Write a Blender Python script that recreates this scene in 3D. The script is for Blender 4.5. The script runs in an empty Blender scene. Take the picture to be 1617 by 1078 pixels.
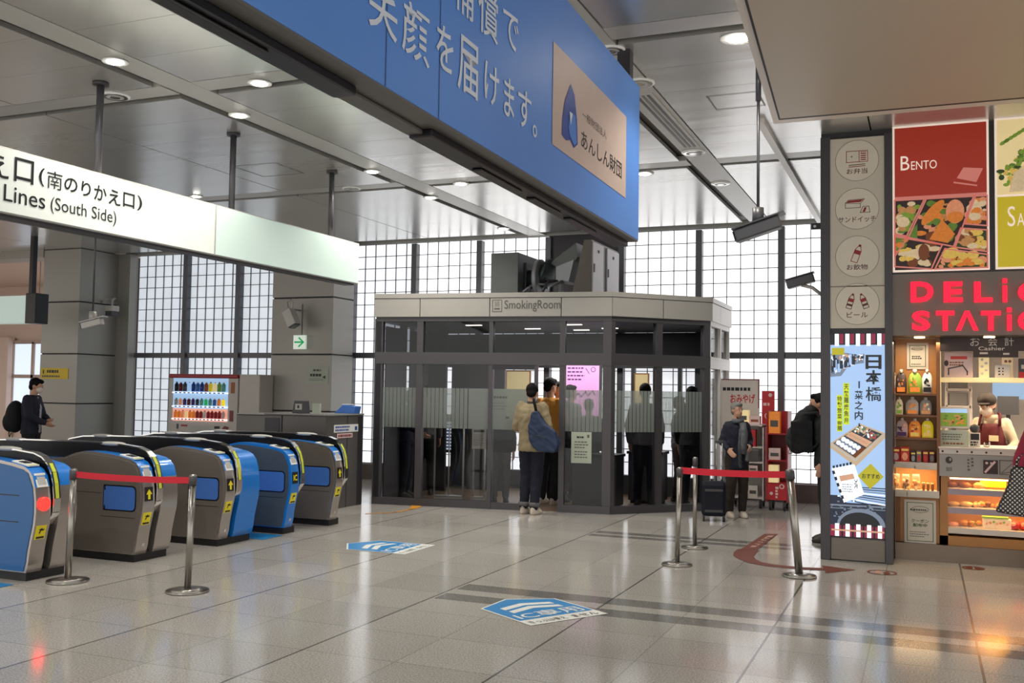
import bpy, bmesh, math, random
from mathutils import Vector, Matrix
rnd = random.Random(7)
S = bpy.context.scene
C = S.collection
PI = math.pi

# ------------------------------------------------------------------ camera
F_PX, CX, CY, EYE = 1573.0, 808.5, 539.0, 1.6
RX = Vector((0.92418905, 0.38163159, 0.01522905))     # camera right in the hall's axes
DN = Vector((-0.00510548, 0.05221401, -0.99862287))   # camera down
FW = Vector((-0.3819012, 0.92283857, 0.05020403))     # camera forward
cd = bpy.data.cameras.new('camera'); cam = bpy.data.objects.new('camera', cd); C.objects.link(cam)
cd.sensor_width = 36; cd.lens = 36 * F_PX / 1617; cd.clip_start = 0.05; cd.clip_end = 300
m = Matrix((RX, -DN, -FW)).transposed().to_4x4(); m.translation = (0, 0, EYE)
cam.matrix_world = m
S.camera = cam

def ray(px, py):
    return RX * (px - CX) + DN * (py - CY) + FW * F_PX
def aty(px, py, Y):
    d = ray(px, py); t = Y / d.y; return (d.x * t, Y, EYE + d.z * t)
def atx(px, py, X):
    d = ray(px, py); t = X / d.x; return (X, d.y * t, EYE + d.z * t)
def atz(px, py, z=0):
    d = ray(px, py); t = (z - EYE) / d.z; return (d.x * t, d.y * t, z)
def box_at(x0, y0, x1, y1, Y):
    """X and Z ranges on the plane Y of a rectangle measured in the photograph"""
    a, b = aty(x0, (y0 + y1) / 2, Y)[0], aty(x1, (y0 + y1) / 2, Y)[0]
    t, u = aty((x0 + x1) / 2, y0, Y)[2], aty((x0 + x1) / 2, y1, Y)[2]
    return a, u, b, t      # u0, v0, u1, v1

# ------------------------------------------------------------------ materials
M = {}
def mat(name, col, rough=0.5, metal=0.0, emit=0, noise=0.05, scale=6.0, spec=0.5, coat=0.0, alpha=1.0, bump=0.0):
    m = bpy.data.materials.new(name); m.use_nodes = True
    nt = m.node_tree; b = nt.nodes['Principled BSDF']
    c = tuple(((x / 255 + 0.055) / 1.055) ** 2.4 if x > 10 else x / 255 / 12.92 for x in col)
    tc = nt.nodes.new('ShaderNodeTexCoord'); nz = nt.nodes.new('ShaderNodeTexNoise'); nz.inputs['Scale'].default_value = scale
    nz.inputs['Detail'].default_value = 2
    nt.links.new(tc.outputs['Object'], nz.inputs['Vector'])
    mx = nt.nodes.new('ShaderNodeMix'); mx.data_type = 'RGBA'
    mx.inputs[6].default_value = tuple(x * (1 - noise) for x in c) + (1,)
    mx.inputs[7].default_value = tuple(min(1, x * (1 + noise)) for x in c) + (1,)
    nt.links.new(nz.outputs['Fac'], mx.inputs[0]); nt.links.new(mx.outputs[2], b.inputs['Base Color'])
    b.inputs['Roughness'].default_value = rough; b.inputs['Metallic'].default_value = metal
    b.inputs['Specular IOR Level'].default_value = spec; b.inputs['Coat Weight'].default_value = coat
    if emit:
        b.inputs['Emission Color'].default_value = c + (1,); b.inputs['Emission Strength'].default_value = emit
    if alpha < 1: b.inputs['Alpha'].default_value = alpha
    if bump:
        bp = nt.nodes.new('ShaderNodeBump'); bp.inputs['Strength'].default_value = bump; bp.inputs['Distance'].default_value = 0.02
        nt.links.new(nz.outputs['Fac'], bp.inputs['Height']); nt.links.new(bp.outputs['Normal'], b.inputs['Normal'])
    M[name] = m; return m

def glass(name, tint=(0.8, 0.82, 0.82), gl=0.12, rough=0.02, cloud=0.0, ccol=(0.6, 0.62, 0.6)):
    """a thin sheet: lets light straight through, mirrors by Fresnel, cloud = share of frosting"""
    m = bpy.data.materials.new(name); m.use_nodes = True; nt = m.node_tree; nt.nodes.clear()
    o = nt.nodes.new('ShaderNodeOutputMaterial'); t = nt.nodes.new('ShaderNodeBsdfTransparent'); t.inputs[0].default_value = tint + (1,)
    g = nt.nodes.new('ShaderNodeBsdfGlossy'); g.inputs['Roughness'].default_value = rough
    f = nt.nodes.new('ShaderNodeFresnel'); f.inputs[0].default_value = 1.5
    ma = nt.nodes.new('ShaderNodeMath'); ma.operation = 'MULTIPLY_ADD'; ma.inputs[1].default_value = 0.45; ma.inputs[2].default_value = gl * 0.05
    nt.links.new(f.outputs[0], ma.inputs[0])
    x = nt.nodes.new('ShaderNodeMixShader'); nt.links.new(ma.outputs[0], x.inputs[0])
    src = t.outputs[0]
    if cloud:
        d = nt.nodes.new('ShaderNodeBsdfDiffuse'); d.inputs[0].default_value = ccol + (1,)
        tl = nt.nodes.new('ShaderNodeBsdfTranslucent'); tl.inputs[0].default_value = ccol + (1,)
        a = nt.nodes.new('ShaderNodeMixShader'); a.inputs[0].default_value = 0.5
        nt.links.new(d.outputs[0], a.inputs[1]); nt.links.new(tl.outputs[0], a.inputs[2])
        b = nt.nodes.new('ShaderNodeMixShader'); b.inputs[0].default_value = cloud
        nt.links.new(src, b.inputs[1]); nt.links.new(a.outputs[0], b.inputs[2]); src = b.outputs[0]
    nt.links.new(src, x.inputs[1]); nt.links.new(g.outputs[0], x.inputs[2]); nt.links.new(x.outputs[0], o.inputs[0])
    M[name] = m; return m

# ------------------------------------------------------------------ mesh building
_tc = {}
def text_data(s, bold=0.0):
    k = (s, bold)
    if k not in _tc:
        cu = bpy.data.curves.new('lettering_source', 'FONT'); cu.body = s; cu.size = 1; cu.resolution_u = 3; cu.offset = bold
        cu.fill_mode = 'FRONT'
        o = bpy.data.objects.new('lettering_source', cu); C.objects.link(o)
        dg = bpy.context.evaluated_depsgraph_get(); me = bpy.data.meshes.new_from_object(o.evaluated_get(dg))
        vs = [v.co.copy() for v in me.vertices]; fs = [tuple(p.vertices) for p in me.polygons]
        bpy.data.objects.remove(o); bpy.data.curves.remove(cu); bpy.data.meshes.remove(me)
        if not vs: vs = [Vector((0, 0, 0))]
        x0, x1 = min(v.x for v in vs), max(v.x for v in vs); y0, y1 = min(v.y for v in vs), max(v.y for v in vs)
        _tc[k] = (vs, fs, x0, max(x1, x0 + 1e-4), y0, max(y1, y0 + 1e-4))
    return _tc[k]

def frame(O, U, V):
    O, U, V = Vector(O), Vector(U).normalized(), Vector(V).normalized()
    return (O, U, V, U.cross(V).normalized())
def fy(Y):      # a wall facing -Y: u = X, v = Z
    return frame((0, Y, 0), (1, 0, 0), (0, 0, 1))
def fx(X):      # a wall facing +X: u = Y, v = Z
    return frame((X, 0, 0), (0, 1, 0), (0, 0, 1))

class MB:
    def __init__(s, F=None): s.v = []; s.f = []; s.fm = []; s.sm = []; s.mats = []; s.F = F
    def mi(s, n):
        if n not in s.mats: s.mats.append(n)
        return s.mats.index(n)
    def add(s, vs, fs, m, smooth=False):
        k = len(s.v); s.v += [tuple(v) for v in vs]; i = s.mi(m)
        for f in fs: s.f.append(tuple(a + k for a in f)); s.fm.append(i); s.sm.append(smooth)
        return s
    def box(s, x0, y0, z0, x1, y1, z1, m):
        x0, x1 = sorted((x0, x1)); y0, y1 = sorted((y0, y1)); z0, z1 = sorted((z0, z1))
        v = [(x, y, z) for z in (z0, z1) for y in (y0, y1) for x in (x0, x1)]
        return s.add(v, [(0, 2, 3, 1), (4, 5, 7, 6), (0, 1, 5, 4), (2, 6, 7, 3), (0, 4, 6, 2), (1, 3, 7, 5)], m)
    def obox(s, c, u, v, w, hu, hv, hw, m):
        c, u, v, w = Vector(c), Vector(u).normalized() * hu, Vector(v).normalized() * hv, Vector(w).normalized() * hw
        vs = [c + a * u + b * v + d * w for d in (-1, 1) for b in (-1, 1) for a in (-1, 1)]
        return s.add(vs, [(0, 2, 3, 1), (4, 5, 7, 6), (0, 1, 5, 4), (2, 6, 7, 3), (0, 4, 6, 2), (1, 3, 7, 5)], m)
    def cyl(s, p, q, r, m, r2=None, n=16):
        p, q = Vector(p), Vector(q); r2 = r if r2 is None else r2
        d = (q - p).normalized(); a = d.orthogonal().normalized(); b = d.cross(a)
        v = [c + (a * math.cos(t) + b * math.sin(t)) * rr for c, rr in ((p, r), (q, r2)) for t in [2 * PI * i / n for i in range(n)]]
        s.add(v, [(i, (i + 1) % n, n + (i + 1) % n, n + i) for i in range(n)], m, True)
        k = len(s.v) - 2 * n; i = s.mi(m)
        s.f += [tuple(k + j for j in reversed(range(n))), tuple(k + n + j for j in range(n))]; s.fm += [i, i]; s.sm += [False, False]
        return s
    def tube(s, pts, r, m, n=8):
        P = [Vector(p) for p in pts]; vs = []; fs = []
        a = None
        for i, p in enumerate(P):
            d = (P[min(i + 1, len(P) - 1)] - P[max(i - 1, 0)]).normalized()
            a = d.orthogonal().normalized() if a is None else (a - d * a.dot(d)).normalized()
            b = d.cross(a); rr = r[i] if isinstance(r, (list, tuple)) else r
            vs += [p + (a * math.cos(2 * PI * j / n) + b * math.sin(2 * PI * j / n)) * rr for j in range(n)]
        for i in range(len(P) - 1):
            for j in range(n): fs.append((i * n + j, i * n + (j + 1) % n, (i + 1) * n + (j + 1) % n, (i + 1) * n + j))
        fs += [tuple(reversed(range(n))), tuple((len(P) - 1) * n + j for j in range(n))]
        return s.add(vs, fs, m, True)
    def ell(s, c, r, m, n=12, k=8, R=None):
        vs = []; fs = []
        for i in range(k + 1):
            a = PI * i / k
            for j in range(n):
                t = 2 * PI * j / n; v = Vector((r[0] * math.sin(a) * math.cos(t), r[1] * math.sin(a) * math.sin(t), r[2] * math.cos(a)))
                if R: v = R @ v
                vs.append(Vector(c) + v)
        for i in range(k):
            for j in range(n): fs.append((i * n + j, (i + 1) * n + j, (i + 1) * n + (j + 1) % n, i * n + (j + 1) % n))
        return s.add(vs, fs, m, True)
    def cap(s, p, q, r, r2, m, n=14):       # a tapered limb with round ends
        p, q = Vector(p), Vector(q); d = q - p
        if d.length < 1e-5: return s.ell(p, (r, r, r), m)
        d.normalize(); P = []; R = []
        for a in (0.02, 0.5, 1.0): t = a * PI / 2; P.append(p - d * r * math.cos(t)); R.append(r * math.sin(t))
        for a in (0, 0.5, 0.98): t = a * PI / 2; P.append(q + d * r2 * math.sin(t)); R.append(r2 * math.cos(t))
        return s.tube(P, R, m, n)
    def loft(s, rings, m, n=20):            # rings: (x, y, z, rx, ry)
        vs = []; fs = []
        for x, y, z, a, b in rings:
            vs += [(x + a * math.cos(2 * PI * j / n), y + b * math.sin(2 * PI * j / n), z) for j in range(n)]
        for i in range(len(rings) - 1):
            for j in range(n): fs.append((i * n + j, i * n + (j + 1) % n, (i + 1) * n + (j + 1) % n, (i + 1) * n + j))
        fs += [tuple(reversed(range(n))), tuple((len(rings) - 1) * n + j for j in range(n))]
        return s.add(vs, fs, m, True)
    def ext(s, poly, ax, lo, hi, m, smooth=False):
        f = {'y': lambda a, b, t: (a, t, b), 'x': lambda a, b, t: (t, a, b), 'z': lambda a, b, t: (a, b, t)}[ax]
        n = len(poly); vs = [f(a, b, lo) for a, b in poly] + [f(a, b, hi) for a, b in poly]
        k = len(s.v); s.add(vs, [(i, (i + 1) % n, n + (i + 1) % n, n + i) for i in range(n)], m, smooth); i = s.mi(m)
        s.f += [tuple(k + j for j in reversed(range(n))), tuple(k + n + j for j in range(n))]; s.fm += [i, i]; s.sm += [False, False]
        return s
    def p3(s, u, v, d, F=None):
        O, U, V, N = F or s.F; return O + U * u + V * v + N * d
    def rect(s, u0, v0, u1, v1, d, m, F=None):
        return s.add([s.p3(u0, v0, d, F), s.p3(u1, v0, d, F), s.p3(u1, v1, d, F), s.p3(u0, v1, d, F)], [(0, 1, 2, 3)], m)
    def slab(s, u0, v0, u1, v1, d0, d1, m, F=None):
        vs = [s.p3(u, v, d, F) for d in (d0, d1) for v in (v0, v1) for u in (u0, u1)]
        return s.add(vs, [(0, 2, 3, 1), (4, 5, 7, 6), (0, 1, 5, 4), (2, 6, 7, 3), (0, 4, 6, 2), (1, 3, 7, 5)], m)
    def poly(s, pts, d, m, F=None): return s.add([s.p3(u, v, d, F) for u, v in pts], [tuple(range(len(pts)))], m)
    def disc(s, u, v, ru, rv, d, m, F=None, n=20, a=0):
        ca, sa = math.cos(a), math.sin(a)
        return s.poly([(u + ru * math.cos(t) * ca - rv * math.sin(t) * sa, v + ru * math.cos(t) * sa + rv * math.sin(t) * ca) for t in [2 * PI * i / n for i in range(n)]], d, m, F)
    def line(s, pts, w, d, m, F=None, close=False):
        P = [Vector(p) for p in pts]
        if close: P.append(P[0])
        for a, b in zip(P, P[1:]):
            t = (b - a);
            if t.length < 1e-6: continue
            t.normalize(); nn = Vector((-t.y, t.x)) * w / 2; t = t * w / 2
            s.poly([tuple(a - t - nn), tuple(b + t - nn), tuple(b + t + nn), tuple(a - t + nn)], d, m, F)
        return s
    def ring(s, u, v, r, w, d, m, F=None, ry=None):
        ry = ry or r; n = 28
        vs = [s.p3(u + (r + e) * math.cos(2 * PI * i / n), v + (ry + e) * math.sin(2 * PI * i / n), d, F) for e in (-w, 0) for i in range(n)]
        return s.add(vs, [(i, n + i, n + (i + 1) % n, (i + 1) % n) for i in range(n)], m)
    def text(s, t, u0, v0, u1, v1, d, m, F=None, bold=0.0, depth=0.0, rot=0):
        vs, fs, x0, x1, y0, y1 = text_data(t, bold)
        if t in ('一', 'ー', '-', '|', '・'): y0, y1 = y0 - 0.35, y1 + 0.35
        def mp(v, e):
            a = (v.x - x0) / (x1 - x0); b = (v.y - y0) / (y1 - y0)
            return s.p3(u0 + a * (u1 - u0), v0 + b * (v1 - v0), d + e, F)
        s.add([mp(v, depth) for v in vs], fs, m)
        if depth:
            ed = {}
            for f in fs:
                for a, b in zip(f, f[1:] + f[:1]): ed[(a, b)] = 1
            bd = [e for e in ed if (e[1], e[0]) not in ed]
            vv = []; ff = []
            for a, b in bd:
                k = len(vv); vv += [mp(vs[a], 0), mp(vs[b], 0), mp(vs[b], depth), mp(vs[a], depth)]; ff.append((k, k + 1, k + 2, k + 3))
            s.add(vv, ff, m)
        return s
    def scribble(s, u0, v0, u1, v1, rows, d, m, F=None, seed=1, fill=0.45):
        """rows of small print too fine to read: short dashes"""
        r = random.Random(seed); h = (v1 - v0) / rows
        for i in range(rows):
            y = v1 - (i + 0.5) * h; x = u0; e = u0 + (u1 - u0) * r.uniform(0.7, 1)
            while x < e:
                w = h * r.uniform(0.5, 1.1); 
                s.rect(x, y - h * fill / 2, min(x + w, e), y + h * fill / 2, d, m, F); x += w + h * 0.22
        return s
    def mesh(s, name):
        me = bpy.data.meshes.new(name); me.from_pydata([tuple(v) for v in s.v], [], s.f)
        for n in s.mats: me.materials.append(M[n])
        me.polygons.foreach_set('material_index', s.fm); me.polygons.foreach_set('use_smooth', s.sm)
        me.update(); return me
    def build(s, name, parent=None, label=None, cat=None, group=None, kind=None, bevel=0, loc=None, fix=True):
        me = s.mesh(name)
        if loc is not None and parent is None:
            me.transform(Matrix.Translation(-Vector(loc)))
        if fix:
            bm = bmesh.new(); bm.from_mesh(me); bmesh.ops.remove_doubles(bm, verts=bm.verts, dist=1e-5) if bevel else None
            bmesh.ops.recalc_face_normals(bm, faces=bm.faces) if bevel else None
            bm.to_mesh(me); bm.free()
        o = bpy.data.objects.new(name, me); C.objects.link(o)
        if parent: o.parent = parent
        elif loc is not None: o.location = loc
        if bevel:
            b = o.modifiers.new('bevel', 'BEVEL'); b.width = bevel; b.segments = 2; b.limit_method = 'ANGLE'
        tag(o, label, cat, group, kind); return o

def tag(o, label=None, cat=None, group=None, kind=None):
    for k, v in (('label', label), ('category', cat), ('group', group), ('kind', kind)):
        if v: o[k] = v
    return o
def root(name, loc, label=None, cat=None, group=None, rz=0, kind=None):
    o = bpy.data.objects.new(name, None); C.objects.link(o); o.location = loc; o.rotation_euler.z = rz; o.empty_display_size = 0.1
    return tag(o, label, cat, group, kind)
def copy_tree(o, loc=None, rz=None, label=None, parent=None, group=None):
    c = o.copy(); C.objects.link(c)
    if parent: c.parent = parent
    if loc is not None: c.location = loc
    if rz is not None: c.rotation_euler.z = rz
    if label: c['label'] = label
    if group: c['group'] = group
    for ch in list(o.children): copy_tree(ch, parent=c)
    return c
class LMB(MB):
    """builds in world coordinates for a part of a thing whose base stands at loc (unrotated)"""
    def build(s, name, parent=None, **k):
        if parent is not None:
            L = Vector(parent.location); p = parent.parent
            while p: L = L + Vector(p.location); p = p.parent
            s.v = [tuple(Vector(v) - L) for v in s.v]
        return MB.build(s, name, parent, **k)

from mathutils import noise as _nz
def fuse(mb, name, voxel=0.012, smooth=3, folds=0.0):
    """one continuous skin from overlapping closed pieces"""
    o = mb.build('skin_source'); md = o.modifiers.new('r', 'REMESH'); md.mode = 'VOXEL'; md.voxel_size = voxel; md.use_smooth_shade = True
    sm = o.modifiers.new('s', 'SMOOTH'); sm.iterations = smooth; sm.factor = 0.5
    dg = bpy.context.evaluated_depsgraph_get(); me = bpy.data.meshes.new_from_object(o.evaluated_get(dg)); me.name = name
    bpy.data.objects.remove(o); me.polygons.foreach_set('use_smooth', [True] * len(me.polygons))
    if folds:
        nr = [v.normal.copy() for v in me.vertices]
        for v, n_ in zip(me.vertices, nr):
            c = v.co; a = _nz.noise(Vector((c.x * 9, c.y * 9, c.z * 13 + c.x * 6))); b = _nz.noise(Vector((c.x * 26 + 5, c.y * 26, c.z * 17)))
            v.co = c + n_ * folds * (1.5 * (abs(a) - .25) + .5 * b)
    me.materials.clear(); me.materials.append(M[mb.mats[0]]); me.update()
    return me
def link_mesh(name, me, parent=None, label=None):
    o = bpy.data.objects.new(name, me); C.objects.link(o)
    if parent: o.parent = parent
    return tag(o, label)
# ------------------------------------------------------------------ material list
mat('steel', (150, 146, 140), 0.28, 0.9, noise=0.08, scale=3)
mat('chrome', (215, 213, 210), 0.12, 1.0, noise=0.02)
mat('gate_steel', (118, 111, 104), 0.38, 0.3, noise=0.1, scale=2)
mat('gate_nose', (176, 168, 162), 0.25, 0.75, noise=0.1, scale=2)
mat('gate_blue', (22, 118, 205), 0.32, 0.1, coat=0.4)
mat('gate_deep_blue', (14, 88, 148), 0.35, 0.1, coat=0.3)
mat('gate_slate', (90, 100, 108), 0.35, 0.4)
mat('gate_pad', (66, 112, 190), 0.4)
mat('black', (10, 10, 14), 0.35)
mat('black_gloss', (6, 6, 14), 0.3, spec=0.25)
mat('plinth', (22, 20, 22), 0.5)
mat('yellow', (232, 214, 30), 0.45)
mat('yellow_green', (196, 208, 60), 0.45)
mat('white', (225, 225, 222), 0.45)
mat('warm_white', (222, 214, 200), 0.5)
mat('red_lamp', (255, 30, 25), 0.4, emit=3.0)
mat('pillar_metal', (160, 157, 150), 0.42, 0.25, noise=0.04, scale=1.5)
mat('pillar_side', (128, 126, 121), 0.42, 0.25, noise=0.04, scale=1.5)
mat('seam', (32, 31, 32), 0.6)
mat('post_metal', (92, 92, 96), 0.4, 0.5)
mat('frame_grey', (76, 74, 77), 0.42, 0.35, noise=0.05)
mat('dark_frame', (52, 50, 54), 0.4, 0.3)
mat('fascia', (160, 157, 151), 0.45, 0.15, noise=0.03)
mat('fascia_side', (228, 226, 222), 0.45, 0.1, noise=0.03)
mat('sill', (104, 92, 88), 0.5)
mat('room_floor', (120, 100, 80), 0.35)
mat('counter_metal', (92, 88, 86), 0.4, 0.4, noise=0.06, scale=2)
mat('belt_red', (205, 18, 45), 0.55)
mat('sign_lit', (214, 219, 211), 0.5, emit=0.22, noise=0.03, scale=1)
mat('sign_teal', (203, 222, 213), 0.5, emit=0.22, noise=0.03, scale=1)
mat('ink', (18, 18, 22), 0.5)
mat('ink_grey', (86, 84, 80), 0.5)
mat('banner_blue', (82, 134, 210), 0.42, noise=0.12, scale=0.8)
mat('banner_seam', (50, 84, 135), 0.5)
mat('banner_white', (205, 212, 224), 0.45)
mat('banner_card', (190, 170, 160), 0.45)
mat('logo_blue', (28, 66, 150), 0.4)
mat('logo_light', (62, 120, 205), 0.4)
mat('rail_black', (18, 18, 26), 0.35, 0.2)
mat('rail_grey', (92, 90, 88), 0.45, 0.2)
mat('canopy', (182, 170, 150), 0.45, noise=0.03, scale=0.8)
mat('canopy_edge', (214, 206, 194), 0.4)
mat('kick_steel', (118, 104, 90), 0.35, 0.5, noise=0.1, scale=2)
mat('wood', (176, 122, 66), 0.4, noise=0.18, scale=3)
mat('wood_dark', (128, 82, 46), 0.45, noise=0.15, scale=3)
mat('paper', (214, 206, 190), 0.6)
mat('paper_green', (176, 184, 168), 0.6)
mat('pink_glow', (232, 160, 215), 0.3, emit=0.55, noise=0.08, scale=2)
mat('ink_violet', (92, 40, 110), 0.5)
mat('lamp', (255, 250, 240), 0.4, emit=22)
mat('lamp_dim', (205, 205, 200), 0.3, emit=0.15)
mat('lamp_warm', (255, 214, 160), 0.4, emit=3.5)
mat('lamp_small', (255, 244, 225), 0.4, emit=5)
mat('icon_panel', (172, 164, 148), 0.45, emit=0.12)
mat('icon_disc', (182, 173, 156), 0.45, emit=0.14)
mat('icon_rim', (140, 130, 116), 0.5)
mat('icon_red', (148, 36, 34), 0.5)
mat('icon_brown', (92, 46, 40), 0.5)
mat('led_sky', (150, 180, 220), 0.3, emit=0.45, noise=0.06, scale=3)
mat('led_white', (235, 240, 248), 0.3, emit=0.6)
mat('led_maroon', (120, 20, 52), 0.3, emit=0.5)
mat('led_black', (14, 18, 30), 0.3, emit=0.1)
mat('led_navy', (30, 40, 62), 0.3, emit=0.15)
mat('led_grey', (120, 134, 156), 0.3, emit=0.25)
mat('led_lime', (190, 206, 20), 0.3, emit=0.4)
mat('led_olive', (150, 144, 20), 0.3, emit=0.6)
mat('led_wood', (190, 168, 138), 0.3, emit=0.3)
mat('led_peach', (206, 160, 132), 0.3, emit=0.3)
mat('led_food_green', (84, 110, 70), 0.3, emit=0.4)
mat('led_food_red', (150, 60, 60), 0.3, emit=0.4)
mat('neon', (255, 12, 46), 0.4, emit=1.0, noise=0.0)
mat('neon_side', (200, 40, 60), 0.4, emit=0.8)
mat('shop_fascia', (122, 114, 106), 0.5, noise=0.03)
mat('poster_red', (165, 50, 34), 0.4, emit=0.18, noise=0.12, scale=1.5)
mat('poster_pinkish', (214, 130, 118), 0.4, emit=0.2)
mat('poster_lime', (186, 166, 30), 0.4, emit=0.3, noise=0.12, scale=1.5)
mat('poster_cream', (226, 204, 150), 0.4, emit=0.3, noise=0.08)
mat('poster_white', (238, 220, 205), 0.4, emit=0.3)
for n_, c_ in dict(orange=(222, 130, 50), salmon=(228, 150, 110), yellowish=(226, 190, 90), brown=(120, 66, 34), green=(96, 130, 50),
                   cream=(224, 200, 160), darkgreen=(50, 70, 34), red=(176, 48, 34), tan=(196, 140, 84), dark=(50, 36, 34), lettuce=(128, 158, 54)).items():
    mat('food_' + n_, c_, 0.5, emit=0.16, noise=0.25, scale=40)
mat('bread', (206, 136, 66), 0.5, noise=0.25, scale=30)
mat('bread_pale', (228, 190, 130), 0.5, noise=0.2, scale=30)
mat('bread_brown', (132, 78, 40), 0.5, noise=0.25, scale=30)
mat('clear', (235, 225, 205), 0.15, noise=0.02, alpha=0.18)
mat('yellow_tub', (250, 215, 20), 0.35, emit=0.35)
mat('case_white', (215, 205, 195), 0.4)
mat('case_back', (232, 168, 98), 0.5)
mat('rail_lilac', (170, 158, 168), 0.4)
mat('grey_light', (178, 176, 172), 0.45)
mat('grey_mid', (128, 127, 126), 0.45)
mat('grey_dark', (64, 63, 66), 0.45)
mat('vend_white', (186, 180, 174), 0.4)
mat('vend_red', (150, 30, 38), 0.4)
mat('vend_dark_red', (110, 20, 30), 0.4)
mat('vend_glow', (150, 184, 220), 0.3, emit=0.4)
mat('vend_glow_warm', (230, 160, 140), 0.3, emit=0.35)
mat('red_rack', (160, 20, 34), 0.4)
mat('red_card', (190, 34, 44), 0.5)
mat('rack_white', (206, 198, 192), 0.45)
mat('pink_card', (226, 196, 192), 0.5)
mat('teal_card', (110, 176, 164), 0.5)
mat('exit_green', (20, 150, 84), 0.4, emit=0.4)
mat('exit_white', (220, 232, 220), 0.4, emit=0.3)
mat('sign_yellow', (214, 180, 0), 0.45)
mat('beige_wall', (206, 184, 172), 0.6, noise=0.03)
mat('beige_dark', (172, 152, 140), 0.6)
mat('window_sky', (200, 214, 235), 0.3, emit=0.6, noise=0.04, scale=1)
mat('cam_grey', (84, 84, 86), 0.4, 0.3)
mat('cam_light', (188, 184, 178), 0.4, 0.2)
mat('duct', (98, 100, 100), 0.45, 0.4, noise=0.08)
mat('duct_light', (150, 152, 156), 0.4, 0.5, noise=0.08)
mat('cabinet_side', (104, 98, 90), 0.45, 0.1)
mat('cabinet_white', (206, 200, 204), 0.4)
mat('motor', (60, 72, 72), 0.4, 0.5)
mat('sticker_blue', (38, 132, 196), 0.35)
mat('sticker_white', (225, 226, 222), 0.4)
mat('arrow_brown', (104, 54, 42), 0.6, spec=0.2)
mat('bar_metal', (128, 130, 138), 0.5, 0.1)
mat('arrow_pale', (176, 132, 116), 0.6)
mat('orange_tape', (216, 150, 50), 0.4)
mat('skin', (196, 148, 122), 0.55, noise=0.08, scale=12)
mat('hair_black', (13, 11, 12), 0.7, noise=0.3, scale=40, spec=0.15)
mat('hair_grey', (120, 118, 114), 0.6, noise=0.35, scale=40)
mat('mask_white', (214, 200, 190), 0.6)
mat('cloth_khaki', (136, 122, 94), 0.8, noise=0.12, scale=8, bump=0.4)
mat('cloth_navy', (20, 24, 42), 0.8, noise=0.15, scale=8, bump=0.3)
mat('cloth_denim', (11, 15, 34), 0.85, noise=0.2, scale=10, bump=0.3)
mat('cloth_black', (16, 16, 20), 0.85, noise=0.15, scale=8, bump=0.3)
mat('cloth_orange', (204, 138, 50), 0.8, noise=0.1, bump=0.3)
mat('cloth_grey', (92, 90, 92), 0.85, noise=0.12, bump=0.3)
mat('cloth_shirt', (176, 174, 186), 0.8, noise=0.08, bump=0.3)
mat('cloth_beige', (206, 192, 166), 0.8, noise=0.08, bump=0.3)
mat('cloth_maroon', (92, 14, 22), 0.75, noise=0.1, bump=0.3)
mat('cloth_wine', (150, 36, 62), 0.75, noise=0.12, bump=0.3)
mat('cloth_brown', (46, 36, 30), 0.8, noise=0.12, bump=0.3)
mat('cloth_scarf', (90, 92, 98), 0.8, noise=0.8, scale=26)
mat('bag_blue', (26, 44, 76), 0.6, noise=0.12, bump=0.3)
mat('case_navy', (14, 17, 32), 0.6, spec=0.3)
mat('shoe_pale', (190, 178, 165), 0.6)
mat('shoe_dark', (40, 36, 34), 0.6)

def dots_mat():
    m = mat('bag_dots', (16, 14, 16), 0.5); nt = m.node_tree; b = nt.nodes['Principled BSDF']
    tc = nt.nodes.new('ShaderNodeTexCoord'); mp = nt.nodes.new('ShaderNodeMapping'); mp.inputs['Rotation'].default_value = (0, math.radians(45), 0)
    ck = nt.nodes.new('ShaderNodeTexVoronoi'); ck.inputs['Scale'].default_value = 38; ck.inputs['Randomness'].default_value = 0.0
    rp = nt.nodes.new('ShaderNodeValToRGB'); rp.color_ramp.elements[0].position = 0.30; rp.color_ramp.elements[1].position = 0.36
    rp.color_ramp.elements[0].color = (0.62, 0.56, 0.52, 1); rp.color_ramp.elements[1].color = (0.008, 0.007, 0.008, 1)
    nt.links.new(tc.outputs['Object'], mp.inputs[0]); nt.links.new(mp.outputs[0], ck.inputs['Vector']); nt.links.new(ck.outputs['Distance'], rp.inputs[0])
    nt.links.new(rp.outputs[0], b.inputs['Base Color'])
dots_mat()

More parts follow.
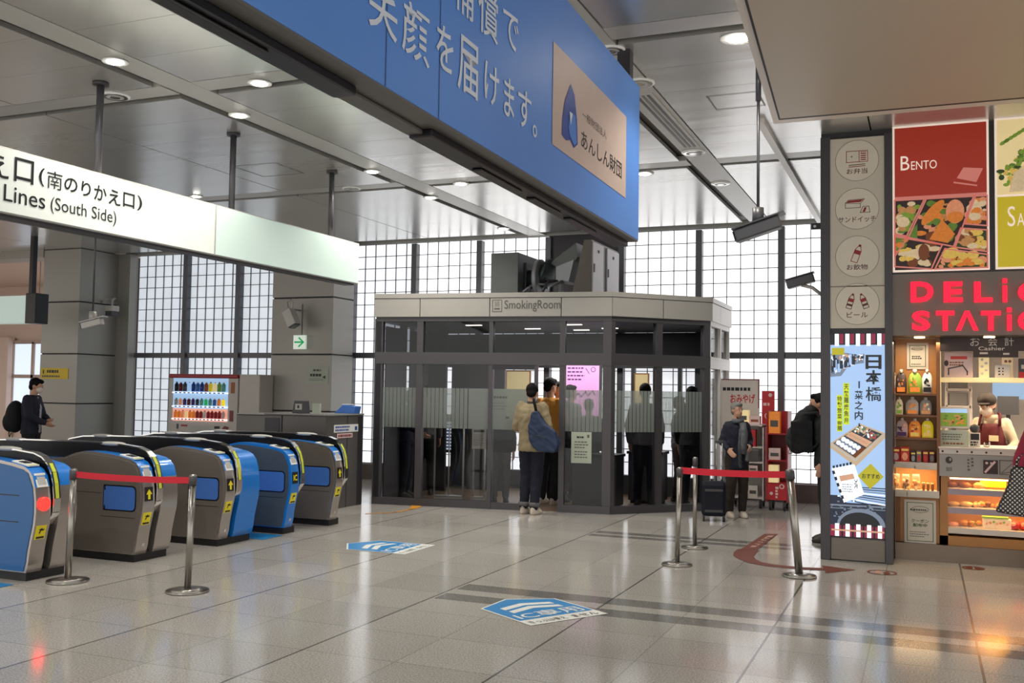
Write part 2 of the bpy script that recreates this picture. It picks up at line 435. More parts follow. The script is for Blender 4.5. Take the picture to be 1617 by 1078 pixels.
def floor_mat():
    m = bpy.data.materials.new('floor_granite'); m.use_nodes = True; nt = m.node_tree; b = nt.nodes['Principled BSDF']; L = nt.links; N = nt.nodes
    tc = N.new('ShaderNodeTexCoord'); sp = N.new('ShaderNodeSeparateXYZ'); L.new(tc.outputs['Object'], sp.inputs[0])
    def math_(op, a, bb=None, c=None):
        n = N.new('ShaderNodeMath'); n.operation = op
        for i, x in enumerate((a, bb, c)):
            if x is None: continue
            if isinstance(x, (int, float)): n.inputs[i].default_value = x
            else: L.new(x, n.inputs[i])
        return n.outputs[0]
    def grid(o, off, per, w):
        p = math_('PINGPONG', math_('SUBTRACT', o, off), per / 2.0)
        return math_('LESS_THAN', p, w / 2)
    X, Y = sp.outputs[0], sp.outputs[1]
    strong = grid(X, -0.97, 1.28, 0.016)
    weak = math_('MAXIMUM', grid(X, -0.97, 0.64, 0.008), grid(Y, 5.25, 0.64, 0.010))
    cb = N.new('ShaderNodeCombineXYZ')
    L.new(math_('FLOOR', math_('DIVIDE', math_('SUBTRACT', X, -0.97), 0.64)), cb.inputs[0]); L.new(math_('FLOOR', math_('DIVIDE', math_('SUBTRACT', Y, 5.25), 0.64)), cb.inputs[1])
    wn = N.new('ShaderNodeTexWhiteNoise'); wn.noise_dimensions = '2D'; L.new(cb.outputs[0], wn.inputs[0])
    nz = N.new('ShaderNodeTexNoise'); nz.inputs['Scale'].default_value = 90; nz.inputs['Detail'].default_value = 4; L.new(tc.outputs['Object'], nz.inputs['Vector'])
    nz2 = N.new('ShaderNodeTexNoise'); nz2.inputs['Scale'].default_value = 0.7; L.new(tc.outputs['Object'], nz2.inputs['Vector'])
    r = N.new('ShaderNodeValToRGB'); r.color_ramp.elements[0].color = (0.25, 0.235, 0.212, 1); r.color_ramp.elements[1].color = (0.60, 0.572, 0.53, 1)
    r.color_ramp.elements[0].position = 0.3; r.color_ramp.elements[1].position = 0.72
    L.new(nz.outputs['Fac'], r.inputs[0])
    v = math_('ADD', math_('MULTIPLY', wn.outputs['Value'], 0.16), math_('MULTIPLY_ADD', nz2.outputs['Fac'], 0.25, 0.78))
    mu = N.new('ShaderNodeVectorMath'); mu.operation = 'SCALE'; L.new(r.outputs[0], mu.inputs[0]); L.new(v, mu.inputs['Scale'])
    # two pairs of darker stone bands across the hall, right of the third joint
    def band(lo, hi):
        return math_('MULTIPLY', math_('GREATER_THAN', Y, lo), math_('LESS_THAN', Y, hi))
    bands = band(7.36, 7.6)
    for lo, hi in ((6.96, 7.19), (11.02, 11.2), (10.76, 10.92)): bands = math_('MAXIMUM', bands, band(lo, hi))
    bands = math_('MULTIPLY', bands, math_('GREATER_THAN', X, -3.5))
    k = math_('SUBTRACT', 1, math_('MULTIPLY', bands, 0.55))
    k = math_('MULTIPLY', k, math_('SUBTRACT', 1, math_('MULTIPLY', weak, 0.3)))
    k = math_('MULTIPLY', k, math_('SUBTRACT', 1, math_('MULTIPLY', strong, 0.7)))
    mu2 = N.new('ShaderNodeVectorMath'); mu2.operation = 'SCALE'; L.new(mu.outputs[0], mu2.inputs[0]); L.new(k, mu2.inputs['Scale'])
    L.new(mu2.outputs[0], b.inputs['Base Color'])
    b.inputs['Roughness'].default_value = 0.16; b.inputs['Specular IOR Level'].default_value = 0.75
    rr = math_('MULTIPLY_ADD', nz2.outputs['Fac'], 0.1, 0.08); L.new(rr, b.inputs['Roughness'])
    M['floor'] = m
floor_mat()

def ceiling_mat():
    m = mat('ceiling_panel', (205, 204, 200), 0.24, 0.6, noise=0.03, scale=0.6); nt = m.node_tree; b = nt.nodes['Principled BSDF']
    tc = nt.nodes.new('ShaderNodeTexCoord'); wv = nt.nodes.new('ShaderNodeTexNoise'); wv.inputs['Scale'].default_value = 1.1
    mp = nt.nodes.new('ShaderNodeMapping'); mp.inputs['Scale'].default_value = (0.6, 2.2, 1)
    nt.links.new(tc.outputs['Object'], mp.inputs[0]); nt.links.new(mp.outputs[0], wv.inputs['Vector'])
    bp = nt.nodes.new('ShaderNodeBump'); bp.inputs['Strength'].default_value = 0.12; bp.inputs['Distance'].default_value = 0.05
    nt.links.new(wv.outputs['Fac'], bp.inputs['Height']); nt.links.new(bp.outputs[0], b.inputs['Normal'])
ceiling_mat()
mat('ceiling_band', (192, 191, 186), 0.4, 0.2, noise=0.02)
mat('ceiling_gap', (112, 110, 107), 0.6)
mat('groove', (120, 118, 114), 0.5)

def block_mat(name, strength, tint):
    """frosted block glazing with daylight behind it; each block a little different"""
    m = bpy.data.materials.new(name); m.use_nodes = True; nt = m.node_tree; b = nt.nodes['Principled BSDF']; L = nt.links
    tc = nt.nodes.new('ShaderNodeTexCoord'); nz = nt.nodes.new('ShaderNodeTexNoise'); nz.inputs['Scale'].default_value = 2.3; nz.inputs['Detail'].default_value = 3
    L.new(tc.outputs['Object'], nz.inputs['Vector'])
    mr = nt.nodes.new('ShaderNodeMapRange'); mr.inputs[3].default_value = strength * 0.86; mr.inputs[4].default_value = strength * 1.14
    L.new(nz.outputs['Fac'], mr.inputs[0]); L.new(mr.outputs[0], b.inputs['Emission Strength'])
    b.inputs['Emission Color'].default_value = tint + (1,); b.inputs['Base Color'].default_value = (0.55, 0.57, 0.6, 1); b.inputs['Roughness'].default_value = 0.25
    M[name] = m
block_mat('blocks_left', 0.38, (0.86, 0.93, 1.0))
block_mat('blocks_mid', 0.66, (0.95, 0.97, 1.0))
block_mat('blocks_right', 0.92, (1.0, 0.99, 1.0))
glass('room_glass', (0.74, 0.75, 0.76), 0.10)
glass('room_glass_dark', (0.42, 0.43, 0.45), 0.16)
glass('frost', (0.62, 0.66, 0.64), 0.05, 0.15, cloud=0.55, ccol=(0.42, 0.46, 0.43))
glass('frost_line', (0.55, 0.58, 0.56), 0.05, 0.15, cloud=0.15, ccol=(0.25, 0.28, 0.26))
glass('shop_glass', (0.95, 0.95, 0.95), 0.08)
# ================================================================== THE SETTING
CZ, WY = 4.25, 15.7
b = MB(); b.box(-32, -7, -0.2, 8, 26, 0, 'floor'); b.build('floor', kind='structure')

ceil = MB().box(-19.3, -7, CZ + 0.075, 8, WY + 0.4, CZ + 0.3, 'ceiling_gap').build('ceiling', kind='structure')
bx = [-5.9 + 3.75 * k for k in range(-4, 4)]          # right edges of the bands that run away from the camera
by = [6.83 + 4.27 * k for k in range(-3, 3)]          # near edges of the cross bands
pb = MB(); bb = MB(); gb = MB()
for i, X in enumerate(bx):
    bb.box(X - 0.30, -7, CZ, X - 0.006, WY, CZ + 0.06, 'ceiling_band')
    for a, Y in enumerate(by):
        X1 = bx[i + 1] - 0.41 if i + 1 < len(bx) else 7.9
        Y0 = Y + 0.36; Y1 = by[a + 1] - 0.012 if a + 1 < len(by) else WY
        if Y0 > WY: continue
        bb.box(X, Y, CZ, X1 + 0.08, Y + 0.25, CZ + 0.06, 'ceiling_band')
        n = 6
        for k in range(n):
            for h in (0, 1):
                xa = X + 0.012 + (X1 - X) * 0.5 * h; xb = X + (X1 - X) * 0.5 * (h + 1) - (0.003 if h == 0 else 0)
                ya = Y0 + (Y1 - Y0) * k / n; yb = Y0 + (Y1 - Y0) * (k + 1) / n - 0.004
                pb.box(xa, ya, CZ - 0.002, xb, yb, CZ + 0.04, 'ceiling_panel')
pb.build('ceiling_panel', ceil, kind=None); bb.build('ceiling_band', ceil)
# slot diffuser in the band, access hatches
sl = MB(); 
for k in range(3): sl.box(-2.36 + 0.05 * k, 8.5, CZ - 0.012, -2.335 + 0.05 * k, 10.45, CZ + 0.01, 'black' if k != 1 else 'groove')
sl.box(-2.39, 8.46, CZ - 0.008, -2.2, 10.49, CZ, 'ceiling_band'); 
sl.build('air_diffuser', ceil)
hb = MB(F=frame((0, 0, CZ - 0.003), (1, 0, 0), (0, -1, 0)))
for (x, y, w) in ((-7.35, 9.95, 0.3), (-1.55, 8.95, 0.22), (-10.5, 8.2, 0.3)):
    hb.line([(x - w, -y - w), (x + w, -y - w), (x + w, -y + w), (x - w, -y + w)], 0.012, 0.002, 'groove', close=True)
hb.build('access_hatch', ceil)
tr = MB().box(-1.47, 9.6, CZ - 0.05, -1.40, WY - 0.1, CZ + 0.01, 'fascia_side').build('trim_1', kind='structure')

MB().box(-15.10, WY - 0.20, 0, -14.76, WY + 0.04, CZ, 'pillar_metal').build('trim_4', kind='structure')
# window wall: bays of frosted blocks
posts = [-2.01 - 1.27 * k for k in range(-1, 11)]
n = 0
for i in range(len(posts) - 1):
    x1, x0 = posts[i], posts[i + 1]
    if x0 < -14.9: x0 = -15.06
    if -10.75 < (x0 + x1) / 2 < -9.7 and False: continue
    n += 1
    w = root('window_%d' % n, ((x0 + x1) / 2, WY, 0), kind='structure')
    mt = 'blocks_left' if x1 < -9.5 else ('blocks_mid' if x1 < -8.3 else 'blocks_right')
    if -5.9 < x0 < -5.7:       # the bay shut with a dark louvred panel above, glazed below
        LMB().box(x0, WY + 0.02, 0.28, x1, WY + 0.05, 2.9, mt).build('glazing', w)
        lp = LMB(); lp.box(x0, WY - 0.06, 2.9, x1, WY + 0.02, 4.23, 'dark_frame')
        lp.box(x0 + 0.24, WY - 0.10, 3.55, x1 - 0.3, WY - 0.06, 3.95, 'frame_grey')
        for k in range(5): lp.box(x0 + 0.28, WY - 0.115, 3.59 + k * 0.07, x1 - 0.34, WY - 0.10, 3.62 + k * 0.07, 'post_metal')
        lp.build('louvre_panel', w)
    else:
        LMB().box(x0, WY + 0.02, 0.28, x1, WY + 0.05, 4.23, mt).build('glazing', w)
    g = LMB()
    for k in range(1, 6):
        x = x0 + (x1 - x0) * k / 6; g.box(x - 0.006, WY - 0.004, 0.28, x + 0.006, WY + 0.02, 2.9 if -5.9 < x0 < -5.7 else 4.23, 'bar_metal')
    for z0, z1 in ((0.28, 2.17), (2.26, 4.23)):
        for k in range(0, 10):
            z = z0 + (z1 - z0) * k / 9
            if -5.9 < x0 < -5.7 and z > 2.9: continue
            g.box(x0, WY - 0.004, z - 0.006, x1, WY + 0.02, z + 0.006, 'bar_metal')
    g.build('glazing_bar', w)
    LMB().box(x0, WY - 0.07, 2.17, x1, WY + 0.02, 2.26, 'post_metal').build('transom', w)
    LMB().box(x1 - 0.05, WY - 0.12, 0, x1 + 0.05, WY + 0.02, 4.2, 'post_metal').build('mullion', w, bevel=0.006)
MB().box(-15.06, WY - 0.02, 4.23, 8, WY + 0.12, CZ + 0.1, 'ceiling_band').box(-15.06, WY + 0.05, -0.01, 8, WY + 0.12, 4.2, 'sill').build('wall_back', kind='structure')
MB().box(-15.06, WY - 0.09, 0, -0.5, WY + 0.02, 0.27, 'sill').build('baseboard_back', kind='structure', bevel=0.005)

def pillar(x0, x1, y0, seams, label):
    r = root('pillar', ((x0 + x1) / 2, (y0 + WY) / 2, 0), label, 'pillar', 'metal clad pillars by the window wall')
    zs = [0.0] + seams + [CZ]
    for a, c in zip(zs, zs[1:]):
        LMB().box(x0, y0, a + (0.012 if a else 0), x1, WY - 0.14, c - 0.012, 'pillar_metal').build('cladding_panel', r, bevel=0.006)
    LMB().box(x0 + 0.02, y0 + 0.02, 0, x1 - 0.02, WY - 0.15, CZ, 'seam').build('core', r)
pillar(-16.02, -15.06, 14.52, [1.24, 2.2, 3.21], 'grey metal clad pillar bearing the yellow sign, left of the windows')
pillar(-10.84, -9.56, 14.88, [1.2, 2.2, 3.21], 'grey metal clad pillar with the green exit sign and a white notice')

# far left passage beyond the first pillar
MB().box(-19.3, 14.5, aty(30, 408, 14.5)[2], -16.02, 15.0, CZ + 0.1, 'pillar_metal').build('trim_2', kind='structure')
zb = aty(30, 540, 21)[2]
MB().box(-32, 21, 0, -12, 21.2, 4.6, 'beige_wall').build('wall_back_passage', kind='structure')
MB().box(-32, 15.0, 4.4, -16.0, 21.0, 4.6, 'beige_wall').box(-32, 15.0, 4.28, -16, 15.9, 4.4, 'fascia_side').build('ceiling_passage', kind='structure')
MB().box(-32, -7, 0, -31.8, 21, 4.6, 'beige_wall').build('wall_left', kind='structure')
u0, v0, u1, v1 = box_at(18, 540, 68, 690, 20.9)
w = root('window_%d' % (n + 1), ((u0 + u1) / 2, 20.9, 0), kind='structure')
v0 = 0.5
LMB().box(u0, 20.93, v0, u1, 20.97, v1, 'window_sky').build('glazing', w)
g = LMB(); zt = aty(40, 594, 20.9)[2]
for x in (u0, aty(51, 590, 20.9)[0], u1): g.box(x - 0.05, 20.88, v0, x + 0.05, 20.98, v1, 'beige_dark')
for z in (v0, zt, v1): g.box(u0 - 0.05, 20.88, z - 0.05, u1 + 0.05, 20.98, z + 0.05, 'beige_dark')
g.build('window_frame', w, bevel=0.004)
x0 = aty(-30, 560, 20.7)[0]; x1 = aty(12, 560, 20.7)[0]
MB().box(x0, 20.7, 0, x1, 20.95, aty(5, 530, 20)[2], 'beige_wall').build('trim_3', kind='structure', bevel=0.01)

# ================================================================== CEILING FIXTURES
def clight(px, py, lit, label, r=0.105):
    x, y, _ = atz(px, py, CZ)
    t = root('ceiling_light', (x, y, CZ - 0.02), label, 'ceiling light', 'round downlights in the metal ceiling')
    MB().cyl((0, 0, 0.008), (0, 0, 0.018), r, 'lamp_dim' if not lit else 'white', n=28).build('trim_ring', t)
    if lit: MB().ell((0, 0, 0.006), (r * 0.62, r * 0.62, 0.012), 'lamp', 20, 8).build('lamp_lens', t)
    else:
        m_ = MB()
        for k in range(3): 
            rr = r * (0.85 - 0.25 * k); m_.cyl((0, 0, 0.002 - 0.002 * k), (0, 0, 0.008), rr, 'chrome' if k % 2 == 0 else 'grey_light', n=24)
        m_.build('lamp_lens', t)
clight(182, 96, 1, 'lit round downlight above the left hanger, nearest the top left')
clight(410, 130, 1, 'lit round downlight beside the dark edge of the blue billboard')
clight(378, 181, 1, 'lit round downlight above the second hanger of the direction sign')
clight(182, 151, 0, 'unlit round glass downlight just right of the first hanger', 0.13)
clight(588, 270, 1, 'lit round downlight under the long billboard, left of the pair')
clight(728, 289, 1, 'lit round downlight on the cross band under the billboard')
clight(680, 311, 1, 'lit round downlight past the far band crossing, left of the billboard')
clight(555, 297, 0, 'unlit round downlight right of the third hanger', 0.12)
clight(795, 360, 1, 'lit downlight at the window end of the ceiling over the smoking room')
clight(310, 309, 1, 'lit downlight just above the blank half of the direction sign', 0.09)
clight(1165, 59, 1, 'lit round downlight by the edge of the beige canopy', 0.13)
clight(1010, 130, 0, 'round glass downlight right of the billboard corner', 0.13)
clight(965, 78, 0, 'round downlight half hidden behind the billboard top edge', 0.11)
clight(1095, 240, 0, 'round glass downlight at the far end of the slot diffuser', 0.13)
clight(1138, 289, 0, 'round glass downlight past the last band crossing on the right', 0.12)
clight(1018, 273, 1, 'lit downlight right beside the lower end of the billboard', 0.11)
x, y, _ = atz(966, 6, CZ)

# ================================================================== HANGING DIRECTION SIGN
SX, SZ0, SZ1 = -6.55, 2.915, 3.43
sg = root('direction_sign', (SX, 7.5, SZ0), 'long white lit hanging direction sign with black Japanese and English lettering', 'sign')
F = fx(SX)
LMB().box(SX - 0.2, 4.0, SZ0, SX - 0.006, 10.77, SZ1, 'grey_light').build('housing', sg, bevel=0.006)
LMB().box(SX - 0.006, 4.0, SZ0 + 0.012, SX, 8.005, SZ1 - 0.012, 'sign_lit').build('face_panel', sg)
LMB().box(SX - 0.006, 8.035, SZ0 + 0.012, SX, 10.755, SZ1 - 0.012, 'sign_teal').build('face_panel', sg, label='blank pale green lit half of the sign')
L_ = LMB(F=F)
def atx_box(x0, y0, x1, y1, X):
    ym = (y0 + y1) / 2; xm = (x0 + x1) / 2
    return atx(x0, ym, X)[1], atx(xm, y1, X)[2], atx(x1, ym, X)[1], atx(xm, y0, X)[2]
def tx(mb, s, bx_, X, m, bold=0.0):
    u0, v0, u1, v1 = atx_box(*bx_, X); mb.text(s, u0, v0, u1, v1, 0.004, m, bold=bold)
for s_, bx_ in (('え', (-22, 243, 14, 280)), ('口', (22, 251, 53, 289)), ('(', (61, 265, 70, 294)), ('南', (74, 271, 98, 299)), ('の', (101, 281, 122, 303)),
                ('り', (128, 287, 143, 310)), ('か', (148, 293, 168, 317)), ('え', (171, 300, 190, 324)), ('口', (194, 305, 212, 328)), (')', (216, 309, 224, 333)),
                ('か', (-62, 236, -28, 272)), ('え', (-102, 224, -68, 262))):
    tx(L_, s_, bx_, SX, 'ink', 0.012 if s_ != '南' else 0.0)
BX_ = -2.05
def txl(mb, s, xa, ya0, ya1, xb, X, m, bold=0.0):
    """one line on a wall facing +X: starts at xa with cap heights ya0..ya1 there, ends at xb"""
    a, c = atx(xa, ya0, X), atx(xa, ya1, X)
    sl = (628 - (ya0 + ya1) / 2) / ((1459 if X != BX_ else 1415) - xa); yb_ = (ya0 + ya1) / 2 + sl * (xb - xa)
    mb.text(s, a[1], c[2], atx(xb, yb_, X)[1], a[2], 0.004, m, bold=bold)
txl(L_, 'Lines', 6, 290, 317, 71, SX, 'ink', 0.004)
txl(L_, '(South Side)', 80, 310, 337, 183, SX, 'ink', 0.0)
L_.build('lettering', sg)
LMB().box(SX - 0.16, 4.0, SZ0 - 0.02, SX - 0.03, 10.7, SZ0, 'grey_dark').build('bottom_trim', sg)
for px_, py_ in ((158, 130), (362, 211), (510, 271)):
    y_ = atz(px_, py_, CZ)[1]
    LMB().cyl((SX - 0.1, y_, SZ1), (SX - 0.1, y_, CZ), 0.032, 'post_metal').cyl((SX - 0.1, y_, CZ - 0.03), (SX - 0.1, y_, CZ), 0.07, 'grey_dark').build('hanger', sg)

# ================================================================== BLUE BILLBOARD
BX, BY1, BZ0, BZ1 = -2.05, 7.5, 2.79, 4.0
bd = root('billboard', (BX, 4.5, BZ0), 'huge blue hanging billboard with white Japanese slogan and a beige logo card', 'billboard')
LMB().box(BX - 0.16, 0.6, BZ0, BX, BY1, BZ1, 'banner_blue').build('board', bd, bevel=0.004)
LMB().box(BX - 0.155, 0.6, BZ0 - 0.012, BX - 0.002, BY1 - 0.01, BZ0 - 0.001, 'rail_grey').build('underside', bd)
LMB().box(BX - 0.19, 0.6, BZ0 - 0.05, BX - 0.085, 3.3, BZ0 - 0.013, 'rail_black').box(BX - 0.19, 3.95, BZ0 - 0.05, BX - 0.075, BY1 - 0.03, BZ0 - 0.013, 'rail_black').box(BX - 0.20, 0.6, BZ0 - 0.035, BX - 0.12, BY1, BZ0 - 0.013, 'rail_grey').build('light_rail', bd, bevel=0.006)
for (a, c) in ((1.2, 1.9), (2.05, 2.75), (4.6, 5.2), (5.4, 5.9), (6.1, 6.7)):
    LMB().box(BX - 0.16, a, BZ0 - 0.065, BX - 0.105, c, BZ0 - 0.05, 'black').build('rail_lamp', bd, bevel=0.006)
for Y in (2.3, 7.35, 4.9):
    LMB().box(BX - 0.13, Y - 0.05, BZ1, BX - 0.03, Y + 0.05, CZ, 'dark_frame').build('hanger', bd)
TB = math.atan(0.0237); BP = Vector((BX, BY1, 0)); BU = Vector((-math.sin(TB), math.cos(TB), 0)); BN = Vector((math.cos(TB), math.sin(TB), 0))
def atb(px, py, X=None):
    d = ray(px, py); O_ = Vector((0, 0, EYE)); t = (BP - O_).dot(BN) / d.dot(BN); q_ = O_ + d * t
    return (BX, BY1 + (q_ - BP).dot(BU), q_.z)
_sv = atx; atx = atb
L_ = LMB(F=fx(BX))
for s_, bx_ in (('笑', (581, -42, 627, 55)), ('顔', (634, 10, 678, 96)), ('を', (688, 42, 715, 112)), ('届', (722, 62, 754, 150)), ('け', (764, 102, 787, 166)),
                ('ま', (795, 124, 811, 186)), ('す', (817, 143, 838, 203)), ('。', (840, 197, 847, 217)), ('補', (716, -48, 748, 25)), ('償', (754, -16, 786, 60)), ('で', (793, 20, 818, 76))):
    tx(L_, s_, bx_, BX, 'banner_white', 0.006)
L_.build('lettering', bd)
sm = LMB(F=fx(BX))
for px_ in (608, 693):
    u = atx(px_, 150, BX)[1]; sm.rect(u - 0.004, BZ0, u + 0.004, BZ1, 0.002, 'banner_seam')
sm.build('panel_seam', bd)
c_ = LMB(F=fx(BX)); c_.rect(atb(872, 160)[1], 3.045, atb(988, 248)[1], 3.655, 0.003, 'banner_card'); c_.build('logo_card', bd)
L_ = LMB(F=fx(BX))
def q(px_, py_): return atx(px_, py_, BX)[1:]
L_.poly([q(900, 133), q(906, 150), q(910, 190), q(911, 228), q(905, 234), q(899, 221), q(893, 222), q(886, 213), q(887, 185), q(891, 158)], 0.006, 'logo_blue')
L_.poly([q(899, 176), q(907, 184), q(909, 226), q(905, 230), q(898, 214), q(896, 200)], 0.008, 'logo_light')
L_.poly([q(897, 176), q(902, 180), q(899, 198)], 0.010, 'banner_white')
txl(L_, '一般財団法人', 919, 173, 187, 957, BX, 'ink', 0.0)
txl(L_, 'あんしん財団', 917, 203, 233, 981, BX, 'ink', 0.01)
L_.build('logo', bd)
atx = _sv
bd.rotation_euler.z = TB; bd.location = (BX + 0.0237 * (BY1 - 4.5), 4.5, BZ0)

# canopy of the shop, its soffit seen from below
p = [atz(1222, 198, 3.95), atz(1160, 0, 3.95), atz(1617, 165, 3.95)]
cx0 = p[0]; dirn = Vector((p[0][0] - p[1][0], p[0][1] - p[1][1])).normalized()
a = (p[0][0], p[0][1]); e = (a[0] - dirn.x * 8, a[1] - dirn.y * 8)
poly = [a, e, (7.5, e[1]), (7.5, a[1])]
cn = root('canopy', (3, 6, 3.95), 'big beige flat canopy over the shop front, top right', 'canopy')
LMB().ext(poly, 'z', 3.962, 4.22, 'canopy_edge').build('canopy_body', cn)
LMB().ext([(a[0] + 0.06, a[1] - 0.14), (e[0] + 0.06, e[1]), (7.45, e[1]), (7.45, a[1] - 0.14)], 'z', 3.955, 3.962, 'seam').build('shadow_gap', cn)
inner = [(a[0] + 0.08, a[1] - 0.20), (e[0] + 0.08, e[1]), (7.4, e[1]), (7.4, a[1] - 0.20)]
LMB().ext(inner, 'z', 3.95, 3.955, 'canopy').build('soffit_panel', cn)

# ================================================================== TICKET GATES
PROF = [(-0.02, 0.07), (0.0, 0.15), (0.012, 0.25), (0.035, 0.36), (0.058, 0.46), (0.066, 0.56), (0.062, 0.66), (0.045, 0.76), (0.015, 0.85), (-0.03, 0.90), (-0.09, 0.928),
        (-0.22, 0.952), (-0.36, 0.97), (-0.55, 0.985), (-0.66, 0.985), (-0.76, 0.965), (-0.9, 0.92), (-1.05, 0.905), (-1.4, 0.905), (-1.55, 0.92), (-1.72, 0.96), (-1.95, 0.95), (-2.2, 0.90),
        (-2.28, 0.8), (-2.31, 0.6), (-2.29, 0.4), (-2.26, 0.2), (-2.24, 0.07)]
HOOD = [(0.0, 0.45), (0.075, 0.55), (0.078, 0.66), (0.062, 0.78), (0.035, 0.87), (-0.01, 0.94), (-0.07, 0.99), (-0.16, 1.02), (-0.36, 1.04), (-0.7, 1.052), (-1.1, 1.055), (-1.6, 1.05), (-2.0, 1.035), (-2.2, 1.0), (-2.3, 0.9), (-2.33, 0.7), (-2.28, 0.5)]
def prof_x(z):
    for (a, za), (c, zc) in zip(PROF[:11], PROF[1:11]):
        if za <= z <= zc: return a + (c - a) * (z - za) / (zc - za)
    return -0.03
def skin(mb, y0, y1, lo, up, mid=0.74):
    """shell of a gate body: lower nose in one metal, top in another"""
    n_ = len(PROF)
    k_ = len(mb.v); mb.v += [(a, y, z) for a, z in PROF for y in (y0, y1)]
    for i in range(n_):
        j = (i + 1) % n_; mb.f.append((k_ + 2 * i, k_ + 2 * i + 1, k_ + 2 * j + 1, k_ + 2 * j)); mb.fm.append(mb.mi(up if min(PROF[i][1], PROF[j][1]) > mid else lo)); mb.sm.append(True)
    mb.add([(a, y0, z) for a, z in PROF], [tuple(range(n_))], lo); mb.add([(a, y1, z) for a, z in PROF], [tuple(reversed(range(n_)))], lo)
def inset(k, dz=0.0):
    pts = []
    for a, z in PROF: pts.append((a + (-k if a > -1.1 else k) * (1 if z < 0.87 else 0.3), z - (k * 0.9 if z > 0.8 else 0) + (0.01 if z < 0.1 else 0)))
    return pts
def nose(y0, z0, z1):
    O = Vector((prof_x(z0), y0, z0)); V = Vector((prof_x(z1), y0, z1)) - O
    return frame(O, (0, 1, 0), V), V.length
def gate(loc, wide, side, up, nose_m, far_up, far_lo, mark, label, lamp=False, slate_pad=False, wid=0.44):
    t = root('ticket_gate', loc, label, 'ticket gate', 'row of ticket gates')
    hy0, hy1 = (0.155, 0.225) if wide else (0.155, 0.225)
    w_ = wid if wide else 0.24
    MB().box(-2.22, 0.015, 0, -0.035, w_ - 0.015, 0.075, 'plinth').build('plinth', t)
    m1 = MB(); skin(m1, 0.0, 0.15, nose_m, up); m1.build('body', t)
    MB().ext(inset(0.028), 'y', -0.006, 0.0, side).build('side_panel', t)
    h = MB(); n_ = len(HOOD)
    low = [(-2.2, 0.5), (-0.05, 0.5)]
    h.ext(HOOD + [], 'y', hy0 + 0.01, hy1 - 0.01, 'black_gloss'); h.build('divider', t)
    r = MB(); P0_ = lambda a_, z_, y_: Vector((a_, y_, z_))
    for i in range(n_ - 1):
        (a, za), (c, zc) = HOOD[i], HOOD[i + 1]
        d = Vector((c - a, 0, zc - za)).normalized(); nn = Vector((d.z, 0, -d.x)) * 0.012
        mm = 'yellow_green' if 0.70 < (za + zc) / 2 < 0.93 and i < 8 else 'chrome'
        if mm == 'yellow_green': r.add([P0_(a, za, hy0), P0_(a, za, hy1), P0_(c, zc, hy1), P0_(c, zc, hy0)] + [v_ + nn for v_ in (P0_(a, za, hy0), P0_(a, za, hy1), P0_(c, zc, hy1), P0_(c, zc, hy0))], [(0, 1, 2, 3), (4, 7, 6, 5), (0, 4, 5, 1), (2, 6, 7, 3), (0, 3, 7, 4), (1, 5, 6, 2)], 'chrome', False)
        P0, P1 = Vector((a, 0, za)), Vector((c, 0, zc)); A = Vector((0, hy0, 0)); B = Vector((0, hy1, 0))
        if mm == 'yellow_green': A = Vector((0, hy0 + .018, 0)); B = Vector((0, hy1 - .018, 0)); nn = nn * 1.15
        r.add([P0 + A, P0 + B, P1 + B, P1 + A, P0 + A + nn, P0 + B + nn, P1 + B + nn, P1 + A + nn], [(0, 1, 2, 3), (4, 7, 6, 5), (0, 4, 5, 1), (2, 6, 7, 3), (0, 3, 7, 4), (1, 5, 6, 2)], mm, False)
    r.build('rim', t)
    if wide:
        m2 = MB(); skin(m2, 0.23, w_, far_lo, far_up); m2.build('far_body', t)
    # rounded pad on the side, hinge marks at its corners
    sx = -0.40
    p_ = MB(F=frame((0, -0.006, 0), (1, 0, 0), (0, 0, 1)))
    def rrect(u0, v0, u1, v1, r_):
        o_ = []
        for cx_, cy_, a0 in ((u1 - r_, v1 - r_, 0), (u0 + r_ * .3, v1 - r_ * .3, 90), (u0 + r_ * .3, v0 + r_ * .3, 180), (u1 - r_, v0 + r_, 270)):
            rr = r_ if a0 in (0, 270) else r_ * .3
            for k in range(5): a_ = math.radians(a0 + k * 22.5); o_.append((cx_ + rr * math.cos(a_), cy_ + rr * math.sin(a_)))
        return o_
    if slate_pad:
        p_.line([(-0.42, 0.69), (-0.12, 0.69)], 0.008, 0.002, 'black').line([(-0.5, 0.475), (-0.12, 0.475)], 0.008, 0.002, 'black').line([(-0.5, 0.48), (-0.5, 0.70)], 0.03, 0.002, 'steel')
        p_.poly(rrect(-0.56, 0.5, -0.47, 0.68, 0.03), 0.004, 'black'); p_.build('access_panel', t)
        MB(F=p_.F).poly(rrect(-0.95, 0.47, -0.56, 0.69, 0.04), 0.002, 'black').poly(rrect(-0.94, 0.48, -0.57, 0.68, 0.04), 0.004, 'gate_pad').build('side_pad', t)
    else:
        p_.poly(rrect(-0.40, 0.455, -0.01, 0.69, 0.045), 0.0015, 'black'); p_.poly(rrect(-0.39, 0.467, -0.022, 0.678, 0.04), 0.0035, 'gate_pad')
        p_.rect(-0.385, 0.64, -0.37, 0.69, 0.005, 'black').rect(-0.385, 0.455, -0.37, 0.50, 0.005, 'black'); p_.build('side_pad', t)
        MB(F=p_.F).line([(-1.4, 0.61), (-0.42, 0.61)], 0.005, 0.0015, 'seam').line([(-0.42, 0.40), (-0.02, 0.40)], 0.005, 0.0015, 'seam').build('side_seam', t)
    # card reader on the shoulder: white top, screen
    Fr, L1 = nose(0.0, 0.87, 0.905)
    s_ = MB()
    O = Vector((-0.10, 0, 0.932)); V = Vector((-0.26, 0, 0.035))
    FT = frame(Vector((-0.09, 0.02, 0.930)), (0, 1, 0), (-0.20, 0, 0.036))
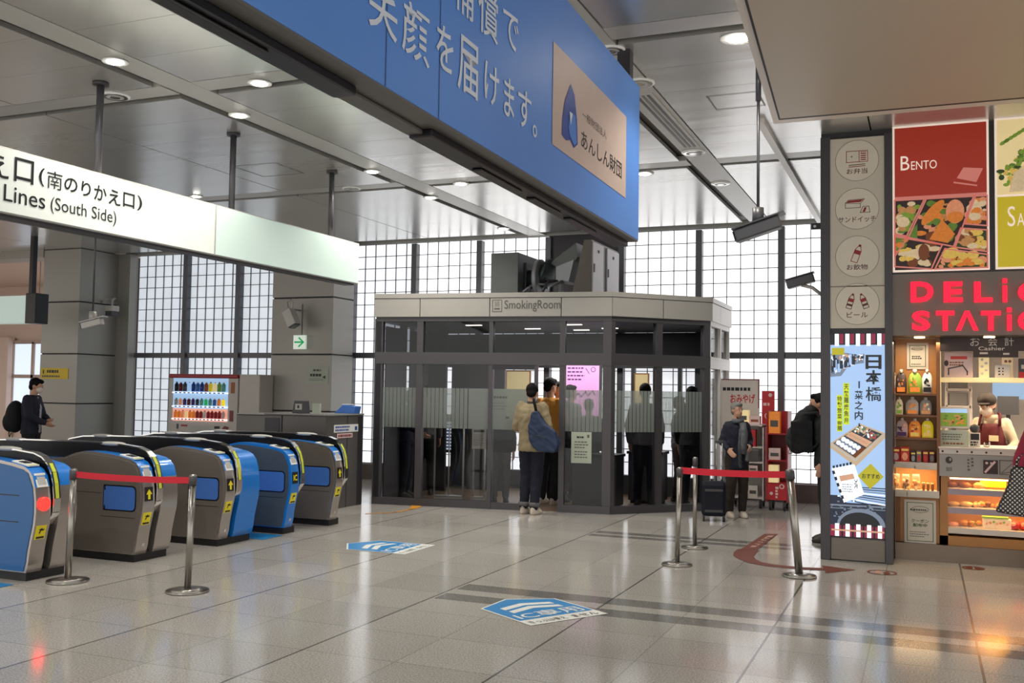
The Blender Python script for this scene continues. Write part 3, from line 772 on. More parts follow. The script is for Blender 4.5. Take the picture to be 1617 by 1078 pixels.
    s_.slab(0.0, -0.03, 0.11, 0.16, 0.0, 0.012, 'sticker_white', FT).slab(0.02, 0.03, 0.09, 0.11, 0.012, 0.016, 'ink', FT).slab(0.005, -0.025, 0.105, -0.01, 0.012, 0.014, 'yellow_green', FT)
    s_.build('card_reader', t, bevel=0.003)
    Fn, Ln = nose(0.02, 0.76, 0.87); MB().slab(0.0, 0.0, 0.11, Ln, 0.0, 0.006, 'sticker_white', Fn).slab(0.015, 0.02, 0.095, Ln - 0.015, 0.006, 0.008, 'grey_light', Fn).build('reader_screen', t)
    Fn, Ln = nose(0.02, 0.555, 0.68)
    if lamp:
        MB().cyl(Vector(Fn[0]) + Vector((0, 0.055, 0.07)), Vector(Fn[0]) + Vector((0.014, 0.055, 0.07)), 0.055, 'red_lamp', n=24).build('stop_lamp', t)
    else:
        a_ = MB(); a_.slab(0.0, 0.0, 0.10, Ln, 0.0, 0.006, 'ink', Fn)
        if mark == 'arrow': a_.poly([(0.035, 0.015), (0.065, 0.015), (0.065, 0.06), (0.088, 0.06), (0.05, 0.108), (0.012, 0.06), (0.035, 0.06)], 0.008, 'yellow', Fn)
        else: a_.text('IC', 0.015, 0.03, 0.085, 0.095, 0.008, 'yellow', Fn, bold=0.03)
        a_.build('entry_sign', t)
    Fn, Ln = nose(0.02, 0.34, 0.45); a_ = MB(); a_.slab(0.0, 0.0, 0.10, Ln, 0.0, 0.005, 'yellow', Fn)
    a_.poly([(0.02, 0.08), (0.06, 0.095), (0.06, 0.082), (0.082, 0.086), (0.075, 0.07), (0.05, 0.07), (0.04, 0.045), (0.028, 0.052), (0.04, 0.075)], 0.007, 'ink', Fn)
    a_.rect(0.01, 0.006, 0.09, 0.022, 0.007, 'ink', Fn).build('no_entry_label', t)
    d = MB().ell((-0.5, (hy0 + hy1) / 2, 1.05), (0.17, 0.045, 0.022), 'grey_light').build('sensor_dome', t)
    d2 = MB().ell((-1.75, (hy0 + hy1) / 2, 1.05), (0.17, 0.045, 0.022), 'grey_light').build('sensor_dome', t)
    if not lamp:
        f_ = nose(0.03, 0.12, 0.2)[0]; MB().slab(0.04, 0.02, 0.075, 0.05, 0.0, 0.004, 'chrome', f_).build('lock', t)
    return t
gate((-6.72, 6.05, 0), True, 'gate_deep_blue', 'gate_blue', 'gate_nose', 'gate_blue', 'gate_nose', 'x', 'blue sided ticket gate with a red stop lamp, nearest the camera', lamp=True, slate_pad=True, wid=0.42)
gate((-6.60, 7.12, 0), True, 'gate_steel', 'gate_blue', 'gate_nose', 'gate_blue', 'gate_nose', 'arrow', 'wide grey ticket gate behind the red belt, second from the camera', wid=0.45)
gate((-6.54, 8.20, 0), True, 'gate_steel', 'gate_blue', 'gate_nose', 'gate_blue', 'gate_blue', 'arrow', 'wide grey ticket gate with an all blue far half, third in the row', wid=0.55)
gate((-6.47, 9.22, 0), False, 'gate_slate', 'gate_blue', 'gate_blue', '', '', 'ic', 'narrow slate ticket gate with blue nose and yellow IC mark')
gate((-6.41, 10.03, 0), False, 'gate_steel', 'gate_blue', 'gate_nose', '', '', 'arrow', 'narrow grey ticket gate, farthest of the row, nearest the smoking room')

# ================================================================== BELT BARRIERS
def stanchion(top, basept, r, h, label, base_r=0.165, head='flat', lab=False, grp='steel belt posts'):
    x, y, _ = basept
    t = root('barrier_post', (x, y, 0), label, 'barrier post', grp)
    MB().cyl((0, 0, 0), (0, 0, 0.016), base_r, 'steel', n=36).cyl((0, 0, 0.016), (0, 0, 0.03), base_r * 0.97, 'steel', r2=0.06, n=36).build('base', t)
    tv = Vector(top)
    MB().cyl((0, 0, 0.02), tv * 0.93, r, 'steel', n=20).build('pole', t)
    MB().cyl(tv * 0.92, tv, r * 1.2, 'grey_dark' if head == 'flat' else 'steel', n=20).ell(tv, (r * 1.15, r * 1.15, 0.015), 'steel').build('belt_head', t)
    if lab:
        d = (Vector((0, 0, EYE)) - Vector((x, y, 0.7))); d.z = 0; d.normalize(); u = Vector((-d.y, d.x, 0))
        fr = frame(Vector((0, 0, 0.63)) + d * (r + 0.001), u, (0, 0, 1))
        MB().slab(-0.013, 0, 0.013, 0.17, 0, 0.002, 'white', fr).text('専', -0.008, 0.13, 0.008, 0.15, 0.003, 'ink', fr).text('用', -0.008, 0.09, 0.008, 0.11, 0.003, 'ink', fr).text('入', -0.008, 0.05, 0.008, 0.07, 0.003, 'ink', fr).text('口', -0.008, 0.02, 0.008, 0.038, 0.003, 'ink', fr).build('label_strip', t)
    return t
def belt(p, q, w_, label):
    p, q = Vector(p), Vector(q); vs = []; fs = []; n_ = 12
    nn = (q - p).cross(Vector((0, 0, 1))).normalized() * 0.0015
    for i in range(n_ + 1):
        t_ = i / n_; c = p.lerp(q, t_); c.z -= 0.03 * 4 * t_ * (1 - t_) * (q - p).length * 0.35
        for s_ in (-1, 1):
            for z in (0, w_): vs.append(c + nn * s_ + Vector((0, 0, z)))
    for i in range(n_):
        k = i * 4; fs += [(k, k + 4, k + 5, k + 1), (k + 2, k + 3, k + 7, k + 6), (k, k + 2, k + 6, k + 4), (k + 1, k + 5, k + 7, k + 3)]
    MB().add(vs, fs, 'belt_red').build('barrier_belt', label=label, cat='barrier belt', group='red retractable belts', loc=tuple(p))
s1 = atz(107, 918); s2 = atz(296, 934)
stanchion((0.02, 0, 0.905), s1, 0.026, 0.9, 'steel belt post in front of the nearest ticket gate')
stanchion((0.02, 0.0, 0.90), s2, 0.026, 0.9, 'steel belt post with a white label strip, before the third gate', lab=True)
belt((s1[0] + 0.05, s1[1], 0.845), (s2[0] - 0.01, s2[1], 0.84), 0.05, 'red belt stretched in front of the ticket gates')
s3 = atz(1262, 910); s4 = atz(1069, 892); s5 = atz(1097, 865)
dx = aty(1247, 745, s3[1])[0] - s3[0]
stanchion((dx, 0.0, 0.93), s3, 0.034, 0.9, 'leaning steel belt post beside the shop pillar', base_r=0.15)
stanchion((0.02, 0.0, 0.90), s4, 0.024, 0.9, 'steel belt post left end of the red belt near the suitcase', base_r=0.145)
stanchion((0.0, 0.0, 0.93), s5, 0.022, 0.9, 'thin steel belt post standing behind the other on the right', base_r=0.14)
belt((s4[0] + 0.03, s4[1], 0.855), (s3[0] + dx - 0.03, s3[1], 0.865), 0.06, 'red belt stretched before the woman with the suitcase')

# ================================================================== FLOOR MARKINGS
def ic_sticker(O, ang, w_, h_, apex, label):
    V = Vector((math.cos(ang), math.sin(ang), 0)); U = Vector((V.y, -V.x, 0)); Fm = frame((O[0], O[1], 0.0), U, V)
    t = MB(F=Fm)
    o_ = [(0, 0), (w_, 0), (w_, h_), (w_ / 2, apex), (0, h_)]
    t.poly(o_, 0.003, 'sticker_white'); e_ = 0.018
    t.poly([(e_, 0.15), (w_ - e_, 0.15), (w_ - e_, h_ - 0.01), (w_ / 2, apex - 0.02), (e_, h_ - 0.01)], 0.004, 'sticker_blue')
    for k in (0, 1):
        y_ = 0.50 + k * 0.11 + (h_ - .62) * .5
        t.poly([(0.12, y_ - 0.07), (w_ / 2, y_), (w_ - 0.12, y_ - 0.07), (w_ - 0.12, y_ - 0.14), (w_ / 2, y_ - 0.07), (0.12, y_ - 0.14)][::1], 0.005, 'sticker_white')
    t.text('IC専用', 0.06, 0.17, w_ - 0.06, 0.335, 0.005, 'sticker_white', bold=0.008)
    t.text('きっぷは使え', 0.04, 0.03, w_ * 0.52, 0.105, 0.005, 'ink').text('ません', w_ * 0.6, 0.03, w_ - 0.05, 0.105, 0.005, 'ink')
    t.build('floor_sticker', label=label, cat='floor sticker', group='blue arrow floor stickers', loc=(O[0], O[1], 0))
a1, a2 = atz(838, 988), atz(960, 969); V_ = math.atan2(a2[1] - a1[1], a2[0] - a1[0]) + PI / 2
ic_sticker(a1, V_, (Vector(a2) - Vector(a1)).length, 0.62, 0.80, 'blue and white arrow sticker lying on the dark floor stripes, nearest')
ic_sticker((-4.68, 8.66), PI, 0.66, 0.66, 0.86, 'blue and white arrow sticker on the plain floor before the farthest gates')
# fix orientation for both by building with U to the right of V
def blue_mat(pts, label):
    MB(F=frame((0, 0, 0), (1, 0, 0), (0, 1, 0))).poly([(p_[0], p_[1]) for p_ in pts], 0.003, 'sticker_blue').build('floor_mat', label=label, cat='floor marking', group='blue strips in the gate lanes', loc=(pts[0][0], pts[0][1], 0))
blue_mat([(-8.2, 8.80), (-6.45, 8.80), (-6.45, 9.16), (-8.2, 9.16)], 'blue floor strip in the lane between the third and fourth gate')
blue_mat([(-8.2, 5.55), (-6.72, 5.55), (-6.72, 5.92), (-8.2, 5.92)], 'blue floor strip in the lane at the left picture edge')
# curved brown queue arrow
def gp(px_, py_): return atz(px_, py_)[:2]
qa = MB(F=frame((0, 0, 0), (1, 0, 0), (0, 1, 0)))
qa.poly([gp(1207, 843), gp(1229, 843), gp(1196, 868), gp(1168, 868)], 0.003, 'arrow_brown')
cl = [gp(1182, 868), gp(1176, 873), gp(1174, 878), gp(1180, 883), gp(1192, 888), gp(1212, 892), gp(1240, 895), gp(1270, 897.5), gp(1306, 899)]
wd = [0.22, 0.22, 0.2, 0.17, 0.15, 0.14, 0.13, 0.13, 0.13]
pts = []
for i, c in enumerate(cl):
    a_, b_ = Vector(cl[max(i - 1, 0)]), Vector(cl[min(i + 1, len(cl) - 1)]); d = (b_ - a_).normalized(); nn = Vector((-d.y, d.x)) * wd[i] / 2
    pts.append((Vector(c) + nn, Vector(c) - nn))
for (a_, b_), (c_, d_) in zip(pts, pts[1:]): qa.poly([tuple(a_), tuple(b_), tuple(d_), tuple(c_)], 0.003, 'arrow_brown')
qa.poly([gp(1298, 893), gp(1304, 905), gp(1352, 900)], 0.0035, 'arrow_brown')
qa.poly([gp(1213, 846), gp(1222, 846), gp(1193, 864), gp(1184, 864)], 0.0045, 'arrow_pale')
for k in range(5):
    c = Vector(gp(1218, 848)).lerp(Vector(gp(1189, 862)), (k + 0.5) / 5); qa.rect(c.x - 0.03, c.y - 0.06, c.x + 0.03, c.y + 0.05, 0.0055, 'arrow_brown')
qa.build('floor_arrow', label='curved brown queue arrow stuck on the floor by the leaning post', cat='floor arrow', loc=gp(1174, 878) + (0,))
for (px_, py_, r_, lb) in ((1393, 904, 0.13, 'round brown feet marker on the floor before the shop pillar'), (1537, 897, 0.10, 'small round brown marker on the floor before the bakery case')):
    c = gp(px_, py_); k_ = MB(F=frame((0, 0, 0), (1, 0, 0), (0, 1, 0)))
    k_.ring(c[0], c[1], r_, 0.02, 0.003, 'arrow_brown').disc(c[0] - 0.035, c[1] + 0.01, 0.03, 0.075, 0.003, 'arrow_pale' if r_ > .12 else 'arrow_brown').disc(c[0] + 0.04, c[1] - 0.01, 0.03, 0.075, 0.003, 'arrow_brown')
    k_.build('floor_marker', label=lb, cat='floor marker', group='round queue markers', loc=(c[0], c[1], 0))
k_ = MB(F=frame((0, 0, 0), (1, 0, 0), (0, 1, 0)))
k_.line([gp(580, 811), gp(625, 809), gp(648, 804), gp(663, 800)], 0.05, 0.003, 'orange_tape').poly([gp(650, 797), gp(668, 797), gp(660, 803), gp(646, 804)], 0.0035, 'orange_tape')
k_.build('floor_tape', label='thin orange tape arrow on the floor before the smoking room', cat='floor tape', loc=gp(625, 809) + (0,))
# ================================================================== SMOKING ROOM
A, Cc, D = Vector((-7.1535, 12.2635, 0)), Vector((-3.8405, 12.7495, 0)), Vector((-2.747, 13.864, 0))
ZUP = Vector((0, 0, 1))
U1 = (Cc - A).normalized(); U2 = (D - Cc).normalized()
BL = A + Vector((-U1.y, U1.x, 0)) * 3.0; Bk = Vector((-2.747, 15.45, 0)); BL.y = min(BL.y, 15.45)
F1, F2, F3, F4 = frame(A, U1, ZUP), frame(Cc, U2, ZUP), frame(D, (0, 1, 0), ZUP), frame(BL, A - BL, ZUP)
L1, L2, L3, L4 = (Cc - A).length, (D - Cc).length, 1.5, (A - BL).length
SR = root('smoking_room', (-5.0, 14.0, 0), 'grey framed glass smoking room with SmokingRoom written on its fascia', 'smoking room')
def sp(name, F, u0, v0, u1, v1, d0, d1, m, bevel=0, label=None):
    return LMB().slab(u0, v0, u1, v1, d0, d1, m, F).build(name, SR, bevel=bevel, label=label)
for (u0, u1) in ((-0.02, 0.08), (0.61, 0.70), (1.656, 1.71), (2.645, 2.72), (3.235, L1)): sp('frame_post', F1, u0, 0, u1, 2.6, -0.10, 0.0, 'frame_grey')
for (u0, u1) in ((0.0, 0.06), (0.70, 0.79), (1.465, L2)): sp('frame_post', F2, u0, 0, u1, 2.6, -0.10, 0.0, 'frame_grey')
for (u0, u1) in ((0.0, 0.06), (0.75, 0.83), (1.44, 1.5)): sp('frame_post', F3, u0, 0, u1, 2.6, -0.10, 0.0, 'fascia_side')  # window-lit side: the daylight on it is put into a paler colour
for (u0, u1) in ((0.0, 0.08), (1.0, 1.06), (2.0, 2.06), (L4 - 0.08, L4)): sp('frame_post', F4, u0, 0, u1, 2.6, -0.10, 0.0, 'frame_grey')
for Fq, Lq, mq in ((F1, L1, 'frame_grey'), (F2, L2, 'frame_grey'), (F3, L3, 'fascia_side'), (F4, L4, 'frame_grey')):
    sp('frame_beam', Fq, 0, 1.965, Lq, 2.13, -0.09, 0.006, mq); sp('frame_beam', Fq, 0, 2.56, Lq, 2.63, -0.09, 0.004, mq)
sp('bottom_rail', F1, 0, 0, 1.71, 0.10, -0.10, 0.01, 'frame_grey'); sp('bottom_rail', F1, 2.645, 0, L1, 0.10, -0.10, 0.01, 'frame_grey')
sp('bottom_rail', F1, 1.71, 0, 2.32, 0.09, -0.06, 0.0, 'frame_grey')
for Fq, Lq in ((F2, L2), (F3, L3), (F4, L4)): sp('bottom_rail', Fq, 0, 0, Lq, 0.10, -0.10, 0.01, 'frame_grey')
# fascia
def fas(Fq, cuts, m):
    for a, c in zip(cuts, cuts[1:]): sp('fascia_panel', Fq, a + 0.006, 2.625, c - 0.006, 2.875, -0.03, 0.03, m)
    sp('fascia_cap', Fq, cuts[0], 2.885, cuts[-1], 2.95, -0.10, 0.035, m); sp('fascia_core', Fq, cuts[0], 2.63, cuts[-1], 2.93, -0.10, -0.031, 'seam')
    sp('fascia_joint', Fq, cuts[0], 2.872, cuts[-1], 2.886, -0.03, 0.01, 'seam')
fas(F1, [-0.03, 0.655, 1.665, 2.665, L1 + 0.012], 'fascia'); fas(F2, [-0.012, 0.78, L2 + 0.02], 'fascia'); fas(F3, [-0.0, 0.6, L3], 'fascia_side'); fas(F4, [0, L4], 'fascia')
t = LMB(F=F1); t.text('SmokingRoom', 1.875, 2.69, 2.655, 2.845, 0.034, 'ink_grey', bold=0.004)
t.line([(1.705, 2.69), (1.835, 2.69), (1.835, 2.85), (1.705, 2.85)], 0.008, 0.034, 'ink_grey', close=True).rect(1.73, 2.72, 1.81, 2.738, 0.034, 'ink_grey')
for k in range(3): t.line([(1.745 + k * .022, 2.76), (1.755 + k * .022, 2.785), (1.743 + k * .022, 2.80), (1.752 + k * .022, 2.825)], 0.005, 0.034, 'ink_grey')
t.build('lettering', SR)
# roof, room ceiling, room floor, back wall
out = [(A.x, A.y), (Cc.x, Cc.y), (D.x, D.y), (-2.747, 15.45), (BL.x, BL.y)]
cen = Vector((sum(p_[0] for p_ in out) / 5, sum(p_[1] for p_ in out) / 5))
ins = lambda k: [tuple(cen + (Vector(p_) - cen) * k) for p_ in out]
LMB().ext(ins(0.97), 'z', 2.87, 2.91, 'grey_mid').build('roof', SR)
LMB().ext(ins(0.97), 'z', 2.565, 2.60, 'grey_mid').build('room_ceiling', SR)
LMB().ext(ins(0.97), 'z', 0.001, 0.006, 'room_floor').build('room_floor', SR)
bw = LMB(); bw.box(BL.x, 15.38, 2.0, -2.80, 15.44, 2.56, 'grey_dark'); bw.box(BL.x, 15.38, 0, -2.80, 15.44, 0.3, 'grey_dark')
for X0, X1 in ((-7.6, aty(712, 600, 15.38)[0] - .12), (aty(712, 600, 15.38)[0] + .02, aty(774, 600, 15.38)[0])): bw.box(X0, 15.37, 0.3, X1, 15.43, 2.0, 'grey_dark')
for a_, c_ in ((0.12, 0.95), (1.1, 1.9), (2.1, L4 - .1)): bw.slab(a_, .1, c_, 2.5, -.12, -.10, 'grey_dark', F4)
for X0 in (-5.2, -4.3, -3.55): bw.box(X0, 15.36, 0.3, X0 + 0.06, 15.44, 2.0, 'frame_grey')
bw.build('back_wall', SR)
LMB().box(-7.45, 14.3, 0, -7.05, 14.36, 2.56, 'grey_dark').box(-6.9, 14.8, 0, -6.25, 14.86, 2.1, 'frame_grey').build('inner_partition', SR)
# panes
for (u0, u1) in ((0.08, 0.61), (0.70, 2.645), (2.72, 3.235)): sp('upper_pane', F1, u0, 2.13, u1, 2.56, -0.05, -0.042, 'room_glass_dark')
for (u0, u1) in ((0.06, 0.70), (0.79, 1.465)): sp('upper_pane', F2, u0, 2.13, u1, 2.56, -0.05, -0.042, 'room_glass_dark')
for (u0, u1) in ((0.06, 0.75), (0.83, 1.44)): sp('upper_pane', F3, u0, 2.13, u1, 2.56, -0.05, -0.042, 'room_glass'); sp('lower_pane', F3, u0, 0.1, u1, 1.965, -0.05, -0.042, 'room_glass')
for (u0, u1) in ((0.08, 0.61), (0.70, 1.656), (2.72, 3.235)): sp('lower_pane', F1, u0, 0.1, u1, 1.965, -0.05, -0.042, 'room_glass')
for (u0, u1) in ((0.06, 0.70), (0.79, 1.465)): sp('lower_pane', F2, u0, 0.1, u1, 1.965, -0.05, -0.042, 'room_glass')
def film(Fq, u0, u1, plain=False):
    f_ = LMB(F=Fq); 
    if plain: f_.rect(u0, 1.08, u1, 1.635, -0.036, 'frost')
    else:
        n_ = int((u1 - u0) / 0.055); h = (u1 - u0) / n_
        for k in range(n_): f_.rect(u0 + k * h, 1.08, u0 + (k + 1) * h - 0.008, 1.635, -0.036, 'frost').rect(u0 + (k + 1) * h - 0.008, 1.08, u0 + (k + 1) * h, 1.635, -0.036, 'frost_line')
    f_.build('frosted_film', SR)
film(F1, 0.09, 0.605); film(F1, 0.705, 1.36); film(F1, 1.365, 1.65, True); film(F1, 2.725, 3.23); film(F2, 0.065, 0.695); film(F2, 0.795, 1.46)
# sliding door
DR = tag(bpy.data.objects.new('sliding_door', None)); C.objects.link(DR); DR.parent = SR
def dp(name, *a, **k):
    o = LMB().slab(*a, F1).build(name, None); 
    o.data.transform(Matrix.Translation(-Vector(SR.location))); o.parent = DR; return o
dp('door_stile', 2.30, 0.09, 2.35, 1.965, -0.04, 0.0, 'frame_grey'); dp('door_rail', 1.71, 1.90, 2.32, 1.965, -0.04, -0.002, 'dark_frame')
dp('door_pane', 1.71, 0.09, 2.30, 1.90, -0.03, -0.024, 'room_glass'); dp('frosted_film', 1.715, 1.08, 2.295, 1.635, -0.022, -0.02, 'frost')
o = LMB(F=F1).scribble(1.73, 1.50, 1.98, 1.54, 1, -0.018, 'ink_grey', seed=3, fill=0.7).scribble(1.73, 1.34, 1.93, 1.46, 3, -0.018, 'ink_grey', seed=4, fill=0.15).rect(1.90, 1.23, 1.95, 1.26, -0.018, 'ink_grey').build('door_notice', None)
o.data.transform(Matrix.Translation(-Vector(SR.location))); o.parent = DR
# paper notice on the glass
n_ = LMB(F=F1).slab(2.815, 0.66, 3.09, 1.075, -0.03, -0.02, 'paper_green', F1).scribble(2.89, 0.99, 3.02, 1.02, 1, -0.018, 'ink', seed=8, fill=.8).scribble(2.86, 0.85, 3.05, 0.96, 3, -0.018, 'ink_grey', seed=5, fill=.35).scribble(2.86, 0.72, 3.05, 0.83, 3, -0.018, 'ink_grey', seed=6, fill=.35).rect(3.03, 1.0, 3.06, 1.04, -0.018, 'ink_grey')
n_.build('paper_notice', label='pale green paper notice taped low on the smoking room glass right of the door', cat='notice', loc=tuple(n_.p3(2.95, 0.66, -0.02)))
# inside the room: pipe stand, little notice stand, pink panels, ash stands
def stand(u0, u1, z0, z1, label, board=False):
    q_ = F1; b_ = LMB().tube([q_[0] + q_[1] * u0 + ZUP * z0 - q_[3] * .22, q_[0] + q_[1] * u0 + ZUP * z1 - q_[3] * .22, q_[0] + q_[1] * u1 + ZUP * z1 - q_[3] * .22, q_[0] + q_[1] * u1 + ZUP * z0 - q_[3] * .22], 0.014, 'rack_white')
    c = q_[0] + q_[1] * ((u0 + u1) / 2) - q_[3] * .22
    r_ = root('pipe_barrier' if not board else 'notice_stand', (c.x, c.y, 0), label, 'stand')
    b_.tube([q_[0] + q_[1] * u0 + ZUP * z0 - q_[3] * .22, q_[0] + q_[1] * u1 + ZUP * z0 - q_[3] * .22], 0.016, 'rack_white')
    if not board: b_.tube([c + ZUP * z0, c + ZUP * z1], 0.01, 'rack_white')
    b_.build('pipe_frame', r_)
    LMB().obox(c + ZUP * 0.03 + q_[1] * (-(u1 - u0) * .35), q_[1], q_[3], ZUP, 0.03, 0.13, 0.03, 'grey_dark').obox(c + ZUP * 0.03 + q_[1] * ((u1 - u0) * .35), q_[1], q_[3], ZUP, 0.03, 0.13, 0.03, 'grey_dark').obox(c + ZUP * .08, q_[1], q_[3], ZUP, (u1 - u0) / 2, .015, .03, 'rack_white').build('foot', r_)
    if board:
        LMB(F=frame(c - ZUP * 0 + q_[3] * 0.02, q_[1], ZUP)).slab(-.10, 0.80, .10, 1.08, 0, .006, 'paper').rect(-.08, 1.03, .08, 1.06, .008, 'ink').scribble(-.08, .84, .08, 1.0, 7, .008, 'ink_grey', seed=9, fill=.3).build('beige_board', r_)
    else:
        pass
stand(0.83, 1.25, 0.13, 1.08, 'white pipe barrier standing behind the left glass of the smoking room')
stand(1.40, 1.56, 0.13, 0.85, 'small white stand holding a printed notice behind the smoking room glass', True)
# back grille with daylight in its slats
gx0, gx1 = aty(688, 710, 15.3)[0], aty(712, 710, 15.3)[0]
g = LMB(); g.box(gx0, 15.3, 0.55, gx1, 15.34, 1.2, 'grey_dark')
for k in range(11): g.box(gx0, 15.28, 0.60 + k * 0.055, gx1 - (0.09 if k > 8 else 0.0), 15.30, 0.63 + k * 0.055, 'window_sky')
g.build('louvre_grille', label='bright slatted grille low on the back wall inside the smoking room', cat='grille', loc=((gx0 + gx1) / 2, 15.3, 0.55))
def pink_panel(px0, px1, py0, py1, Y, label, seed):  # pink patches in the glass, built as emissive framed panels
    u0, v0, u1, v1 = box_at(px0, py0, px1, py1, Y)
    r_ = root('pink_panel', ((u0 + u1) / 2, Y, v0), label, 'lit poster', 'pink glowing panels in the smoking room')
    LMB().box(u0 - .03, Y, v0 - .03, u1 + .03, Y + .06, v1 + .03, 'dark_frame').build('panel_frame', r_)
    m_ = LMB(F=fy(Y - .001)); m_.rect(u0, v0, u1, v1, 0.002, 'pink_glow')
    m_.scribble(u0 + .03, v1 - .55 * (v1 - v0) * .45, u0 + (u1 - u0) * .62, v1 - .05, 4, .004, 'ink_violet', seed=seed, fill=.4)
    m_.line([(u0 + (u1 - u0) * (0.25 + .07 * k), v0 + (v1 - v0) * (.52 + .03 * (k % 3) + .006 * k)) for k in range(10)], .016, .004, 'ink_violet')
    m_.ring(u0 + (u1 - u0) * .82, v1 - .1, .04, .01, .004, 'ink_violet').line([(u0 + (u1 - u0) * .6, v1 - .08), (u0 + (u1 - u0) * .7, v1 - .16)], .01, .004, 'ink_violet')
    m_.build('panel_sheet', r_)
pink_panel(652, 688, 573, 690, 14.9, 'pink glowing panel seen behind the second post of the smoking room', 11)
pink_panel(893, 946, 573, 690, 14.6, 'pink glowing panel with violet writing seen right of the smoking room door', 12)
def ash(x, y, label, w_=0.32):
    r_ = root('ash_stand', (x, y, 0), label, 'ashtray stand', 'grey ashtray stands in the smoking room')
    MB().box(-w_, -.18, .05, w_, .18, .72, 'grey_dark').build('stand_cabinet', r_, bevel=.01)
    MB().box(-w_ - .02, -.2, .72, w_ + .02, .2, .76, 'black').build('ash_tray', r_, bevel=.006)
    MB().box(-w_ + .03, -.16, 0, w_ - .03, .16, .05, 'plinth').build('stand_base', r_)
ash(-4.2, 13.35, 'grey ashtray stand behind the glass with the pale green notice'); ash(-3.75, 14.35, 'grey ashtray stand behind the angled glass, left of the jeans wearer', .25)
for (x, y, z0, z1, mm, lb) in ((aty(818, 600, 15.3)[0], 15.3, 1.0, 1.95, 'poster_cream', 'beige panel against the bright windows, seen above the door film'),
                    (aty(1013, 600, 15.3)[0], 15.3, 1.2, 1.92, 'poster_cream', 'small beige board standing in for a reflection in the angled glass')):  # tan reflection in the angled glass, built as a solid board
    r_ = root('beige_board', (x, y, z0), lb, 'notice board')
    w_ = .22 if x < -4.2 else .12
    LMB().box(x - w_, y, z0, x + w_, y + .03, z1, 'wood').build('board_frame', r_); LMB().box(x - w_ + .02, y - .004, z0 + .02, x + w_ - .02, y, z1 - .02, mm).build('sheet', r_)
for k, (u, d) in enumerate(((1.2, -0.8), (1.9, -1.6), (2.7, -.7), (2.6, -1.9), (3.1, -1.5))):
    c = F1[0] + F1[1] * u + F1[3] * d
    LMB().box(c.x - .12, c.y - .03, 2.553, c.x + .12, c.y + .03, 2.566, 'lamp_small').build('lamp_strip', SR)

# ---- on the roof
def rbox(name, px0, py0, px1, py1, Y, dy, m, label, cat, z0=None):
    u0, v0, u1, v1 = box_at(px0, py0, px1, py1, Y); z0 = 2.95 if z0 is None else z0
    return u0, u1, z0, v1
u0, u1, z0, z1 = rbox('', 775, 399, 818, 458, 13.2, 1, '', '', '')
r_ = root('duct_box', ((u0 + u1) / 2, 13.6, 2.91), 'dark grey sheet metal duct box at the left end of the roof machinery', 'duct box')
LMB().box(u0, 13.2, 2.91, u1, 14.3, z1, 'duct').build('casing', r_, bevel=.008); LMB().box(u1, 13.45, 3.0, u1 + .03, 14.1, z1 - .12, 'grey_dark').build('flange', r_)
r_ = root('fan_unit', (-5.2, 13.7, 2.91), 'dark round fan and motor with pipes between the roof duct boxes', 'fan')
mx0 = aty(824, 430, 13.6)[0] + .06; mx1 = aty(864, 430, 13.6)[0]
LMB().cyl((mx0, 13.6, 3.25), (mx0 + .35, 13.6, 3.25), .14, 'motor').cyl((mx0 - .1, 13.6, 3.25), (mx0, 13.6, 3.25), .09, 'grey_mid').build('motor', r_)
LMB().cyl((mx0 + .3, 13.62, 3.32), (mx1 + .02, 13.62, 3.30), .25, 'motor', n=24).cyl((mx1 - .1, 13.5, 3.25), (mx1 - .04, 13.5, 3.25), .28, 'duct_light', n=24).build('fan_housing', r_)
tb = LMB()
for k in range(5): tb.tube([(mx0 + .05 + .1 * k, 13.35, 2.93), (mx0 + .08 + .1 * k, 13.32, 3.05 + .05 * (k % 3)), (mx0 + .2 + .08 * k, 13.4, 3.15 + .06 * (k % 2)), (mx0 + .3 + .08 * k, 13.5, 3.2)], .022, 'grey_dark' if k % 2 else 'duct_light')
tb.build('pipe', r_); LMB().box(mx0 - .1, 13.3, 2.91, mx1, 13.9, 2.98, 'grey_dark').build('bed_frame', r_)
r_ = root('curved_duct', (-4.7, 13.8, 2.91), 'slanting sheet metal hood duct left of the roof cabinet', 'duct')
ax = lambda px_, py_, Y: (aty(px_, py_, Y)[0], aty(px_, py_, Y)[2])
LMB().ext([ax(868, 415, 13.55), ax(910, 383, 13.55), ax(912, 405, 13.55), ax(908, 412, 13.55), ax(878, 421, 13.55)], 'y', 13.55, 14.2, 'duct').build('duct_upper', r_)
LMB().ext([ax(878, 421, 13.5), ax(906, 410, 13.5), ax(898, 444, 13.5), ax(878, 443, 13.5)], 'y', 13.5, 14.1, 'duct_light').build('duct_throat', r_)
LMB().box(ax(880, 445, 13.6)[0], 13.65, 2.91, ax(885, 445, 13.6)[0], 13.75, ax(880, 443, 13.6)[1] + .05, 'grey_light').build('support', r_)
u0, v0, u1, v1 = box_at(903, 380, 934, 458, 13.3)
Yb = atx(976, 420, u1)[1]
r_ = root('roof_cabinet', ((u0 + u1) / 2, 13.6, 2.91), 'tall cabinet with two white doors on the smoking room roof', 'cabinet')
vt = aty(934, 378, 13.3)[2]
LMB().ext([(u0, 2.96), (u1, 2.96), (u1, vt), (u0 + .18, vt)], 'y', 13.3, Yb, 'cabinet_side').build('cabinet_body', r_)
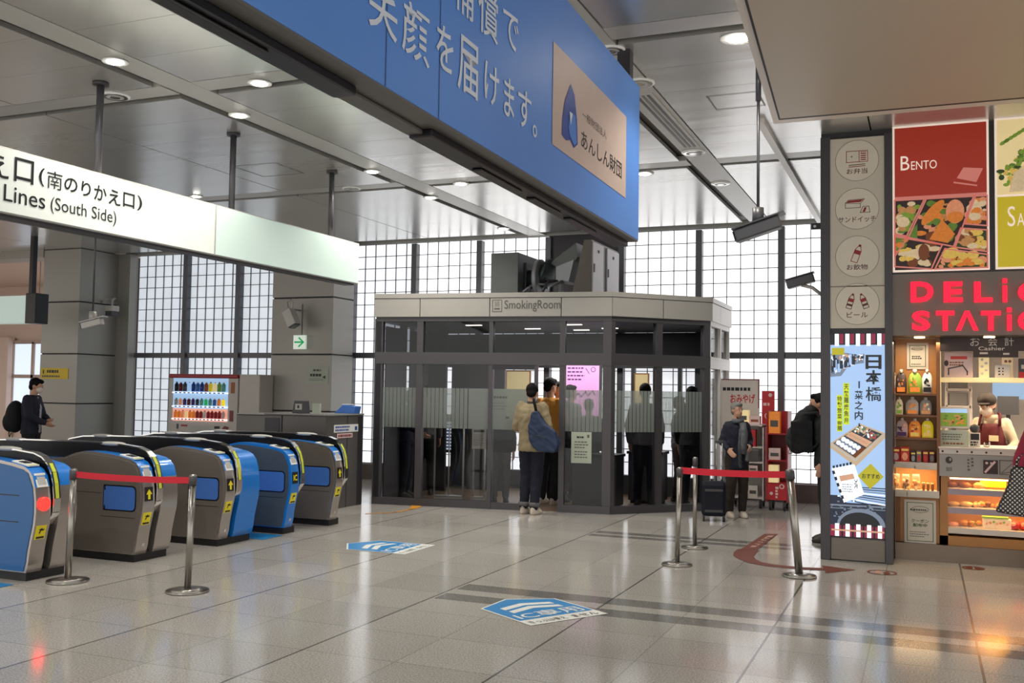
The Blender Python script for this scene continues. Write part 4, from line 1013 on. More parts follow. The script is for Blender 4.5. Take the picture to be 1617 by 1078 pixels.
for a_, b_ in ((13.32, atx(951, 420, u1)[1]), (atx(957, 420, u1)[1], Yb - .02)):
    d_ = LMB().box(u1, a_, 2.99, u1 + .02, b_, vt - .03, 'cabinet_white').build('door', r_)
    yy = (a_ + b_) / 2; o_ = LMB().box(u1 + .02, yy - .02, vt - .16, u1 + .03, yy + .02, vt - .12, 'ink').box(u1 + .02, a_ + .03, 3.3, u1 + .035, a_ + .05, 3.42, 'grey_mid').build('handle', None)
    o_.data.transform(Matrix.Translation(-Vector(r_.location))); o_.parent = d_
LMB().box(u0 + .1, 13.35, 2.91, u1 - .02, Yb - .05, 2.97, 'grey_dark').build('plinth', r_)

# ================================================================== STEEL COUNTER BLOCK LEFT OF THE SMOKING ROOM
ct = root('counter_block', (-7.7, 11.8, 0), 'dark grey steel counter block between ticket gates and smoking room', 'counter')
LMB().box(-8.22, 11.2, 0, -7.26, 12.15, 1.24, 'counter_metal').build('counter_body', ct, bevel=.01)
LMB().box(-8.24, 11.19, 1.24, -7.25, 12.15, 1.262, 'grey_mid').build('counter_top', ct, bevel=.004)
LMB().box(-8.225, 11.193, .1, -7.99, 11.2, 1.2, 'dark_frame').box(-7.96, 11.193, 0, -7.945, 11.2, 1.24, 'seam').build('front_panel', ct)
LMB().box(-7.262, 11.72, 0, -7.258, 11.735, 1.24, 'seam').box(-7.262, 12.0, 0, -7.255, 12.13, 1.22, 'dark_frame').build('side_seam', ct)
c2 = root('counter_cabinet', (-8.75, 12.1, 0), 'lower steel cabinet standing left of the grey counter block', 'cabinet')
LMB().box(-9.4, 12.1, 0, -8.26, 12.7, 1.2, 'counter_metal').box(-9.4, 12.09, 1.2, -8.26, 12.7, 1.22, 'grey_mid').build('cabinet_body', c2, bevel=.008)
FS = fx(-7.256)
def on_side(px0, py0, px1, py1, name, base_m, fn, label, cat, X=-7.256):
    y0, z0, y1, z1 = atx_box(px0, py0, px1, py1, X)
    m_ = LMB(F=fx(X)); m_.slab(y0, z0, y1, z1, 0, .006, base_m); fn(m_, y0, z0, y1, z1); return m_.build(name, label=label, cat=cat, loc=(X, (y0 + y1) / 2, z0))
on_side(527, 670, 565, 682, 'sign_plate', 'white', lambda m_, a_, b_, c_, d_: m_.scribble(a_ + .03, b_ + .01, c_ - .1, d_ - .01, 2, .008, 'logo_blue', seed=21, fill=.6).rect(c_ - .09, b_ + .02, c_ - .03, d_ - .03, .008, 'logo_blue'), 'white sign with blue lettering on the side of the counter block', 'sign')
on_side(532, 684, 556, 691, 'sign_plate', 'pink_card', lambda m_, a_, b_, c_, d_: m_.scribble(a_ + .02, b_ + .01, c_ - .02, d_ - .01, 1, .008, 'vend_dark_red', seed=22, fill=.8), 'small pinkish sign under the white one on the counter block', 'sign')
x_, y_, _ = atz(567, 655, 1.262)
r_ = root('leaflet_tray', (-7.42, 12.0, 1.262), 'blue leaflet tray standing on the right end of the counter block', 'tray')
MB().ext([(-.18, 0), (.14, 0), (.16, .10), (-.05, .12)], 'y', -.08, .08, 'gate_pad').build('tray_body', r_, bevel=.006); MB().obox((.0, 0, .125), (1, 0, 0), (0, 1, 0), (0, 0, 1), .07, .05, .006, 'white').build('leaflet', r_)
r_ = root('payment_terminal', (-7.80, 11.42, 1.262), 'dark card terminal on the counter block beside a white card', 'terminal')
MB().ext([(-.11, 0), (.11, 0), (.09, .17), (-.08, .17)], 'y', -.06, .05, 'grey_dark').build('terminal_body', r_, bevel=.006); MB().box(-.055, -.068, .05, .05, -.06, .13, 'grey_light').box(-.02, -.07, .07, .01, -.068, .11, 'ink').build('terminal_screen', r_)
MB().box(-7.60, 11.38, 1.262, -7.48, 11.41, 1.40, 'paper_green').build('upright_card', label='plain pale card standing upright on the counter block', cat='card', loc=(-7.54, 11.4, 1.262))

# ================================================================== VENDING MACHINE
VY = 14.45
u0, _, u1, zt = box_at(266, 590, 375, 690, VY); zt = 1.83
vm = root('vending_machine', ((u0 + u1) / 2, VY + .35, 0), 'white drinks vending machine with red top and lit rows of drinks', 'vending machine')
LMB().box(u0, VY, .08, u1, VY + .75, zt - .06, 'vend_white').build('cabinet', vm, bevel=.012)
LMB().box(u0 - .005, VY - .02, zt - .075, u1 + .005, VY + .75, zt, 'vend_red').build('top_trim', vm, bevel=.02)
LMB().box(u0 + .03, VY + .03, 0, u1 - .03, VY + .72, .08, 'plinth').build('plinth', vm)
def vx(px_): return aty(px_, 640, VY)[0]
def vz(py_): return aty(320, py_, VY)[2]
Fv = fy(VY)
wz = LMB(F=Fv); wz.rect(vx(273), vz(626), vx(360), vz(597), .002, 'vend_glow').rect(vx(273), vz(665), vx(360), vz(645), .002, 'vend_glow_warm').rect(vx(273), vz(645), vx(360), vz(626), .002, 'vend_glow'); wz.build('display_window', vm)
cols = ['ink', 'vend_dark_red', 'grey_dark', 'logo_blue', 'logo_blue', 'gate_pad', 'food_brown', 'poster_lime', 'poster_cream', 'food_green', 'teal_card']
rows = [(618, 603), (640, 629), (660, 648)]
pal = [['ink', 'vend_dark_red', 'grey_dark', 'led_sky', 'logo_blue', 'gate_pad', 'logo_blue', 'food_brown', 'poster_lime', 'poster_cream', 'food_green', 'teal_card'],
       ['grey_light', 'food_salmon', 'ink_violet', 'vend_dark_red', 'ink_violet', 'grey_dark', 'teal_card', 'exit_green', 'teal_card', 'gate_pad', 'food_orange', 'yellow_tub'],
       ['food_orange', 'food_orange', 'food_salmon', 'poster_cream', 'food_orange', 'food_orange', 'vend_red', 'vend_red', 'white', 'red_rack', 'red_rack', 'vend_red', 'red_rack', 'pink_card']]
for ri, ((yb, yt), cs) in enumerate(zip(rows, pal)):
    xa, xb = vx(276), vx(357); n_ = len(cs); zb_, zt_ = vz(yb), vz(yt)
    LMB(F=Fv).slab(vx(273), zb_ - .035, vx(360), zb_ - .012, 0, .03, 'led_white').build('shelf_strip', vm)
    for k, cc in enumerate(cs):
        x = xa + (xb - xa) * (k + .5) / n_; r0 = (xb - xa) / n_ * .40
        o_ = LMB().cyl((x, VY - .02, zb_), (x, VY - .02, zb_ + (zt_ - zb_) * .74), r0 * (.95 if ri != 1 else .8), cc, n=12).cyl((x, VY - .02, zb_ + (zt_ - zb_) * .74), (x, VY - .02, zb_ + (zt_ - zb_) * .9), r0 * .9, cc, r2=r0 * .35, n=12).cyl((x, VY - .02, zb_ + (zt_ - zb_) * .9), (x, VY - .02, zt_), r0 * .38, 'white' if k % 2 else 'ink', n=10)
        o_.build('drink_sample', vm)
        LMB(F=Fv).slab(x - r0 * .6, zb_ - .034, x + r0 * .6, zb_ - .016, .03, .034, ('logo_blue', 'vend_red', 'vend_dark_red')[ri] if k % 2 else 'ink').build('select_button', vm)
dt = LMB(F=Fv)
dt.slab(vx(364), vz(620), vx(370), vz(603), 0, .006, 'food_brown').slab(vx(363), vz(664), vx(369), vz(647), 0, .006, 'vend_dark_red').slab(vx(301), vz(692), vx(340), vz(672), 0, .01, 'grey_light')
dt.slab(vx(287), vz(674), vx(297), vz(671), 0, .006, 'vend_red').slab(vx(340), vz(676), vx(348), vz(672), 0, .006, 'ink').poly([(vx(350), vz(678)), (vx(356), vz(671)), (vx(363), vz(673)), (vx(360), vz(680)), (vx(352), vz(682))], .008, 'vend_dark_red')
dt.slab(vx(280), vz(678), vx(283), vz(670), 0, .006, 'grey_dark').build('control_panel', vm)
LMB().slab(vx(285), .3, vx(355), .55, 0, .01, 'grey_dark', Fv).build('delivery_flap', vm)
wb = root('recycling_bin', (vx(395), VY + .35, 0), 'tall plain white bin cabinet beside the vending machine', 'bin')
xa, xb = vx(377), vx(409)
LMB().box(xa, VY, 0, xb, VY + .40, 1.83, 'vend_white').build('cabinet', wb, bevel=.01)
hh = LMB(F=Fv); hh.slab(vx(378), vz(683), vx(403), vz(662), -.0, .004, 'grey_mid').disc(vx(384) + .03, vz(670), .06, .05, .007, 'ink').disc(vx(397), vz(671), .05, .045, .007, 'ink').ell((vx(387), VY - .02, vz(675)), (.03, .02, .05), 'white'); hh.build('bin_opening', wb)

# ================================================================== WALL SIGNS AND CAMERAS
P1Y, P2Y = 14.52, 14.88
u0, v0, u1, v1 = box_at(65, 581, 108, 598, P1Y)
m_ = LMB(F=fy(P1Y)).slab(u0, v0, u1, v1, 0, .01, 'sign_yellow', fy(P1Y)); m_.text('i', u0 + .05, v0 + .1, u0 + .09, v1 - .03, .012, 'ink', bold=.02).scribble(u0 + .16, v1 - .1, u1 - .12, v1 - .03, 1, .012, 'ink', seed=31, fill=.8).scribble(u0 + .04, v0 + .02, u1 - .04, v0 + .08, 1, .012, 'ink_grey', seed=32, fill=.6)
m_.build('yellow_sign', label='yellow sign plate on the grey pillar beside the masked person', cat='sign', loc=((u0 + u1) / 2, P1Y, v0))
u0, v0, u1, v1 = box_at(485, 579, 519, 606, P2Y)
m_ = LMB(F=fy(P2Y)).slab(u0, v0, u1, v1, 0, .01, 'paper_green', fy(P2Y)).scribble(u0 + .13, v1 - .09, u1 - .13, v1 - .03, 1, .012, 'ink_grey', seed=33, fill=.6).scribble(u0 + .07, v1 - .17, u1 - .1, v1 - .12, 1, .012, 'ink', seed=34, fill=.9).scribble(u0 + .05, v0 + .05, u1 - .05, v1 - .2, 2, .012, 'ink_grey', seed=35, fill=.3)
m_.poly([(u1 - .12, v1 - .18), (u1 - .06, v1 - .15), (u1 - .06, v1 - .21)], .013, 'ink'); m_.build('paper_notice', label='white paper notice with an arrow on the grey pillar behind the gates', cat='notice', loc=((u0 + u1) / 2, P2Y, v0))
YE = P2Y - .12
u0, v0, u1, v1 = box_at(463, 529, 482, 551, YE)
ex = root('exit_sign', ((u0 + u1) / 2, YE, v0), 'small white sign with a green arrow on the grey pillar', 'exit sign')
LMB(F=fy(YE)).slab(u0, v0, u1, v1, -.05, 0, 'exit_white').build('sign_box', ex, bevel=.005)
LMB(F=fy(YE)).line([(u0 + .04, (v0 + v1) / 2), (u1 - .05, (v0 + v1) / 2)], .03, .004, 'exit_green').line([((u0 + u1) / 2, v1 - .05), (u1 - .04, (v0 + v1) / 2), ((u0 + u1) / 2, v0 + .05)], .03, .004, 'exit_green').build('arrow', ex)
zt = aty(474, 480, YE)[2]; xm = (u0 + u1) / 2 + .03
LMB().tube([(xm, YE + .03, v1), (xm, YE + .03, zt)], .013, 'grey_mid').tube([(xm, YE + .03, (v0 + v1) / 2), (xm, P2Y, (v0 + v1) / 2)], .012, 'grey_mid').build('stem', ex)
# camera on the crooked arm, second pillar
def crook_cam(cx_, cy_, Y, PYv, apx, apy, tilt, label, s=1.0):
    c = Vector(aty(cx_, cy_, Y)); a_ = Vector(aty(apx, apy, PYv))
    r_ = root('surveillance_camera', tuple(a_), label, 'surveillance camera')
    LMB().tube([a_, (a_.x, Y, a_.z), (a_.x - .04 * s, Y, a_.z + .12 * s), ((a_.x + c.x) / 2, Y, a_.z + .16 * s), (c.x + .02, Y, a_.z + .12 * s), (c.x, Y, c.z + .06)], .018 * s, 'cam_light').build('arm', r_)
    R_ = Matrix.Rotation(math.radians(tilt), 3, 'Y'); ux, uz = R_ @ Vector((1, 0, 0)), R_ @ Vector((0, 0, 1))
    LMB().obox(c, ux, (0, 1, 0), uz, .15 * s, .09, .09 * s, 'cam_light').build('camera_body', r_, bevel=.01)
    LMB().obox(c + ux * .16 * s, ux, (0, 1, 0), uz, .012, .07, .07 * s, 'grey_dark').build('lens_hood', r_)
crook_cam(460, 502, P2Y - .35, P2Y, 474, 490, 62, 'pale surveillance camera on a crooked arm above the green arrow sign')
x1 = -15.06
a_ = Vector(atx(160, 477, x1)); c = Vector(atx(177, 489, x1 + .35))
r_ = root('surveillance_camera', tuple(a_), 'small surveillance camera on a bent arm on the side of the yellow sign pillar', 'surveillance camera')
LMB().tube([a_, a_ + Vector((.1, 0, .06)), a_ + Vector((.25, .1, .08)), (c.x, c.y, a_.z + .03), (c.x, c.y, c.z + .05)], .022, 'cam_light').build('arm', r_)
LMB().box(c.x - .09, c.y - .1, c.z - .03, c.x + .09, c.y + .1, c.z + .08, 'cam_light').build('camera_body', r_, bevel=.01); LMB().box(c.x - .08, c.y - .09, c.z - .12, c.x + .08, c.y + .09, c.z - .03, 'grey_dark').build('lens_hood', r_)
def rod_cam(c, L, w_, h, yaw, tilt, top, label, bm='cam_grey', thick=None):
    c = Vector(c); r_ = root('ceiling_camera', (c.x, c.y, c.z + h), label, 'surveillance camera')
    d = Vector((math.cos(tilt) * math.cos(yaw), math.cos(tilt) * math.sin(yaw), math.sin(tilt))); s_ = Vector((-math.sin(yaw), math.cos(yaw), 0)); u = d.cross(s_)
    LMB().obox(c, d, s_, u, L / 2, w_ / 2, h / 2, bm).build('camera_body', r_, bevel=.012)
    LMB().obox(c + u * (h / 2 + .008) + d * .02, d, s_, u, L / 2 + .03, w_ / 2 + .008, .006, bm).build('sun_shield', r_)
    LMB().obox(c - d * (L / 2 + .005), d, s_, u, .006, w_ * .4, h * .4, 'black').build('lens', r_)
    LMB().cyl((c.x, c.y, c.z + h * .45), (c.x, c.y, c.z + h + .07), .045, bm).build('joint', r_)
    LMB().cyl((c.x, c.y, c.z + h), (c.x, c.y, top), .012, 'post_metal').build('rod', r_)
    if thick: LMB().cyl((c.x, c.y, thick), (c.x, c.y, CZ), .022, 'post_metal').build('sleeve', r_)
x, y, _ = atz(1193, 97, CZ); z = EYE + (atz(1193, 97, CZ)[1] * 0) ; zc = aty(1197, 362, y)[2]
rod_cam((aty(1197, 362, y)[0], y, zc), .36, .12, .10, math.radians(0), math.radians(17), CZ, 'dark surveillance camera hanging on a long rod from the ceiling, right', thick=aty(1193, 160, y)[2])
c = aty(146, 511, 9.6)
rod_cam(c, .27, .1, .085, math.radians(15), math.radians(14), CZ, 'pale surveillance camera hanging on a thin rod below the direction sign', 'cam_light')
# camera on the shop pillar's side
YS = 10.35
c = Vector(aty(1264, 444, 10.6)); r_ = root('surveillance_camera', (aty(1296, 460, 10.6)[0], 10.6, c.z), 'dark surveillance camera on a short arm at the left side of the shop pillar', 'surveillance camera')
d = Vector((math.cos(math.radians(15)), 0, math.sin(math.radians(15)))); u = Vector((-d.z, 0, d.x))
LMB().obox(c, d, (0, 1, 0), u, .14, .055, .045, 'cam_grey').build('camera_body', r_, bevel=.01); LMB().obox(c + u * .052, d, (0, 1, 0), u, .155, .06, .005, 'cam_grey').build('sun_shield', r_)
LMB().tube([c - u * .04, c + Vector((.12, 0, -.07)), (aty(1296, 468, 10.6)[0] + .03, 10.6, aty(1296, 468, 10.6)[2])], .018, 'cam_light').build('arm', r_)
u0, v0, u1, v1 = box_at(1281, 352, 1297, 362, YS + .1)
m_ = LMB(F=fy(YS + .1)); m_.slab(u0, v0, u1, v1, -.02, 0, 'dark_frame').disc((u0 + u1) / 2 - .015, (v0 + v1) / 2, .014, .014, .002, 'white'); m_.build('wall_bracket', label='tiny dark bracket plate sticking out of the shop pillar edge', cat='bracket', loc=(u1, YS + .1, v0))

# far left lit sign in the passage
X0, X1, Y0 = aty(-60, 490, 13.0)[0], aty(41, 490, 13.0)[0], 13.0
v0, v1 = aty(20, 510, Y0)[2], aty(20, 467, Y0)[2]
r_ = root('hanging_sign', (X1, Y0, v0), 'pale green lit hanging sign with black end cap at the left picture edge', 'sign')
LMB().box(X0, Y0, v0, X1, Y0 + .25, v1, 'sign_teal').build('sign_face', r_); xe = aty(57, 490, Y0)[0]
LMB().box(X1, Y0 - .02, v0 - .01, xe, Y0 + .27, v1 + .04, 'black').build('end_cap', r_, bevel=.01)
xp = aty(50, 440, Y0 + .1)[0]; LMB().box(xp - .04, Y0 + .08, v1, xp + .04, Y0 + .17, CZ, 'black').build('hanger', r_)
x = aty(62, 472, 15.6)[0]; MB().obox((x, 15.6, aty(62, 472, 15.6)[2]), (1, 0, .35), (0, 1, 0), (0, 0, 1), .1, .02, .018, 'lamp_small').obox((x, 15.6, aty(62, 472, 15.6)[2] + .03), (1, 0, .35), (0, 1, 0), (0, 0, 1), .11, .03, .012, 'grey_mid').cyl((x, 15.6, aty(62, 472, 15.6)[2] + .03), (x, 15.6, 4.4), .008, 'grey_mid').build('strip_lamp', label='small bright strip lamp beside the black capped sign in the passage', cat='lamp', loc=(x, 15.6, aty(62, 472, 15.6)[2]))
# ================================================================== SHOP PILLAR
def X_(px, Y, py=600): return aty(px, py, Y)[0]
def Z_(py, Y, px=1350): return aty(px, py, Y)[2]
FS_ = fy(YS)
pl0, pl1 = X_(1296, YS), X_(1409.5, YS); ztop = Z_(214, YS)
sp_ = root('advertising_pillar', ((pl0 + pl1) / 2, YS + .3, 0), 'dark framed shop pillar with food icons above a bright lunchbox advertising screen', 'pillar')
LMB().box(pl0, YS, 0, pl1, YS + .62, ztop, 'dark_frame').build('pillar_body', sp_, bevel=.006)
ul, ur = X_(1311.5, YS), X_(1397.5, YS)
LMB().box(pl0 + .0, YS - .03, 0, ul, YS, ztop, 'frame_grey').box(ur, YS - .03, 0, pl1, YS, ztop, 'frame_grey').build('edge_trim', sp_, bevel=.006)
LMB().box(ul + .005, YS - .01, .01, ur - .005, YS, Z_(850, YS), 'shop_fascia').build('kick_panel', sp_)
v0, v1 = Z_(518, YS), Z_(218, YS)
LMB().box(ul, YS - .012, v0, ur, YS, v1, 'icon_panel').box(ul, YS - .014, Z_(453, YS), ur, YS - .012, Z_(451, YS), 'icon_rim').build('icon_panel', sp_)
um = (ul + ur) / 2; W = ur - ul
def disc_icon(py_c, txt, fn):
    zc = Z_(py_c, YS); m_ = LMB(F=fy(YS - .012)); R_ = W * .40
    m_.disc(um, zc, R_, R_, .002, 'icon_disc', n=36).ring(um, zc, R_ + .004, .005, .003, 'icon_rim')
    fn(m_, um, zc + .03); m_.text(txt, um - (.026 * len(txt) + .02), zc - R_ * .66, um + (.026 * len(txt) + .02), zc - R_ * .66 + .055, .004, 'icon_brown', bold=.008); m_.build('icon', sp_)
def lunch(m_, u, z):
    m_.line([(u - .1, z - .045), (u - .1, z + .065), (u + .1, z + .065), (u + .1, z - .045)], .006, .004, 'icon_red', close=True).line([(u + .02, z - .045), (u + .02, z + .065)], .006, .004, 'icon_red').disc(u - .05, z + .01, .007, .007, .004, 'icon_brown')
    for k in range(4): m_.rect(u + .035, z - .03 + k * .02, u + .085, z - .02 + k * .02, .004, 'icon_red')
    for k in range(3): m_.disc(u + .042 + k * .018, z + .052, .006, .006, .004, 'icon_red')
    m_.line([(u - .075, z - .075), (u + .075, z - .07)], .007, .004, 'icon_brown').line([(u - .075, z - .092), (u + .075, z - .087)], .007, .004, 'icon_red')
def sandwich(m_, u, z):
    m_.line([(u - .11, z - .02), (u - .11, z + .03), (u - .08, z + .06), (u + .07, z + .065), (u + .03, z + .02), (u - .11, z + .03)], .005, .004, 'icon_brown').line([(u - .11, z - .02), (u + .03, z - .02), (u + .03, z + .02)], .005, .004, 'icon_brown').poly([(u - .08, z + .055), (u + .06, z + .06), (u + .03, z + .035), (u - .1, z + .032)], .0035, 'icon_red')
    m_.line([(u + .03, z - .07), (u + .055, z - .01), (u + .11, z - .01), (u + .12, z - .07)], .005, .004, 'icon_brown', close=True).poly([(u + .05, z - .065), (u + .07, z - .02), (u + .09, z - .02), (u + .075, z - .065)], .0045, 'icon_red')
def bottle_(m_, u, z, s=1.0, a=-.35, big=True):
    ca, sa = math.cos(a), math.sin(a); T = lambda x, y: (u + (x * ca - y * sa) * s, z + (x * sa + y * ca) * s)
    m_.line([T(-.03, -.09), T(.03, -.09), T(.03, .03), T(.012, .07), T(-.012, .07), T(-.03, .03)], .006, .004, 'icon_red' if big else 'icon_brown', close=True).poly([T(-.03, -.01), T(.03, -.01), T(.03, .03), T(-.03, .03)], .0045, 'icon_red').poly([T(-.012, .07), T(.012, .07), T(.012, .09), T(-.012, .09)], .004, 'icon_red')
    if not big: m_.poly([T(-.03, -.06), T(.03, -.06), T(.03, -.035), T(-.03, -.035)], .0045, 'icon_brown')
disc_icon(254, 'お弁当', lunch); disc_icon(330, 'サンドイッチ', sandwich)
disc_icon(405, 'お飲物', lambda m_, u, z: bottle_(m_, u, z)); disc_icon(480, 'ビール', lambda m_, u, z: (bottle_(m_, u - .06, z, .85, -.3, False), bottle_(m_, u + .06, z, .85, .35, False)))
# screen
v0, v1 = Z_(847, YS), Z_(527, YS); h_ = v1 - v0
LMB().box(ul, YS - .02, v0, ur, YS, v1, 'led_black').build('screen_body', sp_)
m_ = LMB(F=fy(YS - .02)); U = lambda a: ul + a * W; V = lambda b: v0 + b * h_
m_.rect(U(0), V(0), U(1), V(1), .002, 'led_sky')
m_.rect(U(0), V(.945), U(1), V(1), .004, 'led_black').rect(U(0), V(0), U(1), V(.055), .006, 'led_maroon').rect(U(.02), V(.026), U(.98), V(.034), .0085, 'led_peach')
for k in range(5):
    c0 = .085 + k * .195
    m_.rect(U(c0), V(.94), U(c0 + .075), V(1), .007, 'led_white').rect(U(c0 + .09), V(.95), U(c0 + .16), V(1), .0065, 'led_maroon')
    m_.rect(U(c0), V(0), U(c0 + .075), V(.062), .0082, 'led_white').rect(U(c0 + .115), V(.0), U(c0 + .15), V(.055), .0075, 'led_black')
rr = random.Random(5)
m_.poly([(U(0), V(.90)), (U(.3), V(.905)), (U(.62), V(.89)), (U(.62), V(.855)), (U(.35), V(.845)), (U(.2), V(.79)), (U(0), V(.785))], .003, 'led_grey')
for k in range(170):
    t_ = rr.random(); u = t_ * .66; top_ = .90; bot = .785 + .10 * t_
    m_.rect(U(u), V(rr.uniform(bot, top_)), U(min(u + rr.uniform(.015, .06), .66)), V(rr.uniform(bot, top_)) , .0035 + k * 8e-6, rr.choice(['led_navy', 'led_grey', 'led_black', 'led_white', 'led_peach', 'led_navy', 'led_sky']))
m_.rect(U(.03), V(.895), U(.26), V(.93), .006, 'led_olive')
for s_, b_ in (('日', .825), ('本', .750), ('橋', .668)): m_.text(s_, U(.65), V(b_), U(.94), V(b_ + .07), .008, 'led_black', bold=.028 if s_ != '橋' else .012)
for k, s_ in enumerate(('', '菜', '之', '内', '')):
    if s_: m_.text(s_, U(.45), V(.725 - k * .05), U(.60), V(.725 - k * .05 + .043), .008, 'led_black', bold=.02)
    else: m_.rect(U(.52), V(.73 - k * .052), U(.545), V(.73 - k * .052 + .035), .008, 'led_black')
m_.rect(U(.24), V(.55), U(.35), V(.755), .006, 'led_lime').rect(U(.12), V(.515), U(.225), V(.695), .006, 'led_lime')
for k in range(6): m_.text('天麩羅焼魚弁'[k], U(.255), V(.722 - k * .033), U(.34), V(.722 - k * .033 + .028), .008, 'led_black', bold=.012).text('特製惣菜御膳'[k], U(.13), V(.664 - k * .029), U(.215), V(.664 - k * .029 + .025), .008, 'led_black', bold=.012)
# lunchbox drawing: a tilted wooden box with compartments
L0, T0, R0, B0 = (.0, .455), (.55, .556), (1.0, .512), (.46, .375)
def bi(s_, t_):   # s along left->bottom, t along left->top
    x = L0[0] + (B0[0] - L0[0]) * s_ + (T0[0] - L0[0]) * t_ + (R0[0] - T0[0] - B0[0] + L0[0]) * s_ * t_
    y = L0[1] + (B0[1] - L0[1]) * s_ + (T0[1] - L0[1]) * t_ + (R0[1] - T0[1] - B0[1] + L0[1]) * s_ * t_
    return U(x), V(y)
m_.poly([(U(.0), V(.452)), (U(.46), V(.372)), (U(1.0), V(.51)), (U(1.0), V(.49)), (U(.47), V(.345)), (U(.0), V(.432))], .0055, 'led_wood').poly([bi(0, 0), bi(1, 0), bi(1, 1), bi(0, 1)], .0065, 'led_wood')
m_.poly([bi(.06, .05), bi(.94, .05), bi(.94, .95), bi(.06, .95)], .007, 'led_navy')
m_.poly([bi(.08, .44), bi(.92, .44), bi(.92, .64), bi(.08, .64)], .0074, 'led_peach').poly([bi(.08, .07), bi(.78, .07), bi(.78, .40), bi(.08, .40)], .0073, 'led_grey')
for k in range(5):
    for j in range(2):
        c = bi(.15 + .15 * k, .15 + .17 * j); m_.disc(c[0], c[1], W * .042, h_ * .0115, .0078, 'led_white', n=10, a=-.3)
for (s0, s1, cs) in ((.08, .48, ['led_food_green', 'led_white', 'led_wood', 'led_food_green', 'led_peach']), (.54, .92, ['led_food_red', 'led_maroon', 'led_food_green', 'led_food_red', 'led_white'])):
    for k in range(34):
        c = bi(rr.uniform(s0 + .04, s1 - .04), rr.uniform(.70, .92)); m_.disc(c[0], c[1], W * rr.uniform(.015, .035), h_ * rr.uniform(.003, .008), .0078 + k * 1e-5, rr.choice(cs), n=7)
m_.poly([bi(.50, .66), bi(.53, .66), bi(.53, .94), bi(.50, .94)], .0085, 'led_wood').poly([bi(.80, .07), bi(.94, .07), bi(.94, .4), bi(.80, .4)], .0085, 'food_brown')
for k in range(9): c = bi(.12 + .09 * k, .54); m_.disc(c[0], c[1], W * .04, h_ * .006, .0080, rr.choice(['led_wood', 'led_peach', 'led_wood']), n=8, a=-.4)
m_.poly([(U(.5), V(.30)), (U(.74), V(.362)), (U(.97), V(.30)), (U(.73), V(.238))], .009, 'led_olive').text('おすすめ', U(.58), V(.288), U(.90), V(.312), .010, 'led_black', bold=.015)
# bridge and facade behind
m_.poly([(U(0), V(.055)), (U(0), V(.20)), (U(.14), V(.20)), (U(.3), V(.165)), (U(1), V(.165)), (U(1), V(.055))], .0045, 'led_navy')
for k in range(9): m_.line([(U(.40), V(.175 + k * .0085)), (U(1), V(.15 + k * .0115))], .009, .005 + k * 1e-4, ['led_black', 'led_white', 'led_grey', 'led_navy'][k % 4])
m_.rect(U(0), V(.148), U(1), V(.156), .0062, 'led_grey').rect(U(0), V(.135), U(1), V(.139), .0062, 'led_grey')
for k in range(60): 
    u, v = rr.uniform(0, .95), rr.uniform(.09, .20 if rr.random() < .4 else .145); m_.rect(U(u), V(v), U(u + rr.uniform(.02, .05)), V(v + .006), .0063 + k * 1e-6, rr.choice(['led_grey', 'led_black', 'led_navy', 'led_white' if v > .16 else 'led_grey']))
m_.poly([(U(.56 + .44 * math.cos(a)), V(.055 + .085 * math.sin(a))) for a in [PI * i / 14 for i in range(15)]], .0068, 'led_grey').poly([(U(.54 + .37 * math.cos(a)), V(.055 + .066 * math.sin(a))) for a in [PI * i / 14 for i in range(15)]], .0070, 'led_black')
# wrapped package
m_.poly([(U(.03), V(.33)), (U(.44), V(.355)), (U(.62), V(.21)), (U(.25), V(.165))], .008, 'led_white')
for k in range(6): m_.poly([(U(.05 + k * .062), V(.331 + k * .004)), (U(.085 + k * .062), V(.334 + k * .004)), (U(.08 + k * .062), V(.347 + k * .004)), (U(.04 + k * .062), V(.343 + k * .004))], .009, 'led_black')
for k in range(5): m_.poly([(U(.03 + k * .04), V(.318 - k * .03)), (U(.075 + k * .04), V(.322 - k * .03)), (U(.095 + k * .04), V(.305 - k * .03)), (U(.05 + k * .04), V(.301 - k * .03))], .009, 'led_black')
m_.poly([(U(.16), V(.295)), (U(.42), V(.31)), (U(.45), V(.285)), (U(.19), V(.268))], .009, 'led_peach').text('日本橋', U(.44), V(.235), U(.50), V(.285), .0095, 'led_black', bold=.02)
m_.scribble(U(.22), V(.215), U(.42), V(.26), 4, .0095, 'led_grey', seed=77, fill=.4)
m_.build('screen_image', sp_)

# ================================================================== SHOP FRONT
hd = root('shop_sign_front', (1.2, YS + .1, Z_(530, YS)), 'shop header with food posters and glowing red DELiCA STATiON letters', 'shop sign')
XE = 3.6
LMB().box(pl1, YS + .02, Z_(530, YS), XE, YS + .5, ztop, 'dark_frame').build('header_body', hd, bevel=.004)
LMB().box(pl0 - .0, YS + .05, ztop, XE, YS + .6, CZ - .001, 'grey_dark').build('header_top', hd)
LMB().box(pl1, YS, Z_(530, YS), XE, YS + .02, Z_(435, YS), 'shop_fascia').build('fascia_panel', hd)
F0 = fy(YS)
def poster(px0, px1, name):
    return X_(px0, YS, 320), X_(px1, YS, 320), Z_(432, YS), Z_(205, YS)
a, c, z0, z1 = poster(1409.5, 1562, '')
m_ = LMB(F=F0); m_.slab(a, z0, c, z1, 0, .012, 'poster_white'); a += .02; c -= .02; z0 += .02; z1 -= .025; zm = z0 + (z1 - z0) * .50
m_.rect(a, zm, c, z1, .014, 'poster_red').rect(a, zm - .015, c, zm + .02, .015, 'poster_pinkish')
m_.text('B', a + .055, zm + .40 * (z1 - zm), a + .135, zm + .60 * (z1 - zm), .016, 'poster_white').text('ENTO', a + .15, zm + .40 * (z1 - zm), a + .38, zm + .52 * (z1 - zm), .016, 'poster_white')
